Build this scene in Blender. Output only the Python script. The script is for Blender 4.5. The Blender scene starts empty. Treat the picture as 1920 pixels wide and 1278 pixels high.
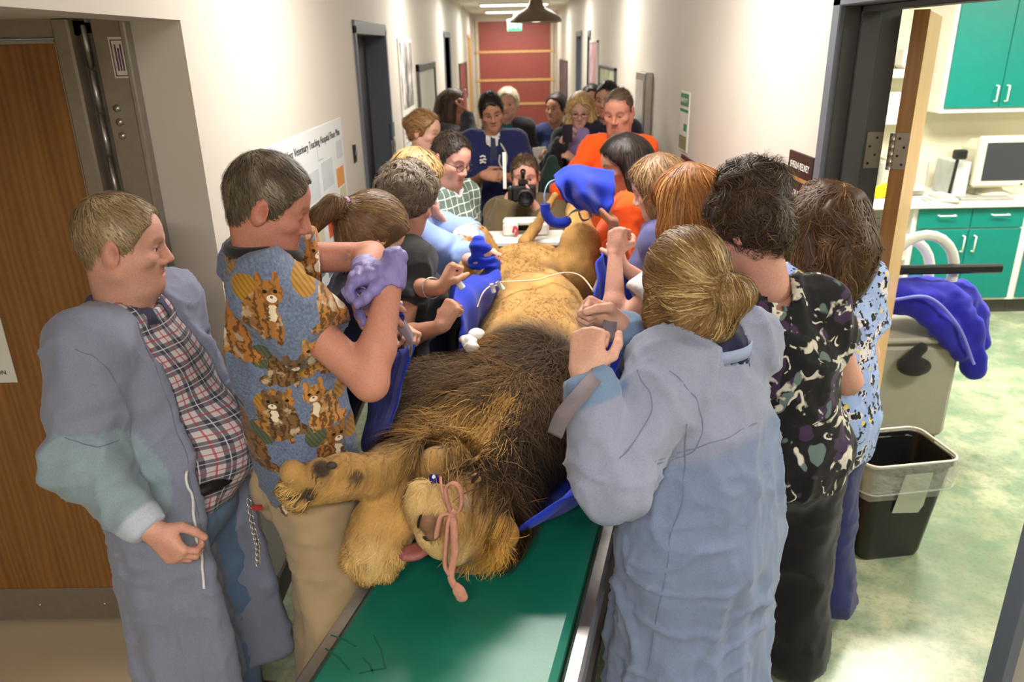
import bpy, math, random
import numpy as np
from mathutils import Vector, Matrix
random.seed(7); RNG = np.random.default_rng(11)
SC = bpy.context.scene
COL = SC.collection
# ---------------------------------------------------------------- camera
CAM = np.array([0.0, 0.0, 2.05]); FPX = 1435.0
TH = math.radians(21.04); ROLL = math.radians(1.2); YAW = math.radians(0.5)
def _axes():
    r0 = np.array([math.cos(YAW), math.sin(YAW), 0]); h = np.array([-math.sin(YAW), math.cos(YAW), 0])
    f = h*math.cos(TH) + np.array([0, 0, -math.sin(TH)]); u0 = h*math.sin(TH) + np.array([0, 0, math.cos(TH)])
    return r0*math.cos(ROLL) - u0*math.sin(ROLL), r0*math.sin(ROLL) + u0*math.cos(ROLL), f
CR, CU, CF = _axes()
cd = bpy.data.cameras.new('camera'); cam = bpy.data.objects.new('camera', cd); COL.objects.link(cam)
cd.sensor_width = 36; cd.lens = FPX/1920*36; cd.clip_start = .05
cam.matrix_world = Matrix(((CR[0], CU[0], -CF[0], CAM[0]), (CR[1], CU[1], -CF[1], CAM[1]), (CR[2], CU[2], -CF[2], CAM[2]), (0, 0, 0, 1)))
cd.dof.use_dof = True; cd.dof.focus_distance = 2.05; cd.dof.aperture_fstop = 4.0
SC.camera = cam
# ---------------------------------------------------------------- world, light, exposure
W = bpy.data.worlds.new('world'); SC.world = W; W.use_nodes = True
W.node_tree.nodes['Background'].inputs[0].default_value = (1, .95, .88, 1)
W.node_tree.nodes['Background'].inputs[1].default_value = .12
SC.view_settings.view_transform = 'Standard'; SC.view_settings.look = 'None'
SC.view_settings.exposure = 0.12; SC.view_settings.gamma = 1; SC.view_settings.use_curve_mapping = False
def area(name, loc, sx, sy, power, col=(1, .94, .87), rot=(0, 0, 0)):
    l = bpy.data.lights.new(name, 'AREA'); l.shape = 'RECTANGLE'; l.size = sx; l.size_y = sy; l.energy = power; l.color = col
    o = bpy.data.objects.new(name, l); COL.objects.link(o); o.location = loc; o.rotation_euler = rot; return o
CEIL = 2.78
FIX = [(0.05, -.9, 85), (0.05, 3.1, 52), (0.03, 7.1, 48), (0.03, 11.1, 48), (0.03, 15.1, 48), (0.03, 18.2, 40)]
for x, y, p in FIX: area('ceiling_lamp', (x, y, CEIL-.075), 1.15, .28, p)
ROOMFIX = [(2.6, 4.6, 95), (4.6, 4.2, 95), (2.9, 1.8, 60)]
for x, y, p in ROOMFIX: area('room_lamp', (x, y, CEIL-.075), 1.15, .5, p, (1, .95, .84))
# ---------------------------------------------------------------- geometry helpers
def V3(*a): return np.array(a, float)
def ray(px, py): return CF + CR*((px-960)/FPX) - CU*((py-639)/FPX)
def at(px, py, Y=None, X=None, Z=None):
    d = ray(px, py)
    t = (Y-CAM[1])/d[1] if Y is not None else ((X-CAM[0])/d[0] if X is not None else (Z-CAM[2])/d[2])
    return CAM + d*t
def unit(v): v = np.asarray(v, float); return v/(np.linalg.norm(v)+1e-12)
def hash3(ix, iy, iz, seed):
    n = (ix*374761393 + iy*668265263 + iz*2147483647 + seed*974634777) & 0xffffffff
    n = ((n ^ (n >> 13))*1274126177) & 0xffffffff
    return ((n ^ (n >> 16)) & 0xffff)/65535.0
def noise(p, f=1.0, seed=0):
    q = np.asarray(p, float)*f; i = np.floor(q).astype(np.int64); t = q-i; t = t*t*(3-2*t); r = 0
    for a in (0, 1):
        for b in (0, 1):
            for c in (0, 1):
                w = (t[:, 0] if a else 1-t[:, 0])*(t[:, 1] if b else 1-t[:, 1])*(t[:, 2] if c else 1-t[:, 2])
                r = r + w*hash3(i[:, 0]+a, i[:, 1]+b, i[:, 2]+c, seed)
    return r*2-1
def sstep(a, b, x): t = np.clip((x-a)/(b-a), 0, 1); return t*t*(3-2*t)
def mesh_obj(name, V, F, mat=None, parent=None, col=None, smooth=True):
    me = bpy.data.meshes.new(name); V = np.asarray(V, np.float32)
    if isinstance(F, np.ndarray):
        n, k = F.shape
        me.vertices.add(len(V)); me.vertices.foreach_set('co', V.ravel())
        me.loops.add(n*k); me.loops.foreach_set('vertex_index', F.astype(np.int32).ravel())
        me.polygons.add(n); me.polygons.foreach_set('loop_start', np.arange(0, n*k, k, dtype=np.int32))
        me.update(calc_edges=True); me.validate()
    else:
        me.from_pydata([tuple(map(float, v)) for v in V], [], [tuple(map(int, f)) for f in F]); me.update()
    me.polygons.foreach_set('use_smooth', np.full(len(me.polygons), smooth))
    if col is not None:
        ca = me.color_attributes.new('Col', 'FLOAT_COLOR', 'POINT')
        c4 = np.ones((len(V), 4), np.float32); c4[:, :3] = col; ca.data.foreach_set('color', c4.ravel())
    if mat is not None:
        for m in (mat if isinstance(mat, (list, tuple)) else [mat]): me.materials.append(m)
    o = bpy.data.objects.new(name, me); COL.objects.link(o)
    if parent is not None: o.parent = parent
    return o
def tag(o, label=None, cat=None, group=None, kind=None):
    if label: o['label'] = label
    if cat: o['category'] = cat
    if group: o['group'] = group
    if kind: o['kind'] = kind
    return o
def empty(name, label=None, cat=None, group=None, loc=(0, 0, 0)):
    o = bpy.data.objects.new(name, None); COL.objects.link(o); o.empty_display_size = .05
    return tag(o, label, cat, group)
def struct(o): o['kind'] = 'structure'; return o
class MB:
    """collects polygons into one mesh"""
    def __init__(s): s.v = []; s.f = []
    def add(s, V, F):
        n = len(s.v); s.v += [tuple(map(float, v)) for v in V]; s.f += [tuple(i+n for i in f) for f in F]; return s
    def box(s, lo, hi, R=None, c=None, b=0.0):
        lo = np.array(lo, float); hi = np.array(hi, float); lo, hi = np.minimum(lo, hi), np.maximum(lo, hi)
        b = min(b, .45*float((hi-lo).min()))
        if b <= 0:
            V = [(x, y, z) for x in (lo[0], hi[0]) for y in (lo[1], hi[1]) for z in (lo[2], hi[2])]
            F = [(0, 1, 3, 2), (4, 6, 7, 5), (0, 4, 5, 1), (2, 3, 7, 6), (0, 2, 6, 4), (1, 5, 7, 3)]
        else:   # chamfered box
            V = []; idx = {}
            for sx in (0, 1):
                for sy in (0, 1):
                    for sz in (0, 1):
                        for ax in range(3):
                            p = [(lo[0]+b, hi[0]-b)[sx], (lo[1]+b, hi[1]-b)[sy], (lo[2]+b, hi[2]-b)[sz]]
                            p[ax] = (lo[ax], hi[ax])[(sx, sy, sz)[ax]]
                            idx[(sx, sy, sz, ax)] = len(V); V.append(p)
            F = []
            def q(*k): return tuple(idx[i] for i in k)
            for sg in (0, 1):
                F += [q((sg, 0, 0, 0), (sg, 1, 0, 0), (sg, 1, 1, 0), (sg, 0, 1, 0)), q((0, sg, 0, 1), (1, sg, 0, 1), (1, sg, 1, 1), (0, sg, 1, 1)), q((0, 0, sg, 2), (1, 0, sg, 2), (1, 1, sg, 2), (0, 1, sg, 2))]
            for a in (0, 1):
                for c2 in (0, 1):
                    F += [q((0, a, c2, 1), (1, a, c2, 1), (1, a, c2, 2), (0, a, c2, 2)), q((a, 0, c2, 0), (a, 1, c2, 0), (a, 1, c2, 2), (a, 0, c2, 2)), q((a, c2, 0, 0), (a, c2, 1, 0), (a, c2, 1, 1), (a, c2, 0, 1))]
                    for d in (0, 1): F.append(q((a, c2, d, 0), (a, c2, d, 1), (a, c2, d, 2)))
            # orient outward
            ctr = (lo+hi)/2; FF = []
            for f in F:
                P = [np.array(V[i]) for i in f]; n = np.cross(P[1]-P[0], P[2]-P[0])
                FF.append(f if np.dot(n, sum(P)/len(P)-ctr) > 0 else f[::-1])
            F = FF
        if R is not None:
            c = np.zeros(3) if c is None else np.array(c, float); V = [c + R @ (np.array(v)-c) for v in V]
        return s.add(V, F)
    def tube(s, pts, r, n=8, cap=True, closed=False):
        P = [np.array(p, float) for p in pts]; m = len(P); rr = [r]*m if np.isscalar(r) else list(r)
        t0 = unit(P[1]-P[0]); up = V3(0, 0, 1) if abs(t0[2]) < .9 else V3(1, 0, 0); nrm = unit(np.cross(t0, up)); V = []; F = []
        for i in range(m):
            if closed: t = unit(P[(i+1) % m]-P[i-1])
            else: t = unit(P[min(i+1, m-1)]-P[max(i-1, 0)])
            nrm = unit(nrm-t*np.dot(nrm, t)); b = np.cross(t, nrm)
            for k in range(n):
                a = 2*math.pi*k/n; V.append(P[i]+rr[i]*(math.cos(a)*nrm+math.sin(a)*b))
        for i in range(m if closed else m-1):
            j = (i+1) % m
            for k in range(n): F.append((i*n+k, j*n+k, j*n+(k+1) % n, i*n+(k+1) % n)[::-1])
        if cap and not closed: F += [tuple(range(n)), tuple((m-1)*n+k for k in range(n))[::-1]]
        return s.add(V, F)
    def cyl(s, a, b, r, n=16): return s.tube([a, b], r, n)
    def lathe(s, prof, c=(0, 0, 0), n=24, R=None):
        V = []; F = []; c = np.array(c, float)
        for r, z in prof:
            for k in range(n):
                a = 2*math.pi*k/n; p = V3(r*math.cos(a), r*math.sin(a), z); V.append(c + (p if R is None else R @ p))
        for i in range(len(prof)-1):
            for k in range(n): F.append((i*n+k, i*n+(k+1) % n, (i+1)*n+(k+1) % n, (i+1)*n+k))
        return s.add(V, F)
    def ribbon(s, pts, side, w, th=.002):
        """strap of width w and thickness th"""
        P = [np.array(p, float) for p in pts]; m = len(P); V = []; F = []
        sd = np.array(side, float)
        for i in range(m):
            t = unit(P[min(i+1, m-1)]-P[max(i-1, 0)]); s_ = sd[i] if sd.ndim == 2 else sd
            s_ = unit(s_-t*np.dot(s_, t)); n = np.cross(t, s_)
            ww = w[i] if not np.isscalar(w) else w
            for a, b in ((-1, -1), (1, -1), (1, 1), (-1, 1)): V.append(P[i]+s_*a*ww/2+n*b*th/2)
        for i in range(m-1):
            for k in range(4): F.append((i*4+k, i*4+(k+1) % 4, (i+1)*4+(k+1) % 4, (i+1)*4+k))
        F += [(3, 2, 1, 0), tuple((m-1)*4+k for k in range(4))]
        return s.add(V, F)
    def build(s, name, mat=None, parent=None, smooth=False):
        o = mesh_obj(name, s.v, s.f, mat, parent, smooth=smooth)
        return o
def B(name, lo, hi, mat, parent=None, b=0.0, R=None, c=None): return MB().box(lo, hi, R, c, b).build(name, mat, parent)
def smooth_by_angle(o, deg=40):
    me = o.data; me.polygons.foreach_set('use_smooth', np.full(len(me.polygons), True))
    try: me.set_sharp_from_angle(angle=math.radians(deg))
    except Exception: pass
    return o
def rotz(a): c, s = math.cos(a), math.sin(a); return np.array([[c, -s, 0], [s, c, 0], [0, 0, 1.0]])
def catmull(P, n=8):
    P = [np.array(p, float) for p in P]; Q = [2*P[0]-P[1]]+P+[2*P[-1]-P[-2]]; out = []
    for i in range(1, len(Q)-2):
        for k in range(n):
            t = k/n; a, b, c, d = Q[i-1:i+3]
            out.append(.5*((2*b)+(c-a)*t+(2*a-5*b+4*c-d)*t*t+(3*b-a-3*c+d)*t**3))
    out.append(P[-1]); return out
# ---------------------------------------------------------------- SDF field + surface nets
class Field:
    def __init__(s, lo, hi, h):
        s.h = h; s.o = np.array(lo, float)-2*h; s.n = np.ceil((np.array(hi, float)+2*h-s.o)/h).astype(int)+1
        s.f = np.full(s.n, .3, np.float32)
    def blk(s, lo, hi):
        a = np.clip(np.floor((np.array(lo)-s.o)/s.h).astype(int), 0, s.n); b = np.clip(np.ceil((np.array(hi)-s.o)/s.h).astype(int)+1, 0, s.n)
        if (b <= a).any(): return None
        X, Y, Z = [(s.o[i]+s.h*np.arange(a[i], b[i])).astype(np.float32) for i in range(3)]
        return (slice(a[0], b[0]), slice(a[1], b[1]), slice(a[2], b[2])), X[:, None, None], Y[None, :, None], Z[None, None, :]
    def op(s, sl, d, k, mode):
        a = s.f[sl]
        if mode == 'u':
            if k <= 0: s.f[sl] = np.minimum(a, d)
            else:
                h = np.clip(.5+.5*(d-a)/k, 0, 1); s.f[sl] = d+(a-d)*h-k*h*(1-h)
        elif mode == 's':
            d = -d
            if k <= 0: s.f[sl] = np.maximum(a, d)
            else:
                h = np.clip(.5-.5*(d-a)/k, 0, 1); s.f[sl] = d+(a-d)*h+k*h*(1-h)
    def cap(s, a, b, ra, rb=None, k=.02, mode='u', flat=None):
        rb = ra if rb is None else rb; a = np.array(a, float); b = np.array(b, float); m = max(ra, rb)*(1.0 if flat is None or flat[1] >= 1 else 1/flat[1])+k+.05
        t = s.blk(np.minimum(a, b)-m, np.maximum(a, b)+m)
        if t is None: return s
        sl, X, Y, Z = t; ba = b-a; L = max(float(ba@ba), 1e-9)
        u = np.clip(((X-a[0])*ba[0]+(Y-a[1])*ba[1]+(Z-a[2])*ba[2])/L, 0, 1)
        qx = X-a[0]-u*ba[0]; qy = Y-a[1]-u*ba[1]; qz = Z-a[2]-u*ba[2]
        if flat is not None:
            n = unit(flat[0]); e = (qx*n[0]+qy*n[1]+qz*n[2])*(flat[1]-1); qx = qx+e*n[0]; qy = qy+e*n[1]; qz = qz+e*n[2]
        d = np.sqrt(qx*qx+qy*qy+qz*qz)-(ra+(rb-ra)*u)
        s.op(sl, d, k, mode); return s
    def chain(s, P, R, k=.02, flat=None):
        for i in range(len(P)-1): s.cap(P[i], P[i+1], R[i], R[i+1], k, 'u', flat)
        return s
    def ell(s, c, r, R=None, k=.02, mode='u', cut=None):
        c = np.array(c, float); r = np.array(r, float); m = r.max()+k+.04
        t = s.blk(c-m, c+m)
        if t is None: return s
        sl, X, Y, Z = t; x = X-c[0]; y = Y-c[1]; z = Z-c[2]
        if R is not None: x, y, z = [R[0, i]*x+R[1, i]*y+R[2, i]*z for i in range(3)]
        k0 = np.sqrt((x/r[0])**2+(y/r[1])**2+(z/r[2])**2)+1e-6; k1 = np.sqrt((x/r[0]**2)**2+(y/r[1]**2)**2+(z/r[2]**2)**2)+1e-6
        d = k0*(k0-1)/k1
        if cut is not None:   # keep z side of a horizontal cut in the local frame: (sign, level)
            d = np.maximum(d, cut[0]*(z-cut[1]))
        s.op(sl, d, k, mode); return s
    def plane(s, n, c, k=.0, wob=None):
        """cut away the side n.p > c"""
        n = unit(n); sl, X, Y, Z = s.blk(s.o, s.o+s.h*s.n)
        d = n[0]*X+n[1]*Y+n[2]*Z-c
        if wob: d = d+wob[0]*np.sin(X*wob[1]+1.3*np.sin(Z*31))*np.sin(Z*wob[1]*.8+X*23+Y*wob[1]*.5)
        s.op(sl, -d, k, 's'); return s
    def sample(s, P):
        q = np.clip((P-s.o)/s.h, 0, np.array(s.n)-1.001); i = q.astype(int); t = q-i; r = 0
        for a in (0, 1):
            for b in (0, 1):
                for c in (0, 1):
                    w = (t[:, 0] if a else 1-t[:, 0])*(t[:, 1] if b else 1-t[:, 1])*(t[:, 2] if c else 1-t[:, 2])
                    r = r+w*s.f[i[:, 0]+a, i[:, 1]+b, i[:, 2]+c]
        return r
    def grad(s, P):
        e = s.h*.8; g = np.stack([s.sample(P+np.eye(3)[i]*e)-s.sample(P-np.eye(3)[i]*e) for i in range(3)], 1)
        return g/(np.linalg.norm(g, axis=1, keepdims=True)+1e-9)
    def mesh(s):
        F = s.f; F[0] = F[-1] = .3; F[:, 0] = F[:, -1] = .3; F[:, :, 0] = F[:, :, -1] = .3
        I = F < 0; cnt = np.zeros(np.array(F.shape)-1, np.uint8)
        C = [(a, b, c) for a in (0, 1) for b in (0, 1) for c in (0, 1)]
        nx, ny, nz = cnt.shape
        for a, b, c in C: cnt += I[a:a+nx, b:b+ny, c:c+nz]
        idx = np.argwhere((cnt > 0) & (cnt < 8)); N = len(idx)
        vid = np.full(cnt.shape, -1, np.int32); vid[idx[:, 0], idx[:, 1], idx[:, 2]] = np.arange(N)
        val = {c: F[idx[:, 0]+c[0], idx[:, 1]+c[1], idx[:, 2]+c[2]] for c in C}
        acc = np.zeros((N, 3)); num = np.zeros(N)
        for a in C:
            for ax in range(3):
                if a[ax] == 0:
                    b = list(a); b[ax] = 1; b = tuple(b); va, vb = val[a], val[b]; m = (va < 0) != (vb < 0)
                    t = np.where(m, va/(va-vb+1e-12*(va == vb)), 0); p = np.tile(np.array(a, float), (N, 1)); p[:, ax] = t
                    acc += p*m[:, None]; num += m
        V = s.o+s.h*(idx+acc/num[:, None]); Q = []
        for ax in range(3):
            o1, o2 = [i for i in range(3) if i != ax]
            A = I.take(range(F.shape[ax]-1), ax); Bq = I.take(range(1, F.shape[ax]), ax); e = np.argwhere(A != Bq)
            e = e[(e[:, o1] > 0) & (e[:, o2] > 0) & (e[:, o1] < cnt.shape[o1]) & (e[:, o2] < cnt.shape[o2])]
            ins = I[e[:, 0], e[:, 1], e[:, 2]]
            def g(d1, d2):
                q = e.copy(); q[:, o1] += d1; q[:, o2] += d2; return vid[q[:, 0], q[:, 1], q[:, 2]]
            q = np.stack([g(-1, -1), g(0, -1), g(0, 0), g(-1, 0)], 1)
            flip = ins if ax != 1 else ~ins
            q[~flip] = q[~flip][:, ::-1]; Q.append(q)
        Q = np.concatenate(Q); Q = Q[(Q >= 0).all(1)]
        return V, Q
def normals(V, Q):
    n = np.cross(V[Q[:, 2]]-V[Q[:, 0]], V[Q[:, 3]]-V[Q[:, 1]]); N = np.zeros_like(V)
    for i in range(4): np.add.at(N, Q[:, i], n)
    return N/(np.linalg.norm(N, axis=1, keepdims=True)+1e-12)
def join(parts):
    V = []; Q = []; C = []; n = 0
    for p in parts:
        V.append(p[0]); Q.append(p[1]+n); n += len(p[0])
        if len(p) > 2: C.append(p[2])
    return np.concatenate(V), np.concatenate(Q), (np.concatenate(C) if C else None)
def surf_points(V, Q, n, mask=None, rng=RNG):
    ar = np.linalg.norm(np.cross(V[Q[:, 2]]-V[Q[:, 0]], V[Q[:, 3]]-V[Q[:, 1]]), axis=1)+1e-12
    if mask is not None: ar = ar*mask(V[Q].mean(1))
    i = rng.choice(len(Q), n, p=ar/ar.sum()); a = rng.random((n, 1)); b = rng.random((n, 1)); q = V[Q[i]]
    return (q[:, 0]*(1-a)+q[:, 1]*a)*(1-b)+(q[:, 3]*(1-a)+q[:, 2]*a)*b
def strands(fld, P, flow, length, seg=6, width=.002, lift=(.001, .004), jit=.25, color=None, droop=0, rng=RNG, clump=0, var=.22, cfq=38):
    """ribbons that walk over the surface of a field following flow(p, t); returns V, Q, colours"""
    n = len(P); P = P.copy(); L = np.broadcast_to(np.asarray(length, float), (n,))*(.7+.6*rng.random(n)); off0 = rng.random(n)
    J = rng.normal(0, jit, (n, 3)); V = np.zeros((seg+1, 2, n, 3)); col = color(P) if color is not None else None
    root = P.copy(); dprev = None
    for k in range(seg+1):
        t = k/seg; g = fld.grad(P)
        d = flow(P, t)+J
        if clump: d = d+clump*np.stack([noise(root, cfq, 3+i) for i in range(3)], 1)
        d = d-(d*g).sum(1, keepdims=True)*g*(1-t*droop); d = d/(np.linalg.norm(d, axis=1, keepdims=True)+1e-9)
        if dprev is not None: d = d*.6+dprev*.4; d /= np.linalg.norm(d, axis=1, keepdims=True)+1e-9
        dprev = d
        side = np.cross(d, g); side /= np.linalg.norm(side, axis=1, keepdims=True)+1e-9
        w = width*(1-.75*t**2)*.5
        V[k, 0] = P-side*w; V[k, 1] = P+side*w
        P = P+d*(L/seg)[:, None]
        g2 = fld.grad(P); off = lift[0]+(lift[1]-lift[0])*off0*min(1, t*2+.2)
        P = P-g2*np.clip(fld.sample(P)-off, -.02, .02)[:, None]
    idx = np.arange((seg+1)*2*n).reshape(seg+1, 2, n); Q = []
    for k in range(seg): Q.append(np.stack([idx[k, 0], idx[k, 1], idx[k+1, 1], idx[k+1, 0]], 1))
    if col is not None:
        v = (1+rng.normal(0, var, (n, 1))).clip(.45, 1.7); C = np.broadcast_to((col*v)[None, None], (seg+1, 2, n, 3)).reshape(-1, 3)
    else: C = None
    return V.reshape(-1, 3), np.concatenate(Q), C
# ---------------------------------------------------------------- materials
def srgb(r, g, b):
    f = lambda c: (c/255/12.92) if c/255 <= .04045 else ((c/255+.055)/1.055)**2.4
    return np.array([f(r), f(g), f(b)])
class NT:
    def __init__(s, name):
        s.m = bpy.data.materials.new(name); s.m.use_nodes = True; s.t = s.m.node_tree; s.b = s.t.nodes['Principled BSDF']
    def n(s, typ, **kw):
        o = s.t.nodes.new(typ)
        for k, v in kw.items():
            if k.startswith('i_'): o.inputs[k[2:].replace('_', ' ')].default_value = v
            else: setattr(o, k, v)
        return o
    def l(s, a, b): s.t.links.new(a, b)
    def coord(s, kind='Object', scale=None):
        c = s.n('ShaderNodeTexCoord').outputs[kind]
        if scale is not None:
            mp = s.n('ShaderNodeMapping'); mp.inputs['Scale'].default_value = scale; s.l(c, mp.inputs[0]); return mp.outputs[0]
        return c
    def noise(s, vec, scale, detail=4, rough=.55):
        o = s.n('ShaderNodeTexNoise'); o.inputs['Scale'].default_value = scale; o.inputs['Detail'].default_value = detail; o.inputs['Roughness'].default_value = rough
        if vec is not None: s.l(vec, o.inputs['Vector'])
        return o.outputs['Fac']
    def crease(s, scale=6.5, stretch=(1, 1, .55)):
        o = s.n('ShaderNodeTexNoise'); o.noise_type = 'RIDGED_MULTIFRACTAL'; o.inputs['Scale'].default_value = scale; o.inputs['Detail'].default_value = 2.5; o.inputs['Roughness'].default_value = .45; o.inputs['Distortion'].default_value = .35; o.inputs['Lacunarity'].default_value = 2.1
        s.l(s.coord(scale=stretch), o.inputs['Vector']); return o.outputs['Fac']
    def ramp(s, fac, stops):
        o = s.n('ShaderNodeValToRGB'); e = o.color_ramp.elements
        while len(e) < len(stops): e.new(.5)
        for i, (p, c) in enumerate(stops): e[i].position = p; e[i].color = (*c, 1) if not np.isscalar(c) else (c, c, c, 1)
        s.l(fac, o.inputs[0]); return o.outputs[0]
    def mix(s, fac, a, b, mode='MIX'):
        o = s.n('ShaderNodeMix', data_type='RGBA', blend_type=mode)
        for i, x in ((0, fac), (6, a), (7, b)):
            if hasattr(x, 'links'): s.l(x, o.inputs[i])
            else: o.inputs[i].default_value = x if np.isscalar(x) else (*x, 1)
        return o.outputs[2]
    def math(s, op, a, b=0.0):
        o = s.n('ShaderNodeMath', operation=op)
        for i, x in enumerate((a, b)):
            if hasattr(x, 'links'): s.l(x, o.inputs[i])
            else: o.inputs[i].default_value = x
        return o.outputs[0]
    def bump(s, h, st=.2, dist=.01):
        o = s.n('ShaderNodeBump'); o.inputs['Strength'].default_value = st; o.inputs['Distance'].default_value = dist; s.l(h, o.inputs['Height']); s.l(o.outputs[0], s.b.inputs['Normal'])
    def col(s, c):
        if hasattr(c, 'links'): s.l(c, s.b.inputs['Base Color'])
        else: s.b.inputs['Base Color'].default_value = (*c, 1)
        return s
    def set(s, rough=.5, metal=0, spec=.5, sheen=0, trans=0, alpha=None, sss=0):
        s.b.inputs['Roughness'].default_value = rough; s.b.inputs['Metallic'].default_value = metal; s.b.inputs['Specular IOR Level'].default_value = spec
        s.b.inputs['Sheen Weight'].default_value = sheen; s.b.inputs['Transmission Weight'].default_value = trans
        if alpha is not None: s.b.inputs['Alpha'].default_value = alpha
        return s
_M = {}
def plain(name, c, rough=.5, metal=0, var=.12, scale=14, bump=.08, spec=.5, sheen=0):
    """flat colour with a little mottling and fine relief"""
    if name in _M: return _M[name]
    m = NT(name); c = np.array(c); nf = m.noise(m.coord(), scale, 5)
    m.col(m.ramp(nf, [(.25, c*(1-var)), (.75, np.minimum(c*(1+var), 1))])).set(rough, metal, spec, sheen)
    if bump: m.bump(m.noise(m.coord(), scale*9, 3), bump, .004)
    _M[name] = m.m; return m.m
def cloth(name, c, rough=.85, var=.1, weave=900, sheen=.15, bump=.35):
    if name in _M: return _M[name]
    m = NT(name); c = np.array(c); nf = m.noise(m.coord(), 9, 5)
    m.col(m.ramp(nf, [(.3, c*(1-var)), (.7, np.minimum(c*(1+var), 1))])).set(rough, 0, .25, sheen)
    bb = m.noise(m.coord(), weave, 2)
    m.bump(m.math('ADD', m.crease(), m.math('MULTIPLY', bb, .06)), bump*1.3, .035)
    _M[name] = m.m; return m.m
def vcol(name, rough=.7, sheen=0, bump=.25, bscale=120, spec=.3, wr=0):
    """colour from the mesh's colour attribute"""
    if name in _M: return _M[name]
    m = NT(name); a = m.n('ShaderNodeAttribute', attribute_name='Col').outputs['Color']; nf = m.noise(m.coord(), bscale, 4)
    m.col(m.mix(1.0, a, m.ramp(nf, [(.2, (.86, .86, .86)), (.8, (1.12, 1.12, 1.12))]), 'MULTIPLY')).set(rough, 0, spec, sheen)
    h = nf if not wr else m.math('ADD', m.math('MULTIPLY', nf, .05), m.crease(wr))
    if bump: m.bump(h, bump, .006 if not wr else .035)
    _M[name] = m.m; return m.m
def emit(name, c, st):
    if name in _M: return _M[name]
    m = NT(name); m.col(np.array(c)); m.b.inputs['Emission Color'].default_value = (*c, 1); m.b.inputs['Emission Strength'].default_value = st; _M[name] = m.m; return m.m
def wood(name, c1, c2, axis=(6, 6, .7), rough=.4):
    if name in _M: return _M[name]
    m = NT(name); v = m.coord(scale=axis); nf = m.noise(v, 3, 6, .6); w = m.n('ShaderNodeTexWave', wave_type='BANDS'); w.inputs['Scale'].default_value = 2.2; w.inputs['Distortion'].default_value = 9; w.inputs['Detail'].default_value = 3; m.l(v, w.inputs[0])
    m.col(m.ramp(m.math('ADD', m.math('MULTIPLY', nf, .75), m.math('MULTIPLY', w.outputs['Fac'], .25)), [(.25, c1), (.75, c2)])).set(rough)
    m.bump(m.noise(m.coord(scale=(90, 90, 3)), 3, 3), .08, .002); _M[name] = m.m; return m.m
def text(name, s, size, loc, R, mat, parent=None, align='LEFT', th=.0006, fit=None):
    """lettering as real geometry: R columns = (right, up, normal)"""
    cu = bpy.data.curves.new('lettering', 'FONT'); cu.body = s; cu.size = size; cu.align_x = align; cu.extrude = th; cu.resolution_u = 2
    o = bpy.data.objects.new('tmp', cu); COL.objects.link(o); dg = bpy.context.evaluated_depsgraph_get(); me = bpy.data.meshes.new_from_object(o.evaluated_get(dg))
    bpy.data.objects.remove(o); n = len(me.vertices); co = np.zeros(n*3, np.float32); me.vertices.foreach_get('co', co); co = co.reshape(-1, 3)
    if fit is not None and n: co[:, 0] *= fit/max(1e-6, np.ptp(co[:, 0]))
    co = (np.array(R) @ co.T).T+np.array(loc); me.vertices.foreach_set('co', co.astype(np.float32).ravel()); me.materials.clear(); me.materials.append(mat); me.update()
    ob = bpy.data.objects.new(name, me); COL.objects.link(ob); ob['kind'] = 'stuff'
    if parent: ob.parent = parent
    return ob
RX = np.array([[0, 0, 1.0], [1, 0, 0], [0, 1, 0]])       # facing +x, reading towards +y (left wall)
RXN = np.array([[0, 0, -1.0], [-1, 0, 0], [0, 1, 0]])    # facing -x, reading towards -y (right wall)
RYN = np.array([[1.0, 0, 0], [0, 0, -1], [0, 1, 0]])     # facing -y
# ================================================================ setting
XL, XR, YE, YA = -.97, 1.02, 19.5, 2.42        # left wall, right wall, corridor end, alcove face
wallm = plain('cream_paint', srgb(204, 197, 186), .62, var=.03, scale=3, bump=.05)
room_wall = plain('room_paint', srgb(226, 220, 196), .6, var=.03, scale=3, bump=.05)
ceilm = plain('ceiling_tile_white', srgb(226, 222, 214), .8, var=.03, scale=30, bump=.2)
grey_frame = plain('slate_frame_paint', srgb(98, 104, 114), .42, var=.04, bump=.03)
dark_frame = plain('charcoal_frame_paint', srgb(70, 70, 70), .5, var=.06, bump=.04)
steel = plain('brushed_steel', srgb(176, 172, 168), .32, .9, var=.08, scale=40, bump=.05)
steel_dull = plain('dull_steel', srgb(150, 140, 128), .45, .6, var=.08, scale=30, bump=.05)
basem = plain('dark_rubber_base', srgb(74, 70, 66), .6, var=.08)
white_pl = plain('white_plastic', srgb(225, 224, 216), .4, var=.03, bump=.02)
black_pl = plain('black_plastic', srgb(24, 24, 26), .4, var=.1, bump=.03)
whitem = plain('white_laminate', srgb(232, 230, 222), .4, var=.02, bump=.01)
teal = plain('teal_laminate', srgb(0, 122, 112), .38, var=.05, bump=.02)
oak_dark = wood('brown_oak', srgb(118, 78, 34), srgb(150, 103, 50))
oak_edge = wood('pale_maple', srgb(196, 150, 92), srgb(222, 180, 124))
oak_hinge = wood('shaded_maple_edge', srgb(150, 100, 48), srgb(176, 124, 66))
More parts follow.
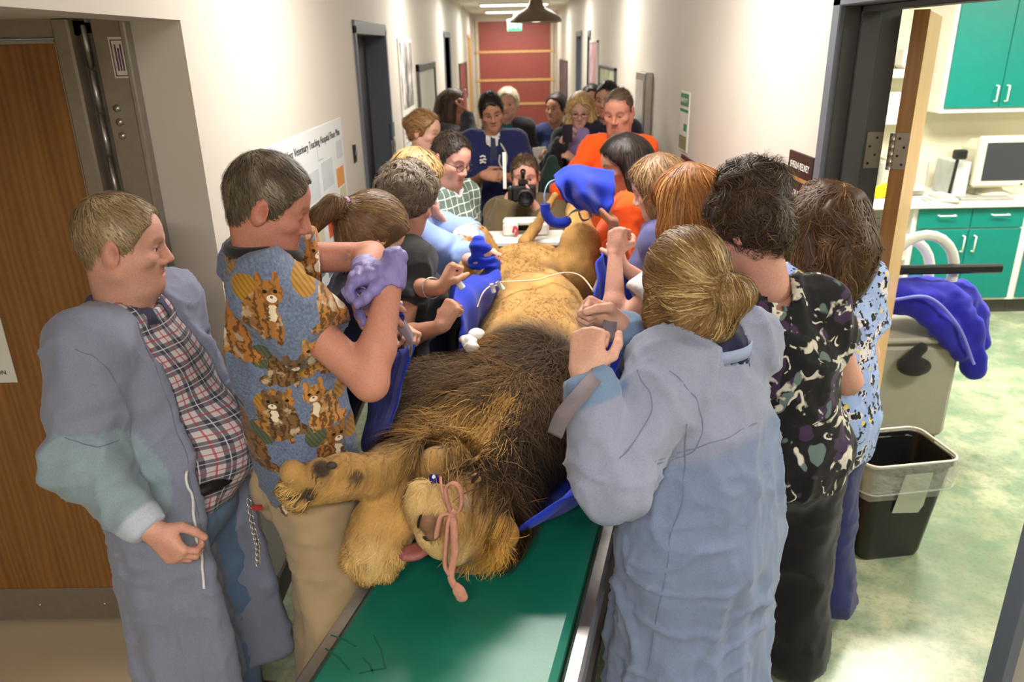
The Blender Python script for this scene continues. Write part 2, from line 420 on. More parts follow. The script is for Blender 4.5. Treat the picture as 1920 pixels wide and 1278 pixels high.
def floor_mat():
    m = NT('green_stained_concrete'); v = m.coord(); a = m.noise(v, 1.3, 6, .6); b = m.noise(v, 6, 7, .65); c = m.noise(v, 52, 4, .7)
    base = m.ramp(a, [(.3, srgb(124, 136, 108)), (.45, srgb(154, 164, 134)), (.55, srgb(186, 188, 158)), (.7, srgb(144, 160, 136))])
    base = m.mix(m.ramp(b, [(.42, 0), (.62, .75)]), base, srgb(112, 138, 112))
    base = m.mix(m.ramp(c, [(.5, 0), (.72, .4)]), base, srgb(92, 100, 80))
    m.col(base).set(.26, 0, .5); m.bump(c, .04, .002); return m.m
floorm = floor_mat()
tilem = plain('beige_sheet_floor', srgb(190, 172, 146), .35, var=.05, scale=5)
struct(B('floor', (XL-2.2, -2.6, -.1), (7.2, YE+.2, 0), floorm))
fa = struct(B('floor', (-3.2, -2.6, -.02), (-1.36, YA, .006), tilem)); fa.name = 'floor_alcove'
thr = struct(MB().box((-1.37, -2.6, 0), (-1.30, YA, .012), b=.004).build('trim_1', steel)); struct(B('trim_2', (-1.30, -2.6, 0), (-1.24, YA, .009), oak_dark))
struct(B('ceiling', (-3.3, -2.7, CEIL), (7.2, YE+.2, CEIL+.1), ceilm))
# suspended ceiling grid in the corridor
cg = bpy.data.objects['ceiling']
gridm = plain('ceiling_grid_white', srgb(236, 234, 228), .5)
for i in range(16):
    y = 1.1+i*1.22; B('grid_bar', (XL, y-.012, CEIL-.006), (XR, y+.012, CEIL+.004), gridm, cg)
for x in (-.37, .43): B('grid_bar', (x-.012, 0, CEIL-.006), (x+.012, YE, CEIL+.004), gridm, cg)
# left wall: header above the alcove, pieces between door openings
def yz_wall(name, x0, x1, y0, y1, z0, z1, mat=wallm): return struct(B(name, (x0, y0, z0), (x1, y1, z1), mat))
wl = yz_wall('wall_left', XL-.15, XL, YA, 5.02, 0, CEIL)
def piece(x0, x1, y0, y1, z0, z1, parent, mat=wallm): return B('wall_piece', (x0, y0, z0), (x1, y1, z1), mat, parent)
piece(XL-.15, XL, -2.6, YA, 2.14, CEIL, wl)
piece(XL-.15, XL, 5.02, 6.22, 2.16, CEIL, wl)
piece(XL-.15, XL, 6.22, 11.5, 0, CEIL, wl); piece(XL-.15, XL, 11.5, 12.5, 2.2, CEIL, wl); piece(XL-.15, XL, 12.5, 17.6, 0, CEIL, wl)
piece(XL-.15, XL, 17.6, 18.6, 2.25, CEIL, wl); piece(XL-.15, XL, 18.6, YE, 0, CEIL, wl)
piece(XL-.62, XL-.55, 5.0, 6.3, 0, CEIL, wl); piece(XL-1.2, XL-1.1, 11, 13, 0, CEIL, wl); piece(XL-1.2, XL-1.1, 17, 19.4, 0, CEIL, wl)
# alcove: facing wall beside and over the door, far left wall
wa = struct(B('wall_alcove', (-1.12, YA, 0), (XL-.15, YA+.15, CEIL), wallm)); wa2 = piece(-3.3, -1.12, YA+.02, YA+.15, 2.14, CEIL, wa)
piece(-3.3, -3.2, -2.6, YA, 0, CEIL, wa); piece(-3.2, XL-.15, -2.6, YA, 2.15, 2.2, wa)
struct(B('baseboard_alcove', (-1.13, YA-.012, 0), (XL+.004, YA, .11), basem))
struct(B('baseboard_left', (XL, YA, 0), (XL+.012, 5.0, .11), basem)); struct(B('baseboard_left.001', (XL, 6.24, 0), (XL+.012, 11.4, .11), basem)); struct(B('baseboard_left.002', (XL, 12.5, 0), (XL+.012, YE, .11), basem))
struct(B('wall_back', (-3.3, -2.7, 0), (7.2, -2.6, CEIL), wallm))
# alcove door: brown wood slab, steel frame, continuous hinge, kick plate
d1 = struct(empty('door_1'))
B('slab', (-2.24, YA-.045, .02), (-1.325, YA, 2.085), oak_dark, d1, .003)
for lo, hi in (((-1.327, YA-.05, .02), (-1.318, YA+.002, 2.095)), ((-2.24, YA-.05, 2.083), (-1.318, YA+.002, 2.095))): B('edge_band', lo, hi, steel, d1, .002)
MB().box((-2.24, YA-.05, .02), (-1.33, YA-.044, .165), b=.002).build('kick_plate', steel_dull, d1)
for x in (-2.1, -1.85, -1.6, -1.4): MB().lathe([(0, -.004), (.006, -.003), (.007, 0)], (x, YA-.05, .09), 10, np.array([[1, 0, 0], [0, 0, 1], [0, -1, 0.]])).build('screw', steel, d1, True)
fr = struct(empty('trim_3'))
MB().box((-1.312, YA-.075, 0), (-1.262, YA+.1, 2.15), b=.006).build('frame_post', steel_dull, fr)
MB().box((-1.222, YA-.03, 0), (-1.12, YA+.1, 2.15), b=.004).build('frame_post', steel_dull, fr)
MB().box((-1.135, YA-.04, 0), (-1.118, YA+.1, 2.15), b=.004).build('frame_bead', steel, fr)
MB().box((-2.3, YA-.05, 2.10), (-1.262, YA+.1, 2.16), b=.004).build('frame_head', steel_dull, fr)
B('hinge_leaf', (-1.262, YA-.02, .02), (-1.222, YA+.05, 2.11), plain('hinge_grey', srgb(112, 108, 100), .4, .7), fr)
for k in range(17): MB().cyl((-1.243, YA-.03, .03+k*.124), (-1.243, YA-.03, .03+k*.124+.118), .0085, 8).build('hinge_knuckle', steel, fr, True)
for z in (1.9, 1.86, 1.82): MB().lathe([(0, -.006), (.011, -.004), (.012, 0)], (-1.19, YA-.03, z), 10, np.array([[1, 0, 0], [0, 0, 1], [0, -1, 0.]])).build('bolt', steel, fr, True)
stk = empty('door_sticker', 'small white fire-rating sticker on the steel door frame', 'sticker')
B('paper', (-1.176, YA-.034, 1.985), (-1.128, YA-.031, 2.098), plain('sticker_white', srgb(214, 206, 200), .5), stk)
pm = plain('sticker_purple', srgb(96, 74, 96), .5)
for lo, hi in (((-1.171, 1.993), (-1.168, 2.09)), ((-1.136, 1.993), (-1.133, 2.09)), ((-1.171, 1.99), (-1.133, 1.993)), ((-1.171, 2.088), (-1.133, 2.091))): B('printed_border', (lo[0], YA-.0352, lo[1]), (hi[0], YA-.034, hi[1]), pm, stk)
for k in range(3): B('printed_line', (-1.162+k*.008, YA-.0352, 2.005), (-1.157+k*.008, YA-.034, 2.078-.01*(k % 2)), pm, stk)
sg = empty('door_notice', 'white printed notice on the lower left of the brown door', 'sign')
B('sheet', (-1.86, YA-.05, 1.02), (-1.70, YA-.047, 1.25), white_pl, sg)
bt = plain('print_black', srgb(40, 38, 40), .6)
text('lettering', 'ATTENTION', .022, (-1.852, YA-.0505, 1.05), RYN, bt, sg); text('lettering', 'equipment', .02, (-1.84, YA-.0505, 1.09), RYN, bt, sg)
# corridor doors, left
def door_frame(idx, x, y0, y1, ztop, side, slab=None, depth=.15, fm=grey_frame, open_dark=True):
    d = struct(empty('door_%d' % idx)); s = side
    a, b = (x, x-s*depth)
    for lo, hi in ((y0, y0+.05), (y1-.05, y1)): MB().box((min(a+s*.015, b), lo, 0), (max(a+s*.015, b), hi, ztop), b=.004).build('jamb', fm, d)
    MB().box((min(a+s*.015, b), y0, ztop-.05), (max(a+s*.015, b), y1, ztop+.03), b=.004).build('head', fm, d)
    if slab is not None:
        B('slab', (b-s*.02-.02, y0+.05, .01), (b-s*.02+.025, y1-.05, ztop-.05), slab, d, .002)
    return d
dk = plain('dark_room_door', srgb(56, 55, 60), .5, var=.05)
d2 = door_frame(2, XL, 5.0, 6.24, 2.19, 1, dk)
B('slab_edge', (XL-.13, 5.05, .01), (XL-.02, 5.16, 2.12), oak_dark, d2)
MB().box((XL-.125, 5.161, 1.72), (XL-.118, 5.24, 1.93), b=.002).build('notice', white_pl, d2)
door_frame(3, XL, 11.45, 12.55, 2.24, 1, plain('pale_green_door', srgb(150, 168, 160), .5)); door_frame(4, XL, 17.6, 18.6, 2.28, 1, oak_edge, fm=oak_edge)
# right wall and doorway to the treatment room
DY0, DY1 = 1.30, 2.55
wr = yz_wall('wall_right', XR, XR+.16, DY1+.06, 10.75, 0, CEIL)
piece(XR, XR+.16, -2.6, DY0-.06, 0, CEIL, wr); piece(XR, XR+.16, DY0-.06, DY1+.06, 2.17, CEIL, wr)
piece(XR, XR+.16, 10.75, 11.1, 2.2, CEIL, wr); piece(XR, XR+.16, 11.1, 12.1, 0, CEIL, wr); piece(XR, XR+.16, 12.1, 13.1, 2.2, CEIL, wr); piece(XR, XR+.16, 13.1, YE, 0, CEIL, wr)
struct(B('baseboard_right', (XR-.012, DY1+.06, 0), (XR, YE, .11), basem))
d5 = struct(empty('door_5'))
for y0, y1 in ((DY0-.06, DY0), (DY1, DY1+.06)):
    MB().box((XR-.018, y0, 0), (XR+.16+.012, y1, 2.2), b=.004).build('jamb', grey_frame, d5)
MB().box((XR-.018, DY0-.06, 2.145), (XR+.172, DY1+.06, 2.205), b=.004).build('head', grey_frame, d5)
MB().box((XR+.045, DY1-.018, 0), (XR+.105, DY1, 2.145), b=.003).build('stop', dark_frame, d5)
MB().box((XR+.045, DY0, 0), (XR+.105, DY0+.018, 2.145), b=.003).build('stop', dark_frame, d5)
MB().box((XR+.045, DY0, 2.127), (XR+.105, DY1, 2.145), b=.003).build('stop', dark_frame, d5)
B('reveal', (XR+.105, DY1-.003, 0), (XR+.172, DY1, 2.145), dark_frame, d5); B('reveal', (XR, DY1-.003, 0), (XR+.045, DY1, 2.145), dark_frame, d5)
# wooden leaf swung into the room
hx, hy = XR+.195, DY1-.03
R6 = rotz(math.radians(-29.5)); c6 = np.array([hx, hy, 0])
d6 = struct(empty('door_6'))
MB().box((hx, hy, .012), (hx+.045, hy+.92, 2.13), R6, c6, .002).build('slab', oak_edge, d6)
MB().box((hx+.0, hy-.004, .012), (hx+.045, hy+.0, 2.13), R6, c6, .001).build('hinge_stile', oak_hinge, d6)
def hinge(z):
    h = MB().box((hx+.004, hy-.0065, z), (hx+.043, hy-.004, z+.115), R6, c6, .001).build('hinge', steel_dull, d6)
    MB().box((XR+.118, DY1-.006, z), (XR+.17, DY1-.003, z+.115), b=.001).build('frame_leaf', steel_dull, h)
    for k in range(5): MB().cyl((hx-.012, hy-.012, z+k*.023), (hx-.012, hy-.012, z+k*.023+.0222), .0078, 10).build('knuckle', steel_dull, h, True)
    for k in range(4):
        p = c6+R6 @ np.array([(.016 if k % 2 else .032), -.0067, z+.016+k*.027]); MB().lathe([(0, -.001), (.0042, -.0008), (.0045, .001)], p, 8, R6 @ np.array([[1, 0, 0], [0, 0, 1], [0, -1, 0.]])).build('screw', black_pl, h, True)
        MB().lathe([(0, -.001), (.0042, -.0008), (.0045, .001)], (XR+.131+.02*(k % 2), DY1-.0062, z+.016+k*.027), 8, np.array([[1, 0, 0], [0, 0, 1], [0, -1, 0.]])).build('screw', black_pl, h, True)
for z in (1.655, .25, 1.0): hinge(z)
# far right corridor doors
door_frame(7, XR, 10.75, 11.15, 2.2, -1, dk); door_frame(8, XR, 12.1, 13.1, 2.22, -1, plain('pale_green_door', (0, 0, 0)))
# end wall: red panels with pale rails
we = struct(B('wall_end', (-1.3, YE, 0), (1.5, YE+.12, CEIL), plain('cream_paint', (0, 0, 0))))
redm = plain('terracotta_red_panel', srgb(150, 74, 66), .5, var=.06, scale=8)
zs = [.12, .74, 1.29, 1.93, 2.62]; ex0, ex1 = -.80, .88
for a, b in zip(zs[:-1], zs[1:]): B('panel', (ex0, YE-.03, a+.02), (ex1, YE, b-.02), redm, we, .006)
for z in zs[1:-1]: B('rail', (ex0-.1, YE-.05, z-.03), (ex1+.1, YE-.002, z+.03), oak_edge, we, .006)
for x in (ex0-.08, ex1+.02): B('post', (x, YE-.04, 0), (x+.06, YE, 2.68), plain('pale_trim', srgb(206, 190, 160), .5), we, .004)
B('plinth', (ex0, YE-.035, 0), (ex1, YE, .12), basem, we)
ex = empty('exit_sign', 'green lit exit sign hanging before the red end wall', 'sign')
B('housing', (-.12, 18.2, 2.36), (.2, 18.26, 2.60), white_pl, ex, .006); B('face', (-.11, 18.192, 2.37), (.19, 18.2, 2.59), emit('exit_green', srgb(60, 215, 130), 1.1), ex)
MB().cyl((.04, 18.23, 2.6), (.04, 18.23, CEIL), .012, 8).build('stem', white_pl, ex)
text('lettering', 'EXIT', .17, (-.1, 18.19, 2.42), RYN, emit('exit_white', (.85, 1, .9), 1.5), ex, fit=.28)
# ceiling light fixtures
diff = emit('lamp_diffuser', (1, .95, .86), 5.0)
for i, (x, y, p) in enumerate(FIX):
    t = empty('ceiling_light', ['rear', 'ceiling strip light right above the lifted lion', 'ceiling strip light behind the pendant lamp', 'ceiling strip light in the middle of the corridor', 'nearer of the two bright strip lights at the corridor end', 'bright ceiling strip light closest to the red end wall'][i], 'light', 'corridor strip lights')
    if i == 0: t['label'] = 'ceiling strip light over the near end of the corridor'
    MB().box((x-.64, y-.19, CEIL-.03), (x+.64, y+.19, CEIL), b=.006).build('housing', white_pl, t); B('diffuser', (x-.6, y-.15, CEIL-.045), (x+.6, y+.15, CEIL-.03), diff, t)
for i, (x, y, p) in enumerate(ROOMFIX):
    t = empty('ceiling_light', ['ceiling panel light over the grey cart in the side room', 'ceiling panel light near the computer in the side room', 'ceiling panel light just inside the side room door'][i], 'light', 'side room panel lights')
    MB().box((x-.64, y-.3, CEIL-.03), (x+.64, y+.3, CEIL), b=.006).build('housing', white_pl, t); B('diffuser', (x-.6, y-.26, CEIL-.045), (x+.6, y+.26, CEIL-.03), diff, t)
# pendant lamp
bronze = plain('aged_bronze', srgb(124, 106, 88), .42, .4, var=.15)
pl = empty('pendant_lamp', 'brown bronze dome pendant lamp hanging from the corridor ceiling', 'lamp')
pc = at(1005, 42, Y=6.0); px_, pz_ = pc[0], pc[2]
prof = [(.185, 0), (.19, .012), (.178, .03), (.15, .055), (.11, .078), (.07, .095), (.052, .12), (.045, .15), (.03, .165), (.026, .20), (.012, .21)]
smooth_by_angle(MB().lathe(prof, (px_, 6, pz_), 32).build('shade', bronze, pl)); smooth_by_angle(MB().lathe([(.183, .004), (.15, .04), (.1, .06), (.02, .09)], (px_, 6, pz_), 32).build('inner_shade', plain('lamp_inside', srgb(200, 190, 170), .5), pl))
MB().lathe([(0, -.005), (.05, 0), (.06, .025), (.04, .06)], (px_, 6, pz_+.006), 16).build('bulb', emit('bulb_glow', (1, .9, .7), 2.0), pl, True)
MB().cyl((px_, 6, pz_+.2), (px_, 6, CEIL), .008, 8).build('stem', bronze, pl)
# ---------------------------------------------------------------- things on the left wall
po = empty('floor_plan_poster', 'white hospital floor plan poster on the left wall behind the patterned shirt', 'poster')
py0, py1, pz0, pz1 = 3.02, 4.42, .92, 1.70; sk = (1.70-1.69)
B('sheet', (XL, py0, pz0), (XL+.004, py1, pz1), plain('poster_white', srgb(222, 226, 226), .4, var=.02), po)
tx = plain('poster_text', srgb(50, 52, 60), .6)
text('lettering', 'James L. Voss Veterinary Teaching Hospital Floor Plan', .052, (XL+.0052, py0+.06, pz1-.085), RX, tx, po, fit=1.27)
pal = {'o': srgb(216, 150, 84), 'r': srgb(226, 84, 20), 'g': srgb(96, 140, 116), 'b': srgb(100, 122, 150), 't': srgb(204, 196, 168), 'w': srgb(196, 202, 206)}
rects = [(.83, .55, .96, .68, 'o'), (.86, .2, .97, .54, 't'), (.62, .28, .78, .52, 'r'), (.74, .05, .93, .22, 'g'), (.55, .05, .72, .24, 'b'), (.05, .1, .5, .25, 'b'), (.3, .3, .55, .5, 't'), (.1, .55, .3, .75, 'w'), (.35, .58, .56, .76, 'w'), (.6, .6, .78, .78, 'w'), (.86, .74, .97, .86, 'w')]
for a, b, c, d_, k in rects: B('printed_zone', (XL+.004, py0+a*1.4, pz0+b*.78), (XL+.0052, py0+c*1.4, pz0+d_*.78), plain('plan_'+k, pal[k], .5, var=.03), po)
lg = plain('plan_line', srgb(150, 158, 166), .5)
for i in range(13):
    a = py0+.05+random.random()*1.2; z = pz0+.1+random.random()*.55
    B('printed_line', (XL+.004, a, z), (XL+.005, a+.03+random.random()*.12, z+.004), lg, po); B('printed_line', (XL+.004, a, z), (XL+.005, a+.004, z+.03+random.random()*.1), lg, po)
sw = empty('light_switch', 'small black wall switch plate beside the dark door frame', 'switch')
s = at(664, 287, X=XL); B('plate', (XL, s[1]-.035, s[2]-.055), (XL+.008, s[1]+.035, s[2]+.055), black_pl, sw, .003); B('toggle', (XL+.008, s[1]-.006, s[2]-.012), (XL+.018, s[1]+.006, s[2]+.014), steel, sw)
ph = empty('photo_poster', 'tall black and white photo poster on the left wall', 'poster')
m = NT('photo_print'); v = m.coord(scale=(1, 1.4, 1.1)); m.col(m.ramp(m.noise(v, 3.2, 5), [(.38, srgb(226, 224, 220)), (.5, srgb(150, 146, 142)), (.6, srgb(70, 68, 66))])).set(.5)
B('sheet', (XL, 6.85, 1.0), (XL+.012, 7.75, 2.13), white_pl, ph); B('picture', (XL+.012, 6.9, 1.55), (XL+.014, 7.7, 2.1), m.m, ph)
for k in range(9): B('printed_line', (XL+.012, 6.95, 1.12+k*.045), (XL+.0135, 7.55+.1*random.random(), 1.13+k*.045), lg, ph)
pq = empty('room_plaque', 'teal and tan room number plaque right of the dark door', 'plaque')
s = at(735, 245, X=XL); B('upper_plate', (XL, s[1]-.09, s[2]-.05), (XL+.008, s[1]+.09, s[2]+.06), plain('plaque_teal', srgb(46, 76, 80), .5), pq); B('lower_plate', (XL, s[1]-.09, s[2]-.3), (XL+.008, s[1]+.09, s[2]-.07), plain('plaque_tan', srgb(150, 140, 116), .5), pq)
for k in range(3): B('name_strip', (XL+.008, s[1]-.075, s[2]-.13-.065*k), (XL+.0095, s[1]+.075, s[2]-.09-.065*k), plain('plaque_teal', (0, 0, 0)), pq)
wb = empty('notice_board', 'grey notice board in a dark frame on the left wall', 'board')
B('panel', (XL, 8.1, 1.2), (XL+.012, 9.8, 1.86), plain('board_grey', srgb(186, 184, 176), .5), wb)
for lo, hi in (((8.06, 1.17), (8.13, 1.9)), ((9.77, 1.17), (9.84, 1.9)), ((8.06, 1.83), (9.84, 1.9)), ((8.06, 1.17), (9.84, 1.22))): B('frame', (XL, lo[0], lo[1]), (XL+.03, hi[0], hi[1]), dark_frame, wb, .004)
def frame_pic(label, x, s, y0, y1, z0, z1, c, fcol=dark_frame, cat='picture', name='framed_picture'):
    t = empty(name, label, cat, 'framed pictures along the corridor'); w = .03
    m = NT('art'); m.col(m.ramp(m.noise(m.coord(), 4, 4), [(.4, c*.7), (.6, np.minimum(c*1.3, 1))])).set(.4)
    B('picture', (min(x, x+s*.012), y0+w, z0+w), (max(x, x+s*.012), y1-w, z1-w), m.m, t)
    for lo, hi in (((y0, z0), (y0+w, z1)), ((y1-w, z0), (y1, z1)), ((y0, z0), (y1, z0+w)), ((y0, z1-w), (y1, z1))): B('frame', (min(x, x+s*.025), lo[0], lo[1]), (max(x, x+s*.025), hi[0], hi[1]), fcol, t, .003)
frame_pic('dark red framed picture far along the left wall', XL, 1, 14.4, 16.6, 1.1, 1.78, srgb(120, 60, 52))
frame_pic('pale green framed notice on the right wall behind the orange top', XR, -1, 8.0, 9.5, 1.35, 1.83, srgb(190, 200, 170))
frame_pic('pale framed photo with pink figure on the right wall', XR, -1, 9.75, 10.7, 1.45, 2.1, srgb(200, 160, 170), white_pl)
frame_pic('narrow dark framed picture near the right corridor end', XR, -1, 15.2, 17.6, 1.1, 1.78, srgb(90, 84, 96))
# right wall: sign, plaques, box, red sign
sgn = empty('safety_sign', 'green and white vertical safety sign on the right wall', 'sign')
B('sheet', (XR-.006, 4.63, 1.44), (XR, 4.87, 1.78), white_pl, sgn); gm = plain('sign_green', srgb(52, 132, 84), .5); om = plain('sign_olive', srgb(140, 140, 100), .5)
B('printed_band', (XR-.008, 4.64, 1.70), (XR-.006, 4.86, 1.77), gm, sgn); B('printed_band', (XR-.008, 4.64, 1.665), (XR-.006, 4.86, 1.682), gm, sgn); B('printed_mark', (XR-.008, 4.66, 1.56), (XR-.006, 4.74, 1.60), gm, sgn); B('printed_band', (XR-.008, 4.65, 1.45), (XR-.006, 4.85, 1.53), om, sgn)
text('lettering', 'SAFETY', .035, (XR-.0085, 4.85, 1.72), RXN, white_pl, sgn, fit=.18)
bx = empty('wall_box', 'slim steel and glass fire extinguisher cabinet on the right wall', 'cabinet')
B('body', (XR-.06, 5.9, 1.3), (XR, 6.35, 1.85), steel, bx, .006); B('glass_door', (XR-.066, 5.95, 1.36), (XR-.06, 6.3, 1.79), plain('cabinet_glass', srgb(190, 196, 190), .1), bx)
rs = empty('red_wall_sign', 'small dark red wall plate behind the dark-haired woman', 'sign'); B('plate', (XR-.01, 4.40, 1.22), (XR, 4.75, 1.42), plain('dark_red_plate', srgb(96, 46, 44), .5), rs); B('inset', (XR-.013, 4.46, 1.28), (XR-.01, 4.7, 1.36), plain('grey_inset', srgb(150, 130, 120), .5), rs)
brn = plain('name_plate_brown', srgb(46, 34, 30), .4)
for i, (zz, s_) in enumerate(((1.632, 'SHELLA RELNEY'), (1.535, 'KENDRA ROSE'))):
    npl = empty('name_plate', ['upper black name plate beside the right door frame', 'lower black name plate beside the right door frame'][i], 'plaque', 'name plates by the right door')
    B('plate', (XR-.008, 2.645, zz-.038), (XR, 2.885, zz+.045), brn, npl, .002); text('lettering', s_, .034, (XR-.0086, 2.862, zz-.012), RXN, white_pl, npl, fit=.19)
    B('strip', (XR-.006, 2.645, zz-.052), (XR, 2.885, zz-.040), oak_hinge, npl)
# ================================================================ treatment room
wb2 = struct(B('wall_room_back', (XR+.16, 6.35, 0), (7.2, 6.45, CEIL), room_wall)); struct(B('wall_room_side', (7.1, -2.6, 0), (7.2, 6.4, CEIL), room_wall))
fs = struct(B('trim_4', (3.0, 3.02, .0005), (6.5, 3.05, .002), plain('floor_seam', srgb(110, 104, 80), .6)))
hand_m = steel
def pull(p, L, parent, vert=True, n='handle'):
    p = np.array(p, float); d = V3(0, 0, L) if vert else V3(L, 0, 0); o = V3(0, -.028, 0)
    MB().tube([p, p+o, p+o+d, p+d], .0055, 8).build(n, whitem, parent, True)
uc0 = at(1760, 212, Y=6.0); ux = uc0[0]; uz = uc0[2]
for i in range(3):
    x0 = ux+i*.86
    c = empty('wall_cabinet', ['teal wall cabinet nearest the open wooden door', 'teal wall cabinet above the old computer monitor', 'teal wall cabinet in the far corner of the side room'][i], 'cabinet', 'wall cabinets in the side room')
    B('carcass', (x0, 6.0, uz), (x0+.855, 6.349, CEIL-.2), whitem, c)
    for k in range(2):
        dr = B('door', (x0+.025+k*.405, 5.978, uz+.035), (x0+.425+k*.405, 5.999, CEIL-.23), teal, c, .003); pull((x0+.385+k*.08, 5.978, uz+.08), .11, dr)
cz = .86
ct = tag(MB().box((2.62, 5.68, cz), (6.4, 6.349, cz+.045), b=.006).build('worktop', whitem), 'long white laminate worktop with the computer on it', 'worktop')
for i in range(4):
    x0 = 3.02+i*.86-.0
    c = empty('base_cabinet', ['teal base cabinet beside the open shelf unit', 'teal base cabinet below the computer monitor', 'teal base cabinet right of the monitor cabinet', 'last teal base cabinet at the far side wall'][i], 'cabinet', 'base cabinets in the side room')
    B('carcass', (x0, 5.74, .12), (x0+.858, 6.34, cz), whitem, c); B('toe_kick', (x0, 5.79, 0), (x0+.858, 6.33, .12), basem, c)
    for k in range(2):
        dw = B('drawer', (x0+.015+k*.40, 5.72, .70), (x0+.41+k*.40, 5.741, .845), teal, c, .003); pull((x0+.16+k*.4, 5.72, .80), .12, dw, False)
        dr = B('door', (x0+.015+k*.40, 5.72, .14), (x0+.41+k*.40, 5.741, .69), teal, c, .003); pull((x0+.375+k*.085, 5.72, .52), .12, dr)
sh = empty('open_shelf_unit', 'white open shelf unit under the worktop end', 'shelf')
for x in (2.64, 3.0): B('side', (x, 5.74, 0), (x+.02, 6.34, cz), whitem, sh)
for z in (.08, .45, cz-.02): B('shelf', (2.66, 5.76, z), (3.0, 6.34, z+.02), whitem, sh)
B('back', (2.66, 6.32, .1), (3.0, 6.34, cz), whitem, sh)
# wall shelves with boxes
for i, z in enumerate((1.80, 1.46)):
    tag(MB().box((2.3, 6.1, z-.03), (3.12, 6.349, z+.03), b=.008).build('wall_shelf', whitem), ['upper white wall shelf beside the teal wall cabinet', 'lower white wall shelf beside the teal wall cabinet'][i], 'shelf', 'white wall shelves')
tag(MB().box((2.95, 6.15, 1.832), (3.1, 6.33, 2.0), b=.03).build('shelf_box', white_pl), 'white rounded box on the upper wall shelf', 'box')
tag(MB().box((2.62, 6.15, 1.832), (2.74, 6.33, 2.06), b=.01).build('shelf_folder', dark_frame), 'dark upright folder box on the upper wall shelf', 'box')
tag(MB().box((2.86, 6.15, 1.492), (3.04, 6.33, 1.66), b=.04).build('shelf_dispenser', white_pl), 'white dispenser on the lower wall shelf', 'dispenser')
# computer monitor
mo = empty('computer_monitor', 'old beige tube computer monitor on the white worktop', 'monitor'); beige = plain('monitor_beige', srgb(212, 208, 186), .5, var=.02)
mx0 = at(1828, 300, Y=5.9)[0]; mz = cz+.045
MB().box((mx0, 5.86, mz+.07), (mx0+.44, 5.93, mz+.45), b=.02).build('bezel', beige, mo); MB().box((mx0+.05, 5.93, mz+.09), (mx0+.39, 6.25, mz+.4), b=.06).build('back_shell', beige, mo)
scr = NT('crt_screen'); scr.col(srgb(58, 60, 66)).set(.15); B('screen', (mx0+.05, 5.855, mz+.125), (mx0+.39, 5.861, mz+.405), scr.m, mo)
MB().lathe([(.14, 0), (.15, .01), (.1, .03), (.07, .075)], (mx0+.22, 6.02, mz), 20).build('stand', beige, mo); MB().lathe([(0, 0), (.008, 0), (.008, -.006)], (mx0+.36, 5.857, mz+.095), 8, np.array([[1, 0, 0], [0, 0, 1], [0, -1, 0.]])).build('button', dark_frame, mo)
kb = tag(MB().box((mx0-.15, 5.72, mz), (mx0+.25, 5.84, mz+.02), b=.006).build('keyboard', plain('keyboard_grey', srgb(150, 148, 140), .5)), 'grey computer keyboard in front of the monitor', 'keyboard')
# scanner boxes and clutter
gp = plain('machine_grey', srgb(168, 170, 164), .5)
t = empty('printer', 'grey desktop printer on the worktop behind the open door', 'printer'); a = at(1710, 300, Y=6.0)[0]
MB().box((a-.25, 5.95, mz), (a+.12, 6.3, mz+.27), b=.015).build('body', gp, t); MB().box((a-.22, 5.9, mz+.05), (a+.09, 5.96, mz+.08), b=.004).build('paper_tray', white_pl, t); MB().box((a-.2, 6.0, mz+.27), (a+.08, 6.25, mz+.29), b=.004).build('lid', beige, t)
t = empty('file_box', 'clear grey file box between the printer and monitor', 'box'); a2 = at(1800, 320, Y=5.95)[0]
MB().box((a2-.06, 5.9, mz), (a2+.05, 6.2, mz+.26), b=.006).build('body', plain('file_box_grey', srgb(196, 202, 198), .3), t); B('label', (a2-.03, 5.896, mz+.1), (a2+.02, 5.9, mz+.16), white_pl, t)
t = empty('webcam_stand', 'black desk camera on a thin upright stand', 'camera'); a3 = at(1785, 330, Y=5.86)
MB().lathe([(.05, 0), (.05, .012), (.01, .02)], (a3[0], 5.86, mz), 16).build('base', black_pl, t); MB().tube([(a3[0], 5.86, mz), (a3[0]+.02, 5.86, mz+.3)], .012, 8).build('stem', black_pl, t); MB().box((a3[0]-.02, 5.82, mz+.29), (a3[0]+.07, 5.88, mz+.36), b=.01).build('head', black_pl, t)
t = empty('paper_stack', 'loose grey and white papers on the worktop', 'papers')
for k in range(4): MB().box((a+.02+.03*k, 5.70, mz+.012*k), (a+.26-.02*k, 5.83, mz+.011+.012*k), rotz(.12*k-.15), (a, 5.8, mz), .001).build('sheet_stack', white_pl if k % 2 else gp, t)
f = Field((-.2, -.15, -.02), (.2, .15, .14), .012)
for x, y, z, r in ((0, 0, .03, .07), (.07, .02, .03, .05), (-.07, -.02, .03, .055), (.02, -.03, .07, .05)): f.ell((x, y, z), (r*1.2, r, r*.8), k=.03)
f.plane((0, 0, -1), 0); v, q = f.mesh(); v = v+noise(v, 30)[:, None]*.006; ye = at(1665, 362, Y=5.82)
tag(mesh_obj('yellow_cloth', v+np.array([ye[0]+.0, 5.93, mz+.004]), q, cloth('bright_yellow_cloth', srgb(238, 206, 20))), 'bright yellow crumpled cloth on the worktop behind the door', 'cloth')
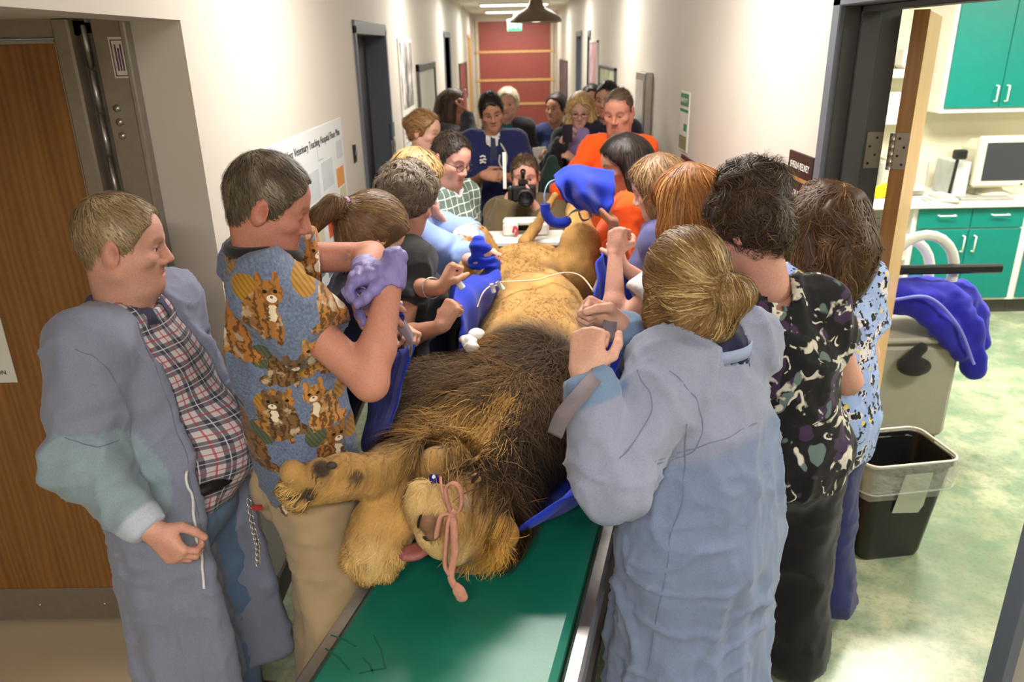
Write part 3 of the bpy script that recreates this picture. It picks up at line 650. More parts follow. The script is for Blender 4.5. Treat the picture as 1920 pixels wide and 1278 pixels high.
# ---------------------------------------------------------------- grey cart with white tube handles, draped coat
gc = empty('grey_cart', 'grey plastic cart with white curved tube handles', 'cart')
g0 = at(1700, 830, Z=0); cgm = plain('cart_grey', srgb(160, 156, 144), .55, var=.04)
cx0, cx1, cy0, cy1 = 1.78, 2.26, 3.62, 4.15
MB().box((cx0, cy0, .06), (cx1, cy1, .60), b=.03).build('body', cgm, gc); MB().box((cx0-.01, cy0-.01, .60), (cx1+.01, cy1+.01, .635), b=.012).build('top', cgm, gc)
for x in (cx0+.05, cx1-.05):
    for y in (cy0+.05, cy1-.05): MB().cyl((x-.012, y, .032), (x+.012, y, .032), .032, 14).build('wheel', black_pl, gc, True)
for yy, hh in ((3.80, 1.12), (4.02, 1.05)):
    pts = [V3(cx0+.12+.0*k, yy, .62)+V3(.0, 0, 0) for k in range(1)]
    pts += [V3(cx0+.12+.17*(1-math.cos(a)), yy, hh-.19+.19*math.sin(a)) for a in np.linspace(0, math.pi, 13)] + [V3(cx0+.46, yy, .62)]
    MB().tube(pts, .026, 12).build('tube_handle', white_pl, gc, True)
MB().box((cx0+.1, 3.74, .93), (cx0+.68, 3.78, .975), rotz(0), None, .008).build('cross_bar', black_pl, gc)
f = Field((-.45, -.35, -.55), (.45, .35, .2), .012)
f.ell((0, 0, 0), (.24, .16, .09), k=.05).ell((-.1, -.05, .02), (.16, .13, .08), k=.05)
f.chain([(.05, -.1, .02), (.15, -.17, -.15), (.21, -.19, -.33)], [.085, .075, .055], .04, ((.5, 1, 0), 1.5)).chain([(.18, .0, 0), (.25, -.03, -.12), (.29, -.06, -.25)], [.08, .07, .055], .04).chain([(-.1, -.12, 0), (.02, -.18, -.1), (.12, -.2, -.24)], [.07, .06, .05], .03).cap((-.24, -.05, -.02), (-.02, -.12, .03), .05, .07, .04)
v, q = f.mesh(); n = normals(v, q); v = v+n*(.016*noise(v*np.array([1, 1, .5]), 11, 4)+.01*noise(v, 26, 8))[:, None]
coat = tag(mesh_obj('blue_jacket', v+np.array([2.12, 3.80, .80]), q, cloth('royal_blue_fleece', srgb(38, 38, 168))), 'royal blue jacket draped over the grey cart', 'jacket')
zipm = plain('zip_blue', srgb(120, 124, 220), .6)
MB().tube(catmull([(1.86, 3.62, .84), (2.02, 3.58, .86), (2.17, 3.55, .72), (2.28, 3.54, .52)]), .008, 6).build('zip', zipm, coat, True)
# bags hanging on the cart
f = Field((-.15, -.12, -.3), (.15, .12, .1), .012).chain([(0, 0, 0), (.0, 0, -.12), (.03, 0, -.24)], [.03, .06, .04], .03); v, q = f.mesh(); v += normals(v, q)*(.01*noise(v, 20))[:, None]
tag(mesh_obj('cloth_bag', v+np.array([1.735, 3.57, .50]), q, cloth('bag_cream', srgb(204, 196, 176))), 'cream cloth bag hanging on the grey cart', 'bag')
f = Field((-.15, -.12, -.15), (.15, .12, .12), .012).ell((0, 0, 0), (.085, .05, .05), k=.02).cap((-.05, 0, .02), (.02, 0, .1), .03, .03, .02); v, q = f.mesh()
tag(mesh_obj('black_pouch', v+np.array([2.0, 3.57, .5]), q, cloth('pouch_black', srgb(38, 36, 38))), 'black pouch hanging below the blue jacket', 'pouch')
# ---------------------------------------------------------------- waste bin
bn = empty('waste_bin', 'black waste bin with a clear plastic liner in the doorway', 'bin')
bc = np.array([1.545, 2.79, 0]); bR = rotz(math.radians(8))
def rrect(w, d, r, z, n=6):
    P = []
    for cx, cy, a0 in ((w/2-r, d/2-r, 0), (-w/2+r, d/2-r, 90), (-w/2+r, -d/2+r, 180), (w/2-r, -d/2+r, 270)):
        for k in range(n): a = math.radians(a0+90*k/(n-1)); P.append(bc+bR @ V3(cx+r*math.cos(a), cy+r*math.sin(a), z))
    return P
def loft(rings, name, mat, parent, cap0=True, cap1=False, smooth=True):
    mb = MB(); V = [p for r in rings for p in r]; n = len(rings[0]); F = []
    for i in range(len(rings)-1):
        for k in range(n): F.append((i*n+k, i*n+(k+1) % n, (i+1)*n+(k+1) % n, (i+1)*n+k))
    if cap0: F.append(tuple(range(n))[::-1])
    if cap1: F.append(tuple((len(rings)-1)*n+k for k in range(n)))
    return smooth_by_angle(mb.add(V, F).build(name, mat, parent), 35)
BH = .47
loft([rrect(.27, .19, .04, .004), rrect(.285, .2, .045, .02), rrect(.37, .27, .05, BH), rrect(.385, .285, .05, BH), rrect(.385, .285, .05, BH-.02), rrect(.36, .26, .05, BH-.02), rrect(.275, .19, .04, .02)], 'body', black_pl, bn)
lin = NT('clear_liner'); lin.col(srgb(214, 216, 208)).set(.25, 0, .6); lin.b.inputs['Alpha'].default_value = .33; lin.bump(lin.noise(lin.coord(), 28, 4), .9, .02)
rg = [rrect(.355, .255, .05, BH-.16), rrect(.372, .268, .05, BH-.02), rrect(.39, .29, .05, BH+.012), rrect(.405, .305, .055, BH-.005), rrect(.405, .305, .055, BH-.06), rrect(.395, .295, .05, BH-.115)]
rg = [[p+V3(*(RNG.normal(0, .003, 3))) for p in r] for r in rg]
loft(rg, 'liner', lin.m, bn, False)
rim = rrect(.393, .293, .052, BH+.012); MB().tube(rim, .005, 6, closed=True).build('liner_rim', white_pl, bn, True)
rimb = [p+V3(*(RNG.normal(0, .002, 3))) for p in rrect(.40, .30, .052, BH-.115)]; MB().tube(rimb, .004, 6, closed=True).build('liner_hem', lin.m, bn, True)
lin2 = NT('cloudy_label'); lin2.col(srgb(186, 190, 176)).set(.4)
def binface(u, z, off=.004):   # front face point
    t = (z-.02)/(BH-.02); dy = -(.2+(.27-.2)*t)/2-off; return bc+bR @ V3(u*(.285+.085*t), dy, z)
mb = MB(); mb.add([binface(-.12, BH-.03, .02), binface(.2, BH-.03, .02), binface(.24, BH-.2, .006), binface(.2, BH-.235, .005), binface(-.16, BH-.225, .005)], [(4, 3, 2, 1, 0)]); mb.add([binface(-.12, BH-.03, .018), binface(.2, BH-.03, .018), binface(.24, BH-.2, .003), binface(.2, BH-.235, .003), binface(-.16, BH-.225, .003)], [(0, 1, 2, 3, 4)]).build('cloudy_patch', lin2.m, bn)
st = empty('door_floor_plate', 'small white plate on the floor by the doorway', 'plate'); s = at(1511, 1222, Z=0)
MB().box((s[0]-.012, s[1]-.03, 0), (s[0]+.012, s[1]+.03, .004), rotz(.15), s, .001).build('plate', white_pl, st); MB().lathe([(0, .0055), (.005, .005), (.006, .003)], (s[0], s[1], 0), 8).build('screw', steel, st)
# ================================================================ gurney (rotated trolley with green pad)
TZ = .74
gA = math.radians(-14.5); Rg = rotz(gA)
pL = at(575, 1278, Z=TZ); pL2 = at(690, 1090, Z=TZ); pR = at(1041, 1278, Z=TZ)
dirv = unit(np.array([math.sin(-gA), math.cos(gA), 0])); sid = np.array([dirv[1], -dirv[0], 0])
wid = abs((pR-pL)@sid); mid = (pL+pR)/2; g_c = mid+dirv*(.62-((mid-pL)@dirv)*0)
g_c[2] = 0
gu = empty('gurney', 'steel trolley with a thick green vinyl pad under the lion', 'gurney')
vin = NT('green_vinyl'); vv = vin.coord(); vin.col(vin.ramp(vin.noise(vv, 5, 4), [(.3, srgb(16, 104, 86)), (.7, srgb(24, 120, 100))])).set(.38, 0, .7); vin.bump(vin.noise(vv, 260, 2), .08, .002)
def gb(name, lo, hi, mat, b=.0):
    lo = np.array(lo)+g_c; hi = np.array(hi)+g_c; return MB().box(lo, hi, Rg, g_c, b).build(name, mat, gu)
hw = wid/2; LEN = 1.05
gb('pad', (-hw, -LEN, TZ-.07), (hw, LEN, TZ), vin.m, .016)
for s_ in (-1, 1):
    gb('side_rail', (s_*(hw+.006), -LEN-.02, TZ-.10), (s_*(hw+.05), LEN+.02, TZ-.03), steel, .008)
    gb('lower_rail', (s_*(hw-.02), -LEN+.1, .26), (s_*(hw+.02), LEN-.1, .30), steel, .006)
    for e in (-1, 1):
        gb('leg', (s_*hw-.02, e*(LEN-.12)-.02, .1), (s_*hw+.02, e*(LEN-.12)+.02, TZ-.09), steel, .006)
        w = np.array([s_*hw, e*(LEN-.12), .055]); a = g_c+Rg @ (w-V3(.015, 0, 0)); b = g_c+Rg @ (w+V3(.015, 0, 0)); MB().cyl(a, b, .054, 20).build('wheel', black_pl, gu, True)
gb('end_rail', (-hw, LEN, TZ-.1), (hw, LEN+.04, TZ-.03), steel, .008); gb('deck', (-hw, -LEN, TZ-.095), (hw, LEN, TZ-.072), steel_dull)
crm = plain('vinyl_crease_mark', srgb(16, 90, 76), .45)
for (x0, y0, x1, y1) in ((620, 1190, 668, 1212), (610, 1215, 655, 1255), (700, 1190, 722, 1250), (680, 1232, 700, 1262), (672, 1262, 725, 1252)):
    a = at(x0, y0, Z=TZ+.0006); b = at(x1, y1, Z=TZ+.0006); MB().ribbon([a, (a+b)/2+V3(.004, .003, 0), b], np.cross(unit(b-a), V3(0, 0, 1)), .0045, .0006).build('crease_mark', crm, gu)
# ================================================================ the lion, on its back in the slings
def LY(y): return float(np.interp(y, [440, 520, 620, 700, 760, 850, 950, 1050], [3.6, 3.0, 2.52, 2.2, 2.03, 1.86, 1.70, 1.60]))
def LP(px, py, down=.0, Y=None): return at(px, py, Y=LY(py) if Y is None else Y)-V3(0, -.25*down, down)
tan, tan_d, cream = srgb(180, 140, 82), srgb(138, 104, 62), srgb(204, 172, 116)
brown, dkbrown, blond, gold = srgb(76, 60, 44), srgb(44, 34, 26), srgb(178, 134, 66), srgb(138, 100, 50)
lf = Field((-.75, 1.35, .70), (.52, 4.15, 1.62), .0105)
# trunk, belly up
lf.chain([LP(985, 640, .19), LP(995, 575, .20), LP(1000, 520, .21), LP(995, 480, .21)], [.205, .215, .22, .215], .06, ((0, 0, 1), 1.12))
lf.ell(LP(990, 462, .19, 3.45), (.255, .24, .19), k=.08)
# thighs and hind legs
lf.chain([LP(905, 500, .1, 3.35), at(885, 465, 3.42), at(868, 448, 3.30)], [.12, .095, .046], .06)
lf.chain([at(868, 448, 3.30), at(862, 470, 3.18), at(875, 505, 3.08)], [.046, .045, .042], .03)
lf.chain([LP(1075, 505, .08, 3.35), at(1090, 465, 3.45), at(1083, 400, 3.62)], [.12, .085, .052], .06)
lf.chain([at(1083, 400, 3.62), at(1080, 385, 3.75)], [.05, .045], .03)
# tail, lifted
lf.chain([at(985, 455, 3.75), at(1004, 425, 3.82), at(1025, 390, 3.86), at(1040, 366, 3.9)], [.035, .026, .022, .018], .02)
# neck and mane mass
for px, py, dn, r in ((985, 655, .17, (.25, .2, .17)), (870, 705, .17, (.22, .2, .17)), (955, 745, .17, (.2, .19, .17)), (805, 780, .12, (.1, .15, .12)), (955, 850, .11, (.075, .16, .11)), (885, 820, .14, (.14, .17, .13)), (1015, 690, .16, (.11, .16, .14)), (790, 700, .15, (.12, .15, .13))):
    lf.ell(LP(px, py, dn), r, k=.08)
# beard ridge and locks
lf.chain([LP(905, 715, .03), LP(870, 780, .02), LP(835, 845, .03)], [.05, .06, .04], .04)
# head
lf.ell(LP(890, 945, .11), (.115, .12, .105), k=.06)
lf.cap(at(880, 940, 1.74), at(812, 955, 1.60), .092, .07, .05)
lf.ell(at(792, 932, 1.585), (.047, .042, .05), k=.025).ell(at(830, 985, 1.55), (.052, .04, .05), k=.03)
lf.ell(at(803, 985, 1.53), (.026, .02, .028), k=.012)
lf.cap(at(800, 1010, 1.545), at(850, 1038, 1.56), .02, .025, .02)
lf.cap(at(838, 990, 1.57), at(905, 1000, 1.66), .05, .075, .05)
lf.cap(at(808, 868, 1.70), at(850, 855, 1.80), .032, .04, .02)          # lower jaw lip flap
lf.cap(at(812, 893, 1.64), at(838, 893, 1.66), .012, .012, .012, 's')     # mouth gap
lf.cap(at(776, 975, 1.535), at(792, 1004, 1.515), .006, .008, .008, 's').cap(at(800, 1012, 1.515), at(806, 1008, 1.515), .007, .006, .006, 's')
lf.cap(at(885, 905, 1.60), at(900, 886, 1.62), .010, .012, .02, 's')      # eye hollow
lf.ell(at(892, 896, 1.638), (.013, .013, .013), k=.006)
# ear
lf.ell(at(938, 1000, 1.63), (.05, .028, .05), k=.02).ell(at(925, 1012, 1.595), (.026, .018, .026), k=.015, mode='s')
# near foreleg with its paw turned down
lf.chain([LP(805, 830, .06), at(765, 900, 1.76), at(715, 985, 1.63), at(697, 1030, 1.59)], [.09, .082, .072, .075], .04)
for i, (px, py) in enumerate(((664, 1052), (690, 1070), (720, 1066), (742, 1040))): lf.cap(at(690+9*i, 1022, 1.57), at(px, py, 1.55), .038, .03, .004)
for px, py in ((676, 1066), (706, 1072), (733, 1058)): lf.cap(at(px+2, py-22, 1.515), at(px, py+4, 1.52), .006, .009, .01, 's')
# far foreleg, pads showing
lf.chain([LP(790, 820, .06), at(735, 880, 1.72), at(690, 892, 1.64), at(640, 893, 1.60), at(590, 905, 1.58)], [.085, .068, .05, .052, .055], .03)
for px, py in ((548, 888), (545, 918), (560, 938), (600, 880)): lf.cap(at(590, 905, 1.57), at(px, py, 1.54), .042, .027, .004)
lf.ell(at(668, 893, 1.585), (.032, .025, .034), k=.012)
lf.plane((0, 0, -1), -.768, .015)
V, Q = lf.mesh(); N = normals(V, Q)
BL = []   # colour blobs: centre, radius, colour, strength
def blob(px, py, r, c, Y=None, s=1.0): BL.append((LP(px, py, 0, Y), r, c, s))
for a in ((985, 650, .20, brown), (1040, 650, .12, dkbrown), (860, 690, .2, brown), (790, 720, .18, brown), (770, 800, .16, brown), (780, 760, .08, dkbrown), (850, 740, .09, dkbrown), (960, 700, .10, gold), (940, 665, .06, gold), (1010, 740, .13, brown), (1020, 830, .14, dkbrown), (990, 880, .12, dkbrown), (960, 800, .06, dkbrown), (880, 735, .06, gold), (870, 790, .10, blond), (835, 840, .10, blond), (900, 830, .07, cream), (925, 800, .06, blond), (900, 960, .10, tan_d), (860, 1000, .08, tan_d), (935, 950, .09, tan_d*.7), (800, 650, .12, brown), (735, 850, .05, tan_d), (820, 720, .12, brown), (760, 690, .1, brown), (1050, 720, .1, dkbrown), (900, 705, .07, brown)): blob(*a)
for a in ((985, 690, .07, gold), (955, 645, .05, gold)): blob(*a)
for a in ((792, 925, .05, cream, 1.56), (800, 1012, .03, cream, 1.53), (840, 1036, .035, cream, 1.54), (885, 930, .02, srgb(196, 172, 136), 1.6), (899, 914, .013, srgb(216, 200, 172), 1.6), (803, 985, .028, srgb(120, 88, 62), 1.51), (930, 1005, .05, blond, 1.61)): blob(*a)
for a in ((785, 982, .011, srgb(26, 20, 18), 1.515), (806, 1011, .008, srgb(26, 20, 18), 1.515), (825, 893, .022, srgb(40, 30, 24), 1.64), (888, 898, .011, srgb(30, 24, 20), 1.62), (898, 886, .010, srgb(36, 26, 22), 1.62), (925, 1015, .022, srgb(110, 82, 50), 1.59)): blob(*a)
for a in ((602, 880, .014, srgb(56, 46, 40), 1.52), (580, 930, .013, srgb(60, 50, 40), 1.52), (548, 935, .012, srgb(70, 58, 44), 1.52), (672, 897, .016, srgb(84, 68, 50), 1.55), (697, 1060, .06, cream, 1.55)): blob(*a)
def lion_col(P):
    n1 = noise(P*np.array([1, .7, 1]), 9, 2)[:, None]; n2 = noise(P, 24, 5)[:, None]
    w0 = np.full((len(P), 1), .10); C = w0*(tan[None]*(1+.13*n1)); Wt = w0.copy()
    y = P[:, 1:2]; w = .9*sstep(2.5, 2.75, y); C = C+w*tan*(1+.22*n1+.12*n2+.12*noise(P*np.array([1, .4, 1]), 5, 77)[:, None]); Wt = Wt+w
    for c, r, k, s in BL:
        d = np.linalg.norm(P-c, axis=1, keepdims=True)/(r*(1.25 if k is brown or k is dkbrown else 1)); w = s*np.exp(-d**2*1.6)**1.5*(26 if r < .06 else 5.0); C = C+w*k[None]; Wt = Wt+w
    return (C/Wt)*(1+.12*n2)
fur_m = vcol('lion_fur', .85, .1, .5, 160, .15)
lion = tag(mesh_obj('lion', V+N*(.004*noise(V, 34, 1)+.007*noise(V*np.array([1, 1, 1]), 13, 9))[:, None], Q, fur_m, None, lion_col(V)), 'sedated male lion with a dark shaggy mane lying on its back in blue slings', 'lion')
# mane strands
CT = []   # flow control points: position, image-plane direction turned into the scene
def ctl(px, py, dx, dy): CT.append((LP(px, py), unit(CR*dx-CU*dy)))
for a in ((1040, 620, -.9, -.1), (980, 625, -1, .1), (900, 650, -1, .05), (820, 660, -1, .3), (770, 690, -.8, .7), (760, 760, -.5, 1), (760, 830, -.35, 1), (830, 720, -1, .5), (820, 780, -.7, .8), (900, 690, -1, .5), (960, 690, -.9, .5), (900, 740, -.8, .7), (880, 790, -.55, 1), (840, 830, -.5, 1), (820, 862, -.2, 1), (930, 790, -.5, .8), (1000, 720, -.3, 1), (1030, 780, -.2, 1), (1000, 850, -.3, 1), (965, 920, -.35, 1), (920, 860, -.6, .8), (940, 960, -.4, .9), (1060, 660, .2, 1)): ctl(*a)
CTp = np.array([c[0] for c in CT]); CTd = np.array([c[1] for c in CT])
def lflow(P, t):
    d2 = ((P[:, None]-CTp[None])**2).sum(2)+1e-4; w = 1/d2**1.5; f = (w[:, :, None]*CTd[None]).sum(1)/w.sum(1, keepdims=True)
    return f/np.linalg.norm(f, axis=1, keepdims=True)+.32*np.stack([noise(P, 9, 20+i) for i in range(3)], 1)+V3(0, 0, -.15*t)
mane_poly = [LP(*p) for p in ((985, 650), (900, 670), (820, 690), (870, 720), (960, 740), (800, 780), (770, 730), (880, 800), (840, 840), (990, 800), (985, 870), (1040, 670), (1030, 720))]
MP = np.array(mane_poly)
def in_mane(P):
    d = np.sqrt(((P[:, None]-MP[None])**2).sum(2)).min(1); return np.clip(1.25-d/.12, 0, 1)*(P[:, 2] > .8)
rt = surf_points(V, Q, 24000, in_mane)
a = strands(lf, rt, lflow, .19, 6, .003, (.003, .03), .16, lion_col, .3, clump=.55, cfq=24, var=.3)
rt = surf_points(V, Q, 9000, in_mane)
b = strands(lf, rt, lflow, .13, 5, .002, (.008, .045), .4, lambda P: lion_col(P)*1.2, .5, clump=.5)
bp = np.concatenate([np.tile(LP(*p), (460, 1)) for p in ((840, 838), (828, 852), (856, 835), (950, 762), (932, 775), (915, 792), (900, 815), (925, 822), (885, 838), (868, 852), (905, 845))]); bp = bp+RNG.normal(0, .022, bp.shape)
d = strands(lf, bp, lambda P, t: lflow(P, t)+.5*np.stack([noise(P+t*.05, 26, 90+i) for i in range(3)], 1)*1.2+unit(-CU*.8-CR*.35)*.5, .14, 6, .0025, (.008, .04), .16, lambda P: np.tile(srgb(184, 142, 78), (len(P), 1))*(1+.25*noise(P, 22, 31)[:, None]), .35, clump=.45, cfq=26, var=.25)
v, q, c = join([a, b, d]); mesh_obj('mane', v, q, vcol('mane_hair', .7, 0, 0, 90, .12), lion, c)
# short coat on body, legs and face
def fdir(P, t):
    f = np.tile(V3(-.05, -1, -.2), (len(P), 1)); leg = P[:, 1] < 2.3; f[leg] = V3(-.45, -.35, -.9)
    return f+.4*np.stack([noise(P, 14, 40+i) for i in range(3)], 1)
def in_body(P): return (1-in_mane(P)*.9)*(P[:, 2] > .8)
rt = surf_points(V, Q, 28000, in_body); a = strands(lf, rt, fdir, .024, 2, .0024, (.0006, .004), .3, lion_col, .3, var=.1)
mesh_obj('short_coat', a[0], a[1], _M['mane_hair'], lion, a[2])
# blond fringe of the ear, tufts between the toes
ep = np.concatenate([np.tile(at(925, 1010, 1.62), (420, 1)), np.tile(at(905, 1005, 1.63), (220, 1))]); ep = ep+RNG.normal(0, .018, ep.shape)
a = strands(lf, ep, lambda P, t: np.tile(unit(CR*-.25-CU*1.0), (len(P), 1))+V3(0, -.2, 0), .075, 5, .0016, (.004, .03), .45, lambda P: np.tile(blond*1.15, (len(P), 1)), .9)
mesh_obj('ear_fringe', a[0], a[1], _M['mane_hair'], lion, a[2])
mesh_obj('eye', *(lambda s: s.mesh())(Field(at(892, 896, 1.625)-.03, at(892, 896, 1.625)+.03, .0028).cap(at(886, 903, 1.622), at(898, 888, 1.622), .0042, .0048, 0)), plain('lion_eye', srgb(46, 30, 18), .12, bump=0), lion)
for pts in ([(790, 964), (785, 976), (784, 990)], [(793, 1005), (800, 1011), (808, 1011)]): MB().tube(catmull([at(x, y, 1.506) for x, y in pts]), [.001, .002]+[.0032]*13+[.0025, .001], 6).build('nostril', plain('lip_black', srgb(24, 18, 16), .5), lion, True)
mesh_obj('nose', *Field(at(803, 990, 1.5)-.05, at(803, 990, 1.5)+.05, .004).ell(at(803, 982, 1.512), (.022, .012, .024), k=.01).ell(at(812, 1003, 1.512), (.018, .012, .014), k=.012).mesh(), plain('nose_leather', srgb(126, 92, 66), .55, var=.2, scale=70, bump=.4), lion)
tp = np.concatenate([np.tile(at(px, py, 1.545), (170, 1)) for px, py in ((655, 1045), (672, 1066), (700, 1076), (730, 1062), (744, 1040), (545, 905), (550, 930), (565, 945))]); tp = tp+RNG.normal(0, .012, tp.shape)
a = strands(lf, tp, lambda P, t: np.where(P[:, :1] > -.42, unit(-CU*1.0-CR*.1), unit(-CR*.8-CU*.35))+V3(0, 0, 0), .04, 4, .0022, (.002, .012), .3, lambda P: np.tile(srgb(196, 160, 100), (len(P), 1)), .8, var=.15)
mesh_obj('toe_fur', a[0], a[1], _M['mane_hair'], lion, a[2])
tg = Field((-.06, -.06, -.04), (.06, .06, .04), .005).ell((0, 0, 0), (.042, .028, .016), k=.01).plane((0, -.1, 1), .012, .004); v, q = tg.mesh()
mesh_obj('tongue', v @ rotz(.5).T+at(778, 1034, 1.545), q, plain('tongue_pink', srgb(150, 88, 84), .35, var=.15, scale=60, bump=.4), lion)
for px, py, r in ((603, 878, .014), (622, 872, .010), (549, 940, .009), (581, 931, .009)):
    mesh_obj('toe_pad', *Field(at(px, py, 1.525)-.03, at(px, py, 1.525)+.03, .004).ell(at(px, py, 1.53), (r*1.3, r*.8, r), k=0).mesh(), plain('toe_pad_dark', srgb(60, 50, 44), .7), lion)
# gauze tied round the muzzle
gz = plain('pink_gauze', srgb(198, 140, 122), .9, var=.12, scale=60, bump=.6)
ga = empty('muzzle_tie', 'pink gauze strip knotted round the muzzle of the lion', 'gauze')
kn = at(846, 962, 1.50)
MB().ribbon(catmull([kn, at(838, 935, 1.485), at(836, 915, 1.485), at(848, 905, 1.485), at(862, 915, 1.485), at(866, 940, 1.485), at(860, 958, 1.49), kn]), CF+CR*.3, .014, .006).build('bow_loop', gz, ga, True)
MB().ribbon(catmull([kn, at(828, 968, 1.49), at(822, 985, 1.485), at(818, 1008, 1.485)]), CF+CR, .014, .005).build('short_tail', gz, ga, True)
MB().ribbon(catmull([kn, at(840, 985, 1.485), at(836, 1030, 1.475), at(835, 1060, 1.47), at(843, 1076, 1.47)]), CF+CR*.6, .013, .005).build('long_tail', gz, ga, True)
MB().ribbon(catmull([kn, at(851, 990, 1.485), at(852, 1040, 1.475), at(846, 1070, 1.47), at(848, 1090, 1.465), at(866, 1116, 1.46)]), CR+CU*.2, .016, .004).build('long_tail', gz, ga, True)
f = Field((-.03, -.03, -.05), (.03, .03, .05), .004).chain([(0, 0, .02), (.004, 0, -.005), (.01, 0, -.022)], [.006, .014, .016], .01, ((0, 1, 0), 3.0)); v, q = f.mesh(); mesh_obj('frayed_end', v+at(857, 1104, 1.462), q, gz, ga)
MB().tube(catmull([kn, at(834, 940, 1.515), at(828, 915, 1.55), at(826, 895, 1.60)]), .004, 6).build('muzzle_band', gz, ga, True)
mesh_obj('knot', *Field(kn-.03, kn+.03, .004).ell(kn, (.012, .01, .012), k=0).mesh(), gz, ga)
bd = empty('tube_plug', 'blue plastic tube plug at the corner of the mouth of the lion', 'plug')
mesh_obj('cap', *Field(at(813, 897, 1.6)-.03, at(813, 897, 1.6)+.03, .003).ell(at(813, 897, 1.6), (.012, .012, .013), k=0).mesh(), plain('plug_blue', srgb(28, 30, 130), .2, bump=0), bd)
MB().cyl(at(813, 893, 1.588), at(813, 894, 1.58), .004, 8).build('port', white_pl, bd)
# bandage, drip lines, dressing
bdm = cloth('white_bandage', srgb(232, 230, 222)); bg = empty('leg_bandage', 'white bandage on the raised hind leg of the lion', 'bandage')
f = Field(at(868, 440, 3.3)-.12, at(868, 440, 3.3)+.12, .008).cap(at(867, 444, 3.285), at(876, 442, 3.31), .046, .05, .01); v, q = f.mesh(); mesh_obj('wrap', v, q, bdm, bg)
dr = empty('belly_dressing', 'crumpled white gauze dressing at the edge of the mane', 'gauze')
f = Field(LP(885, 640)-.12, LP(885, 640)+.12, .006)
for px, py, r in ((880, 645, .03), (893, 632, .028), (885, 655, .028), (872, 640, .02)): f.ell(LP(px, py, -.01), (r, r*.8, r*.7), k=.01)
v, q = f.mesh(); mesh_obj('pad', v+normals(v, q)*(.006*noise(v, 60))[:, None], q, bdm, dr)
tubm = plain('clear_drip_tube', srgb(214, 200, 170), .25, bump=0)
def drip(name, label, pts, r=.0028): return tag(MB().tube(catmull(pts), r, 6).build(name, tubm, None, True), label, 'tube', 'clear drip tubes')
drip('drip_tube', 'clear drip tube lying across the belly of the lion', [LP(935, 533, -.01, 2.9), LP(1005, 531, -.015, 2.93), LP(1030, 525, -.018, 2.97), LP(1062, 517, -.015, 3.0), LP(1090, 520, -.005, 2.98), at(1112, 545, 2.85), at(1118, 560, 2.8)])
drip('drip_tube', 'clear drip tube looping in front of the small blue sling', [at(895, 575, 2.6), at(905, 550, 2.63), at(918, 537, 2.68), at(930, 535, 2.75), LP(940, 533, -.012, 2.88)])
drip('drip_tube', 'clear drip tube arching from the bandaged hind leg', [at(876, 425, 3.28), at(892, 418, 3.3), at(905, 425, 3.4), at(912, 440, 3.5)])
cn = empty('drip_connector', 'white plastic drip connector on the blue sling edge', 'connector')
for p0, p1 in (((922, 532), (926, 548)), ((932, 528), (944, 542))): MB().cyl(at(*p0, 2.66), at(*p1, 2.66), .008, 10).build('clamp', white_pl, cn, True)
# ---------------------------------------------------------------- slings
blue = cloth('royal_blue_sling', srgb(26, 52, 178), .8, .1); web = cloth('grey_webbing', srgb(122, 112, 120), .8, .1, 500)
def sheet(name, rows, mat, parent, nu=6, nv=6, th=.006, fold=.008, seed=3, ff=14):
    R = [catmull(r, nu) for r in rows]; G = np.array([catmull([R[j][i] for j in range(len(R))], nv) for i in range(len(R[0]))])   # [u][v]
    nu_, nv_ = G.shape[:2]; du = np.gradient(G, axis=0); dv = np.gradient(G, axis=1); Nn = np.cross(du, dv); Nn /= np.linalg.norm(Nn, axis=2, keepdims=True)+1e-9
    vv = np.arange(nv_)[None, :, None]/nv_; ph = noise(np.stack([np.arange(nu_)*.05, np.zeros(nu_), np.zeros(nu_)], 1), 3, seed)[:, None, None]
    G = G+Nn*fold*(np.sin(vv*ff+ph*2)+.6*noise(G.reshape(-1, 3), 14, seed).reshape(nu_, nv_, 1))
    A = (G+Nn*th/2).reshape(-1, 3); Bb = (G-Nn*th/2).reshape(-1, 3); n = nu_*nv_; F = []
    for i in range(nu_-1):
        for j in range(nv_-1):
            a, b, c, d = i*nv_+j, (i+1)*nv_+j, (i+1)*nv_+j+1, i*nv_+j+1; F += [(a, b, c, d), (n+d, n+c, n+b, n+a)]
    for i in range(nu_-1):
        for j in (0, nv_-1): a, b = i*nv_+j, (i+1)*nv_+j; F.append((a, b, n+b, n+a) if j else (b, a, n+a, n+b))
    for j in range(nv_-1):
        for i in (0, nu_-1): a, b = i*nv_+j, i*nv_+j+1; F.append((b, a, n+a, n+b) if i else (a, b, n+b, n+a))
    return mesh_obj(name, np.concatenate([A, Bb]), np.array(F), mat, parent)
s1 = empty('front_sling', 'large blue lifting sling under the chest and mane of the lion', 'sling', 'blue lifting slings')
sheet('fabric', [
    [at(772, 645, 1.86), at(748, 740, 1.87), at(732, 850, 1.90), V3(-.22, 1.86, .80), V3(-.06, 1.80, .762), at(962, 1004, 1.66), at(1040, 945, 1.68), at(1098, 900, 1.72), at(1150, 800, 1.74), at(1158, 690, 1.76)],
    [at(735, 665, 2.06), at(722, 760, 2.07), at(712, 850, 2.08), V3(-.24, 2.06, .79), V3(-.03, 2.02, .76), V3(.14, 1.98, .77), V3(.24, 1.93, .86), at(1095, 830, 1.90), at(1135, 740, 1.90), at(1155, 690, 1.88)],
    [at(692, 690, 2.28), at(690, 770, 2.26), at(689, 850, 2.25), V3(-.25, 2.28, .79), V3(0, 2.25, .76), V3(.16, 2.22, .78), V3(.26, 2.18, .9), at(1100, 740, 2.1), at(1130, 690, 2.1), at(1140, 660, 2.1)]], blue, s1, 6, 8, .006, .007, 4, 40)
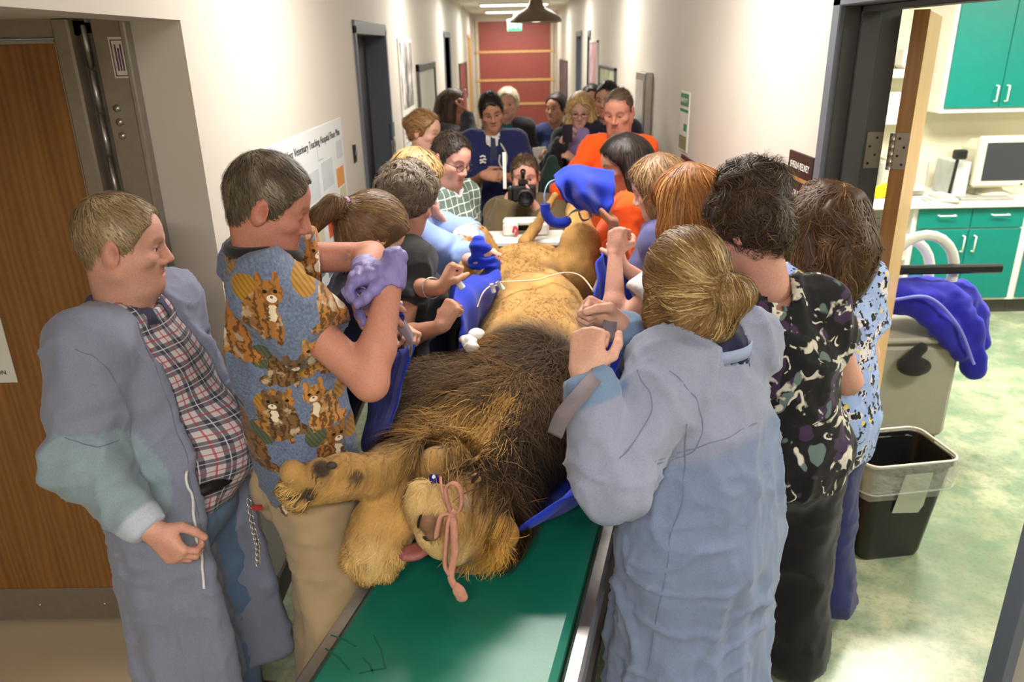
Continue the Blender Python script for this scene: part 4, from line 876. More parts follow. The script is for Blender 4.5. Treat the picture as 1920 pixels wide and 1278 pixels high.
MB().ribbon(catmull([at(735, 598, 1.80), at(755, 612, 1.80), at(772, 640, 1.82), at(768, 660, 1.86)]), CU, .03, .004).build('webbing', web, s1, True)
MB().tube(catmull([at(668, 572, 1.86), at(700, 580, 1.83), at(730, 588, 1.80), at(750, 600, 1.78)]), [.017, .021, .022, .022, .022, .022]*4+[.017], 10).build('grip', blue, s1, True)
MB().ribbon(catmull([at(697, 640, 2.26), at(702, 660, 2.27), at(698, 690, 2.28)]), CR, .035, .004).build('webbing', web, s1, True)
MB().ribbon(catmull([at(1146, 590, 1.80), at(1141, 625, 1.77), at(1135, 660, 1.74), at(1126, 692, 1.56), at(1092, 735, 1.45), at(1056, 778, 1.42), at(1040, 815, 1.46)]), CR*.85-CU*.5, .034, .004).build('webbing', web, s1, True)
MB().tube(catmull([at(1152, 645, 1.76), at(1145, 680, 1.73), at(1128, 710, 1.70)]), [.016]+[.022]*15+[.018], 10).build('grip', blue, s1, True)
s2 = empty('middle_sling', 'small blue lifting sling bunched at the flank of the lion', 'sling', 'blue lifting slings')
sheet('fabric', [
    [at(845, 560, 2.50), at(862, 600, 2.45), at(862, 640, 2.45), V3(-.19, 2.5, .83), V3(0, 2.5, .77), V3(.2, 2.5, .85), at(1108, 600, 2.45), at(1118, 560, 2.45)],
    [at(862, 530, 2.66), at(888, 552, 2.62), at(890, 600, 2.62), V3(-.2, 2.7, .85), V3(0, 2.7, .77), V3(.22, 2.7, .86), at(1125, 560, 2.58), at(1122, 490, 2.58)],
    [at(898, 512, 2.95), at(925, 525, 2.86), at(922, 560, 2.85), V3(-.2, 2.9, .86), V3(0, 2.95, .78), V3(.24, 2.9, .88), at(1150, 560, 2.68), at(1135, 470, 2.68)],
    [at(936, 478, 3.05), at(940, 500, 3.02), at(932, 540, 2.98), V3(-.19, 3.05, .9), V3(0, 3.1, .8), V3(.26, 3.05, .9), at(1190, 570, 2.78), at(1160, 465, 2.75)]], blue, s2, 6, 7, .006, .006, 9, 24)
F = Field(at(900, 475, 3.0)-.17, at(900, 475, 3.0)+.17, .006)
for p, r in (((896, 452), .026), ((901, 463), .034), ((897, 474), .03), ((906, 488), .044), ((890, 494), .03), ((922, 492), .035)): F.ell(at(*p, 2.98), (r*1.15, r*.9, r*.7), k=.012)
v, q = F.mesh(); v = v+normals(v, q)*(.006*np.sin(v[:, 2]*150+5*noise(v, 18))+.006*noise(v, 30))[:, None]; mesh_obj('bunched_loop', v, q, blue, s2)
MB().tube(catmull([at(1160, 438, 2.66), at(1152, 468, 2.66), at(1142, 498, 2.66)]), [.018]+[.024]*15+[.022], 10).build('grip', blue, s2, True)
MB().ribbon(catmull([at(1143, 495, 2.66), at(1128, 525, 2.66), at(1118, 550, 2.62)]), CR, .036, .004).build('webbing', web, s2, True)
MB().ribbon(catmull([at(856, 510, 2.5), at(850, 540, 2.46), at(846, 565, 2.46)]), CF, .04, .012).build('hem_edge', blue, s2, True)
MB().cyl(at(858, 528, 2.47), at(867, 540, 2.47), .012, 10).build('toggle', white_pl, s2, True)
s3 = empty('rear_sling', 'blue lifting sling end held open like a hood in the air', 'sling', 'blue lifting slings')
sheet('fabric', [
    [at(1040, 330, 3.22), at(1058, 313, 3.25), at(1085, 308, 3.28), at(1118, 315, 3.3), at(1151, 321, 3.3)],
    [at(1042, 345, 3.16), at(1062, 338, 3.20), at(1088, 332, 3.16), at(1118, 338, 3.22), at(1153, 342, 3.24)],
    [at(1052, 365, 3.16), at(1068, 364, 3.22), at(1092, 358, 3.10), at(1122, 362, 3.20), at(1152, 366, 3.2)],
    [at(1070, 382, 3.2), at(1082, 382, 3.22), at(1102, 382, 3.12), at(1126, 386, 3.2), at(1148, 384, 3.18)],
    [at(1092, 394, 3.24), at(1102, 394, 3.2), at(1114, 398, 3.16), at(1126, 402, 3.2), at(1138, 405, 3.2)]], blue, s3, 6, 6, .006, .004, 13, 15)
sheet('inner_fabric', [
    [at(1041, 330, 3.27), at(1068, 312, 3.36), at(1110, 316, 3.38), at(1148, 324, 3.34)],
    [at(1050, 352, 3.33), at(1075, 350, 3.42), at(1112, 352, 3.42), at(1148, 352, 3.36)],
    [at(1090, 390, 3.30), at(1105, 391, 3.32), at(1120, 396, 3.32), at(1137, 403, 3.26)]], blue, s3, 7, 7, .006, .006, 15, 9)
MB().ribbon(catmull([at(1042, 338, 3.25), at(1028, 345, 3.22), at(1021, 362, 3.2), at(1022, 382, 3.2)]), CF, .035, .005).build('webbing', cloth('light_webbing', srgb(140, 166, 190)), s3, True)
MB().tube(catmull([at(1022, 382, 3.2), at(1024, 400, 3.2), at(1036, 415, 3.2), at(1055, 418, 3.2), at(1066, 412, 3.22)]), [.022]*30+[.019]*3, 10).build('grip', blue, s3, True)
MB().ribbon(catmull([at(1064, 414, 3.22), at(1068, 402, 3.22), at(1078, 395, 3.24), at(1092, 393, 3.26)]), CF, .035, .005).build('webbing', _M['light_webbing'], s3, True)
s3g = MB().ribbon(catmull([at(1085, 398, 3.24), at(1092, 412, 3.22), at(1104, 410, 3.22), at(1108, 398, 3.22)]), CF, .03, .004).build('webbing', web, s3, True)
# white carrying board behind the lion
bdw = empty('carrying_board', 'white plastic carrying board behind the hind legs of the lion', 'board')
zb = at(960, 440, Y=3.95)[2]
def bxp(a, b, z0, z1, y0, y1, n='frame', m=white_pl): return B(n, (a, y0, z0), (b, y1, z1), m, bdw, .012)
xb0, xb1 = at(900, 430, Y=3.95)[0], at(1062, 430, Y=3.95)[0]
bxp(xb0, xb1, zb-.05, zb-.01, 3.86, 4.10, 'board'); bxp(xb0+.12, xb0+.20, zb-.01, zb+.06, 3.95, 4.06, 'grip_post'); bxp(xb1-.17, xb1-.09, zb-.01, zb+.06, 3.95, 4.06, 'grip_post'); bxp(xb0+.12, xb1-.09, zb+.045, zb+.075, 3.96, 4.05, 'grip_bar')
for x in (xb0+.05, xb1-.05): MB().box((x-.02, 3.9, 0), (x+.02, 3.94, zb-.045), b=.005).build('leg', steel, bdw); MB().box((x-.02, 4.04, 0), (x+.02, 4.08, zb-.045), b=.005).build('leg', steel, bdw)
rb = plain('red_tie', srgb(190, 60, 70), .7)
for px in (965, 1002): MB().tube(catmull([at(px-3, 436, 3.93), at(px, 425, 3.93), at(px+5, 432, 3.93), at(px+2, 442, 3.93)]), .007, 6).build('red_tie', rb, bdw, True)
# ================================================================ people: builder
def frame(fwd, up=(0, 0, 1)):
    f = unit(fwd); r = unit(np.cross(f, up)); return np.stack([r, f, np.cross(r, f)], 1)    # columns right, forward, up
def face_frame(dxy, pitch=0, roll=0):
    """pitch > 0 looks down, roll > 0 tips to the person's right"""
    h = unit((dxy[0], dxy[1], 0)); p = math.radians(pitch); f = h*math.cos(p)-V3(0, 0, math.sin(p)); R = frame(f)
    a = math.radians(roll); r, u = R[:, 0].copy(), R[:, 2].copy(); R[:, 0] = r*math.cos(a)-u*math.sin(a); R[:, 2] = u*math.cos(a)+r*math.sin(a); return R
def ik(a, b, hint, l1, l2):
    d = b-a; L = np.linalg.norm(d); k = max(1, L/((l1+l2)*.985)); l1 *= k; l2 *= k; u = d/L
    x = (l1*l1-l2*l2+L*L)/(2*L); h = math.sqrt(max(0, l1*l1-x*x)); n = hint-a; n = n-u*(n@u); n = unit(n) if np.linalg.norm(n) > 1e-4 else unit(np.cross(u, V3(0, 0, 1)))
    return a+u*x+n*h
def _tubecut(s, a, b, ra, rb, k=.02, flat=None):
    """round cone with a flat end at b"""
    a = np.array(a, float); b = np.array(b, float); dd = unit(b-a); m = max(ra, rb)+k+.05; t = s.blk(np.minimum(a, b)-m, np.maximum(a, b)+m)
    if t is None: return s
    sl, X, Y, Z = t; ba = b-a; L = float(ba@ba); w = (X-a[0])*ba[0]+(Y-a[1])*ba[1]+(Z-a[2])*ba[2]; u = np.clip(w/L, 0, 1.3)
    qx = X-a[0]-u*ba[0]; qy = Y-a[1]-u*ba[1]; qz = Z-a[2]-u*ba[2]; d = np.sqrt(qx*qx+qy*qy+qz*qz)-(ra+(rb-ra)*u)
    d = np.maximum(d, (w/math.sqrt(L)-math.sqrt(L))); s.op(sl, d, k, 'u'); return s
Field.tubecut = _tubecut
skin_m = vcol('skin', .55, 0, .12, 220, .35)
_b = skin_m.node_tree.nodes['Principled BSDF']; _b.inputs['Subsurface Weight'].default_value = .12; _b.inputs['Subsurface Radius'].default_value = (1, .35, .2); _b.inputs['Subsurface Scale'].default_value = .008
hair_m = vcol('hair', .5, 0, 0, 90, .35)
SK = {'pink': srgb(204, 152, 134), 'fair': srgb(212, 166, 146), 'tan': srgb(190, 140, 116), 'olive': srgb(182, 132, 106), 'red': srgb(192, 132, 112)}
def head_field(vox, nb, o):
    """head in its own frame: x right, y forward, z up, eyes at z = 0, chin -.115, crown +.115"""
    fat = o.get('fat', 0); lo = np.minimum((-.105, -.14, -.16), nb-.08); hi = np.maximum((.105, .14, .14), nb+.08); lo[2] = min(lo[2], nb[2]-.02); F = Field(lo, hi, vox)
    F.ell((0, -.014, .028), (.075, .096, .087), k=0).ell((0, .028, .035), (.06, .056, .052), k=.03).ell((0, .024, -.04), (.058+fat, .056, .068), k=.03)
    for s in (-1, 1):
        F.cap((s*(.05+fat), -.004, -.052), (s*.012, .058, -.095), .02+fat, .019, .03)
        F.ell((s*(.043+fat*.6), .05, -.024), (.024, .027, .02), k=.02)
        F.cap((s*.012, .082, .019), (s*.043, .066, .021), .009, .008, .014)
    F.ell((0, .064, -.098), (.023, .021, .018), k=.02).ell((0, .060, -.064), (.036, .024, .034), k=.03)
    for s in (-1, 1): F.ell((s*.031, .095, .001), (.018, .016, .0115), k=.014, mode='s')
    F.cap((0, .083, .008), (0, .104, -.03), .0075, .0105, .012)
    for s in (-1, 1): F.ell((s*.0125, .091, -.036), (.009, .012, .008), k=.007)
    F.ell((0, .077, -.0615), (.021, .0115, .0065), k=.010).ell((0, .0755, -.0735), (.018, .0115, .0075), k=.010).ell((0, .0915, -.0675), (.019, .012, .002), k=.003, mode='s')
    lid = o.get('lid', .003)
    for s in (-1, 1):
        F.ell((s*.031, .068, 0), (.0145, .0145, .0145), k=.004, cut=(-1, lid)); F.ell((s*.031, .068, 0), (.0142, .0142, .0142), k=.004, cut=(1, -.0055))
        if o.get('ears', True):
            A = math.radians(22)*s; Re = rotz(-A)
            F.ell((s*.080, -.014, -.006), (.0095, .021, .034), Re, .006).ell((s*.0915, -.008, -.003), (.0085, .012, .021), Re, .004, 's')
    w = o.get('neckw', .054); F.cap((0, -.024, -.05), nb, w, w+.006, .035)
    if fat: F.ell((0, .03, -.105), (.055, .045, .03), k=.03)
    return F
def head_colors(P, o, near):
    s = SK[o['skin']]; hc = o['hair_col']; x, y, z = P[:, 0], P[:, 1], P[:, 2]; ax = np.abs(x); C = np.tile(s, (len(P), 1))*(1+.05*noise(P, 40, 2)[:, None])
    def mixc(w, c): nonlocal C; w = np.clip(w, 0, 1)[:, None]; C = C*(1-w)+np.array(c)*w
    red = s*np.array([1.04, .8, .76]); mixc(.3*np.exp(-((ax-.042)**2/.022**2+(z+.025)**2/.022**2+(y-.06)**2/.04**2)), red); mixc(.5*np.exp(-(x**2/.016**2+(z+.034)**2/.014**2+(y-.1)**2/.03**2)), red); mixc(.5*sstep(.074, .084, ax)*(np.abs(z) < .05), red)
    if o.get('ears', True): mixc(.55*np.exp(-(((y+.006)/.009)**2+((z+.002)/.016)**2))*sstep(.076, .080, ax), s*np.array([.62, .45, .42]))  # ear hollow: its shade is painted into the skin colour
    if o.get('stubble'): mixc(o['stubble']*sstep(-.03, -.06, z)*sstep(-.02, .03, y)*sstep(-.13, -.11, z), hc*.8+s*.2)
    if o.get('goatee'): mixc(.75*np.exp(-((ax)**2/.026**2+(z+.078)**2/.03**2))*(y > .05), hc)
    mixc(.85*np.exp(-((ax/.021)**4+((z+.0675)/.0105)**4))*(y > .055), s*np.array([.86, .55, .54])*(1.1 if o.get('lips') is None else 1))
    mixc(.9*np.exp(-(np.abs(z+.0675)/.0022)**2-(ax/.020)**4)*(y > .055), s*.4)
    bz = .021+.006*np.sin(np.clip((ax-.012)/.04, 0, 1)*math.pi); mixc(.85*np.exp(-((z-bz)/.0048)**2)*sstep(.010, .016, ax)*sstep(.054, .046, ax)*(y > .03), o.get('brow', hc*.7))
    mixc(.75*np.exp(-(((ax-.031)/.015)**2+((z+.0015)/.004)**2)*1.2)*(y > .05), s*.22 if not near else s*.5)
    mixc(.9*np.exp(-((z-o.get('lid', .003))/.0022)**2-((ax-.031)/.014)**4)*(y > .06), s*.25)
    mixc(.5*np.exp(-((ax-.0075)**2/.003**2+(z+.0425)**2/.002**2))*(y > .09), s*.3)
    if o.get('scalp', True): mixc(o.get('scalpw', .6)*sstep(.03, .06, z+(-y)*.55)*(z > -.03), hc*.8)
    return C
def hair_part(o, nb, vox, near, gdir):
    """hair in the head's frame; returns list of (V, Q, C)"""
    st = o['hair']; hc = o['hair_col']; t = o.get('ht', .012); F = Field((-.24, -.30, -.45), (.24, .2, .24), vox) if o.get('locks') else Field((-.14, -.19, -.17), (.14, .14, .19), vox)
    ts = o.get('ts', t); F.ell((0, -.016, .03), (.0765+ts, .0965+ts*.8, .089+t), k=0).ell((0, .02, .04), (.06+ts, .058+t, .05+t), k=.03).ell((0, -.05, -.035), (.058+ts*.7, .048+ts*.7, .06) if not o.get('crop') else (.056, .037, .055), k=.03 if not o.get('crop') else .02)
    rec = o.get('rec', 0); F.plane((0, .883, -.469), .027-rec, .004, (.005, 75)); low = o.get('low', 0); F.plane((0, .482, -.876), .0272+low, .004, (.004, 60))
    for L in o.get('locks', []):
        F.chain([V3(*p) for p in L[0]], L[1], L[2] if len(L) > 2 else .03, L[3] if len(L) > 3 else None)
    for c, r in o.get('buns', []): F.ell(c, r, k=.012)
    if o.get('faceclear', True): F.ell((0, .075, -.03), (.062, .06, .088), k=.02, mode='s')
    V, Q = F.mesh(); N = normals(V, Q); lump = o.get('lump', .003); V = V+N*(lump*noise(V, o.get('lf', 55), 3))[:, None]
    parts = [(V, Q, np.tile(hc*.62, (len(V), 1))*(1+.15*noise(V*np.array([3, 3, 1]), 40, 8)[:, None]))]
    crown = V3(*o.get('crown', (0, -.055, .12))); curl = o.get('curl', .15); part = o.get('part', None)
    tie = o.get('tie')
    def flow(P, tt):
        d = P-crown; f = d/(np.linalg.norm(d, axis=1, keepdims=True)+1e-6)+gdir*o.get('grav', .4)+np.array(o.get('comb', (0, 0, 0)))
        if tie is not None:
            to = np.array(tie)-P; dist = np.linalg.norm(to, axis=1, keepdims=True); to = to/(dist+1e-6); w = (P[:, 1:2] > tie[1]-.02)*1.0
            f = to*w+(1-w)*(gdir+V3(0, -.3, 0))
        return f/(np.linalg.norm(f, axis=1, keepdims=True)+1e-6)+curl*np.stack([noise(P, o.get('cf', 30), 60+i) for i in range(3)], 1)*2
    n = o.get('n', 3500 if near else 500); hl = o.get('hl', .05); wd = o.get('hw', .0026 if near else .005)
    def colf(P):
        c = np.tile(hc, (len(P), 1)); h2 = o.get('hair_col2')
        if h2 is not None: w = sstep(.0, .6, noise(P*np.array([2, 2, .6]), 26, 12))[:, None]; c = c*(1-w)+h2*w
        return c
    a = strands(F, surf_points(V, Q, n), flow, hl, min(o.get('seg', 4), 5), wd, (.0005, o.get('lift', .005 if near else .012)), o.get('jit', .18 if near else .3), colf, o.get('droop', .1)); parts.append(a)
    return parts
def hand(F, w, d, n, right, curl=.3, s=1.0, inf=0, spread=0, thumb=None):
    """adds palm, four fingers and a thumb; d points from wrist to knuckles, n out of the palm"""
    d = unit(d); n = unit(n-d*(n@d)); t = np.cross(d, n)*(1 if right else -1); off = (.0285, .0098, -.0098, -.0275); bl = (.088, .092, .088, .079); ln = (.07, .078, .072, .057)
    for i in range(4): F.cap(w+d*.012*s+t*off[i]*.62*s, w+d*bl[i]*s+t*off[i]*s, (.0155*s+inf), .0122*s+inf, .012)
    F.ell(w+d*.04*s+t*.012*s+n*.008*s, np.array([.03, .035, .02])*s+inf, np.stack([t, d, n], 1), .015)
    for i in range(4):
        p = w+d*bl[i]*s+t*off[i]*s; a = 0; dd0 = unit(d+t*off[i]*spread*12); r = (.0093, .0093, .009, .008)[i]*s+inf; c = curl[i] if not np.isscalar(curl) else curl
        for j, (fr, ang) in enumerate(((.46, 82), (.30, 100), (.24, 62))):
            a += math.radians(ang)*c; q = p+(dd0*math.cos(a)+n*math.sin(a))*ln[i]*fr*s; F.cap(p, q, r, r*.9, .0022); p = q; r *= .92
    c = np.mean(curl) if thumb is None else thumb; p = w+d*.022*s+t*.024*s+n*.004*s
    for L, dv, r0, r1 in ((.042, t*.72+d*.62+n*(.3+.2*c), .0145, .0125), (.033, t*(.45-.75*c)+d*.8+n*(.15+.55*c), .0122, .0108), (.028, t*(.3-.95*c)+d*(.85-.2*c)+n*(.1+.55*c), .0108, .0088)):
        q = p+unit(dv)*L*s; F.cap(p, q, r0*s+inf, r1*s+inf, .004); p = q
def uv_planar(P, e, o): return np.stack([(P-o)@e, P[:, 2], np.zeros(len(P))], 1)
def person(label, head, face, height=None, pitch=0, roll=0, body=None, lean=None, near=True, o=None, arms=None, top=None, trousers=None, shoes=None, build=1.0, female=False, group=None, pelvis=None, legs=None, vox=None, neckfwd=.02, sh_up=0, nk=.155, nshift=(0, 0, 0)):
    """head: world position of the head centre (eye level, mid skull)"""
    o = dict(o); o.setdefault('skin', 'fair'); head = np.array(head, float); RH = face_frame(face, pitch, roll); bf = unit((*(body or face), 0)); RB = frame(bf); r, f, u = RB[:, 0], RB[:, 1], RB[:, 2]
    h = head[2]+.115 if height is None else height; sc = h/1.75 if pelvis is None else 1.0
    lean = V3(*(lean if lean is not None else (bf[0]*.05, bf[1]*.05)), 0); up = V3(0, 0, 1)
    nb = head-up*(nk-.03*math.sin(math.radians(pitch)))*min(sc, 1.05)-f*(neckfwd+.05*math.sin(math.radians(pitch)))+np.array(nshift, float); sw = (.145 if female else .168)*build*min(sc, 1.06)
    pel = np.array([head[0]-lean[0]-f[0]*.0, head[1]-lean[1]-f[1]*.0, .53*h]) if pelvis is None else np.array(pelvis, float)
    neck0 = nb-up*.02; chest = pel+(neck0-pel)*.62+f*.012; waist = pel+(neck0-pel)*.25
    shR = neck0+r*sw-up*(.035-sh_up); shL = neck0-r*sw-up*(.035-sh_up); hipR = pel+r*.088*build-up*.04; hipL = pel-r*.088*build-up*.04
    sd = RH.T; nbl = RH.T @ (nb-head); vh = vox or (.0042 if near else .008); hf = head_field(vh, nbl, o); hv, hq = hf.mesh(); hcv = head_colors(hv, o, near); parts = [((RH @ hv.T).T+head, hq, hcv)]
    s0 = SK[o['skin']]; armv = o.get('armv', .0048 if near else .0095); ends = {}
    A = arms or {}
    for side, sh, sg in (('R', shR, 1), ('L', shL, -1)):
        a = A.get(side, {}); l1, l2 = .30*sc, .265*sc
        if 'wrist' in a:
            wr = np.array(a['wrist'], float); l1 *= a.get('len', 1); l2 *= a.get('len', 1); el = ik(sh, wr, np.array(a['elbow'], float) if 'elbow' in a else sh-up*.3+r*sg*.1-f*.1, l1, l2)
        else:
            el = sh-up*.285*sc+r*sg*.055-f*.02; wr = el-up*.24*sc+f*.07+r*sg*.01
        hd = np.array(a.get('dir', unit(wr-el)), float); hn = np.array(a.get('palm', -r*sg), float); ends[side] = (sh, el, wr, hd, hn, a)
        pts = np.array([sh, el, wr, wr+unit(hd)*.2]); F = Field(pts.min(0)-.075, pts.max(0)+.075, armv); bw = .95*build*(.9 if female else 1)
        mid = el+(wr-el)*.3; F.cap(sh, el, .050*bw, .041*bw, .02).cap(el, mid, .041*bw, .043*bw, .02).cap(mid, wr, .043*bw, .027*bw, .02)
        hand(F, wr, hd, hn, side == 'R', a.get('curl', .3), a.get('hs', .93 if female else 1.0), 0, a.get('spread', 0), a.get('thumb'))
        v, q = F.mesh(); c = np.tile(s0, (len(v), 1))*(1+.05*noise(v, 30, 6)[:, None]); dk = np.exp(-np.linalg.norm(v-(wr+unit(hd)*.09), axis=1)**2/.05**2)[:, None]; c = c*(1-dk*.35)+c*np.array([1.0, .8, .76])*dk*.35
        for cc, rr, colr in a.get('ink', []): w_ = np.exp(-(np.linalg.norm(v-np.array(cc), axis=1)/rr)**4)*(noise(v, 70, 14) > -.1); c = c*(1-.55*w_[:, None])+np.array(colr)*.55*w_[:, None]
        parts.append((v, q, c))
    # trunk and legs (under the clothes)
    LG = legs or {}; kn, an = {}, {}
    for side, hp, sg in (('R', hipR, 1), ('L', hipL, -1)):
        kn[side] = np.array(LG.get(side, (hp*V3(1, 1, 0)+up*.285*h+f*.01+r*sg*.01, 0))[0], float); an[side] = np.array(LG[side][1], float) if side in LG else np.array([hp[0], hp[1], .08])+r*sg*.02-f*.02
    pts = np.array([pel, nb, shR, shL, *kn.values(), *an.values()]); F = Field(pts.min(0)-.2, pts.max(0)+.2, .03)
    F.cap(pel, waist, .12*build, .11*build, .05, 'u', (f, 1.4)).cap(waist, chest, .11*build, .13*build, .05, 'u', (f, 1.4)).cap(shL, shR, .05, .05, .05).cap(neck0, chest, .05, .09, .05)
    for s_ in 'RL': F.cap(hipR if s_ == 'R' else hipL, kn[s_], .07, .05, .03).cap(kn[s_], an[s_], .048, .036, .03)
    v, q = F.mesh(); parts.append((v, q, np.tile(s0, (len(v), 1))))
    bv, bq, bc = join(parts); P = tag(mesh_obj('person', bv, bq, skin_m, None, bc), label, 'person', group)
    # eyes
    if near or o.get('eyes'):
        for s_ in (-1, 1):
            ef = MB().lathe([(.0125*math.sin(a), .0125*math.cos(a)) for a in np.linspace(.001, math.pi-.001, 12)], (0, 0, 0), 14); ev = np.array(ef.v); dirz = ev[:, 1]/.0125; c = np.tile(srgb(225, 215, 208), (len(ev), 1)); c[ev[:, 1] > .0105] = o.get('iris', srgb(70, 60, 45)); c[ev[:, 1] > .0119] = (.01, .01, .01)
            ev = ev @ np.array([[1, 0, 0], [0, 0, 1], [0, -1, 0.]]); c = np.tile(srgb(222, 212, 205), (len(ev), 1)); c[ev[:, 1] > .0100] = o.get('iris', srgb(70, 60, 45)); c[ev[:, 1] > .0119] = (.01, .01, .01)
            ev = ev+V3(s_*.031, .068, 0); mesh_obj('eye', (RH @ ev.T).T+head, ef.f, vcol('eyeball', .15, 0, 0, 10, .6), P, c)
    # hair
    if o.get('hair'):
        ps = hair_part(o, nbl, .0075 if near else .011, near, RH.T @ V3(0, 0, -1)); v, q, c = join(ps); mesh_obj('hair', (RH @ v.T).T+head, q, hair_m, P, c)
    info = dict(head=head, RH=RH, nb=nb, neck0=neck0, sh={'R': shR, 'L': shL}, pel=pel, chest=chest, waist=waist, r=r, f=f, up=up, ends=ends, kn=kn, an=an, h=h, build=build, P=P, near=near, female=female, hip={'R': hipR, 'L': hipL}, sc=sc)
    for g in ([top] if isinstance(top, dict) else (top or [])): garment(info, **g)
    if trousers: legwear(info, **trousers)
    if shoes is not None: footwear(info, shoes)
    return info
def torso(F, I, fit=.02, hip=1.0, belly=0):
    f, r, up, b = I['f'], I['r'], I['up'], I['build']; fl = (f, 1.32 if not I['female'] else 1.28); hw = (.150 if I['female'] else .148)*b*hip
    F.cap(I['pel'], I['waist'], hw+fit, (.118 if I['female'] else .142)*b+fit, .05, 'u', fl).cap(I['waist'], I['chest'], (.118 if I['female'] else .142)*b+fit, (.128 if I['female'] else .146)*b+fit, .05, 'u', fl)
    F.cap(I['sh']['L']*.86+I['sh']['R']*.14, I['sh']['R']*.86+I['sh']['L']*.14, .050+fit*.5, .050+fit*.5, .06).cap(I['chest'], I['neck0']-up*.06, .14*b+fit*.7, .085*b+fit*.4, .06, 'u', (f, 1.25))
    for s in 'RL': F.cap(I['neck0']-up*.01, I['sh'][s], .045+fit*.4, .052+fit*.5, .05)
    if I['female']:
        for s in (-1, 1): F.ell(I['chest']+f*(.085*b)+r*s*.065-up*.0, (.066, .06, .066), k=.05)
    if belly: F.ell(I['waist']+f*(.05+belly)+up*.02, (.13*b, .10*b, .14*b), k=.08)
    return F
def creases(V, amp, seed):
    W = V+.05*np.stack([noise(V, 7, seed+31+i) for i in range(3)], 1); r1 = 1-np.abs(noise(W*np.array([1, 1, .45]), 8, seed))*2; r2 = 1-np.abs(noise(W*np.array([.7, .7, 1.1]), 13, seed+7))*2
    r3 = 1-np.abs(noise(W*np.array([1, 1, .8]), 24, seed+13))*2
    return amp*(1.5*np.clip(r1, 0, 1)**2+.45*np.clip(r3, 0, 1)**2+.9*np.clip(r2, 0, 1)**2+.4*noise(V, 6, seed+3)-.1)
def garment(I, name='shirt', mat=None, fit=.02, sleeve=.55, sleeves=None, hem=None, hem_r=None, neck=.064, vee=0, vox=None, wrinkle=.006, print_axis=None, color=None, belly=0, open_front=0, hip=1.0, skirt=None, cuff=None, collar=None, sl_r=.0, fold=0, seed=1, hood=False, neck_back=.0, extra=None):
    P, f, r, up = I['P'], I['f'], I['r'], I['up']; vx = vox or (.010 if I['near'] else .016); hem = I['pel'][2]-.12 if hem is None else hem
    pts = [I['pel'], I['neck0'], I['sh']['R'], I['sh']['L'], V3(I['pel'][0], I['pel'][1], hem)]; SL = sleeves or {'R': sleeve, 'L': sleeve}
    for s in 'RL':
        if SL[s] > .2: pts.append(I['ends'][s][1])
        if SL[s] > 1: pts.append(I['ends'][s][2])
    pts = np.array(pts); mar = .2+fit*1.5+(.12 if skirt else 0); lo, hi = pts.min(0)-mar, pts.max(0)+mar; lo[2] = min(hem, pts[:, 2].min()-.12)-.02; hi[2] = min(hi[2], I['neck0'][2]+.14) if max(SL.values()) < 1.01 else hi[2]; F = Field(lo, hi, vx)
    torso(F, I, fit, hip, belly)
    if skirt:
        b = I['pel'].copy(); b[2] = hem-.15; sk0, sk1 = skirt; F.cap(I['waist'], b, sk0, sk1, .08, 'u', (f, 1.2))
    F.plane((0, 0, -1), -hem, .0)
    for s in 'RL':
        sh, el, wr, hd, hn, a = I['ends'][s]; n = SL[s]; rr = .052*I['build']+fit*.5+sl_r; sh = sh+(I['neck0']-sh)*.10-up*.012
        if n <= 0: continue
        if n <= 1: F.tubecut(sh, sh+(el-sh)*n, rr+.004, rr-.004+.012*(n > .5), .04)
        else:
            F.cap(sh, el, rr+.004, rr-.004, .04); m = el+(wr-el)*min(1, n-1); F.tubecut(el, m, rr-.003, (rr-.018 if cuff is None else cuff), .025)
    hv = I['head']-up*.03; F.cap(I['nb']-f*neck_back-up*.035, hv, neck, neck+.01, .006, 's')
    if vee: F.cap(I['nb']+f*(neck*.7)-up*vee, I['nb']+f*.1+up*.06, .02, .07, .006, 's')
    if open_front:
        t = I['nb']+f*.09+up*.05; b = I['waist']+f*.17; z0 = V3(I['pel'][0], I['pel'][1], hem-.1)+f*.22; F.cap(t, b, open_front*.7, open_front, .012, 's').cap(b, z0, open_front, open_front*1.3, .012, 's')
    if extra: extra(F, I)
    V, Q = F.mesh(); N = normals(V, Q); ctr = I['pel']
    V = V+N*creases(V, wrinkle, seed)[:, None]
    for s in 'RL':   # bunched folds round bent sleeves
        if SL[s] > 1:
            sh, el, wr = I['ends'][s][:3]; d = np.linalg.norm(V-el, axis=1); ax = unit(wr-sh); V = V+N*(.007*np.exp(-(d/.14)**2)*np.sin((V@ax)*95+4*noise(V, 9, seed)))[:, None]
    if fold:
        w = sstep(I['waist'][2], hem, V[:, 2]); ang = np.arctan2(V[:, 1]-ctr[1], V[:, 0]-ctr[0]); V = V+N*(fold*w*(np.sin(ang*11+3*noise(V*np.array([1, 1, .3]), 5, seed))+.5*noise(np.stack([np.cos(ang)*3, np.sin(ang)*3, V[:, 2]*.6], 1), 4, seed)))[:, None]
    col = color(V, I) if color is not None else (uv_planar(V, np.array(print_axis), ctr) if print_axis is not None else None)
    ob = mesh_obj(name, V, Q, mat, P, col); I['m_'+name] = (V, N)
    if collar is not None: collar_ring(I, collar, neck)
    return ob
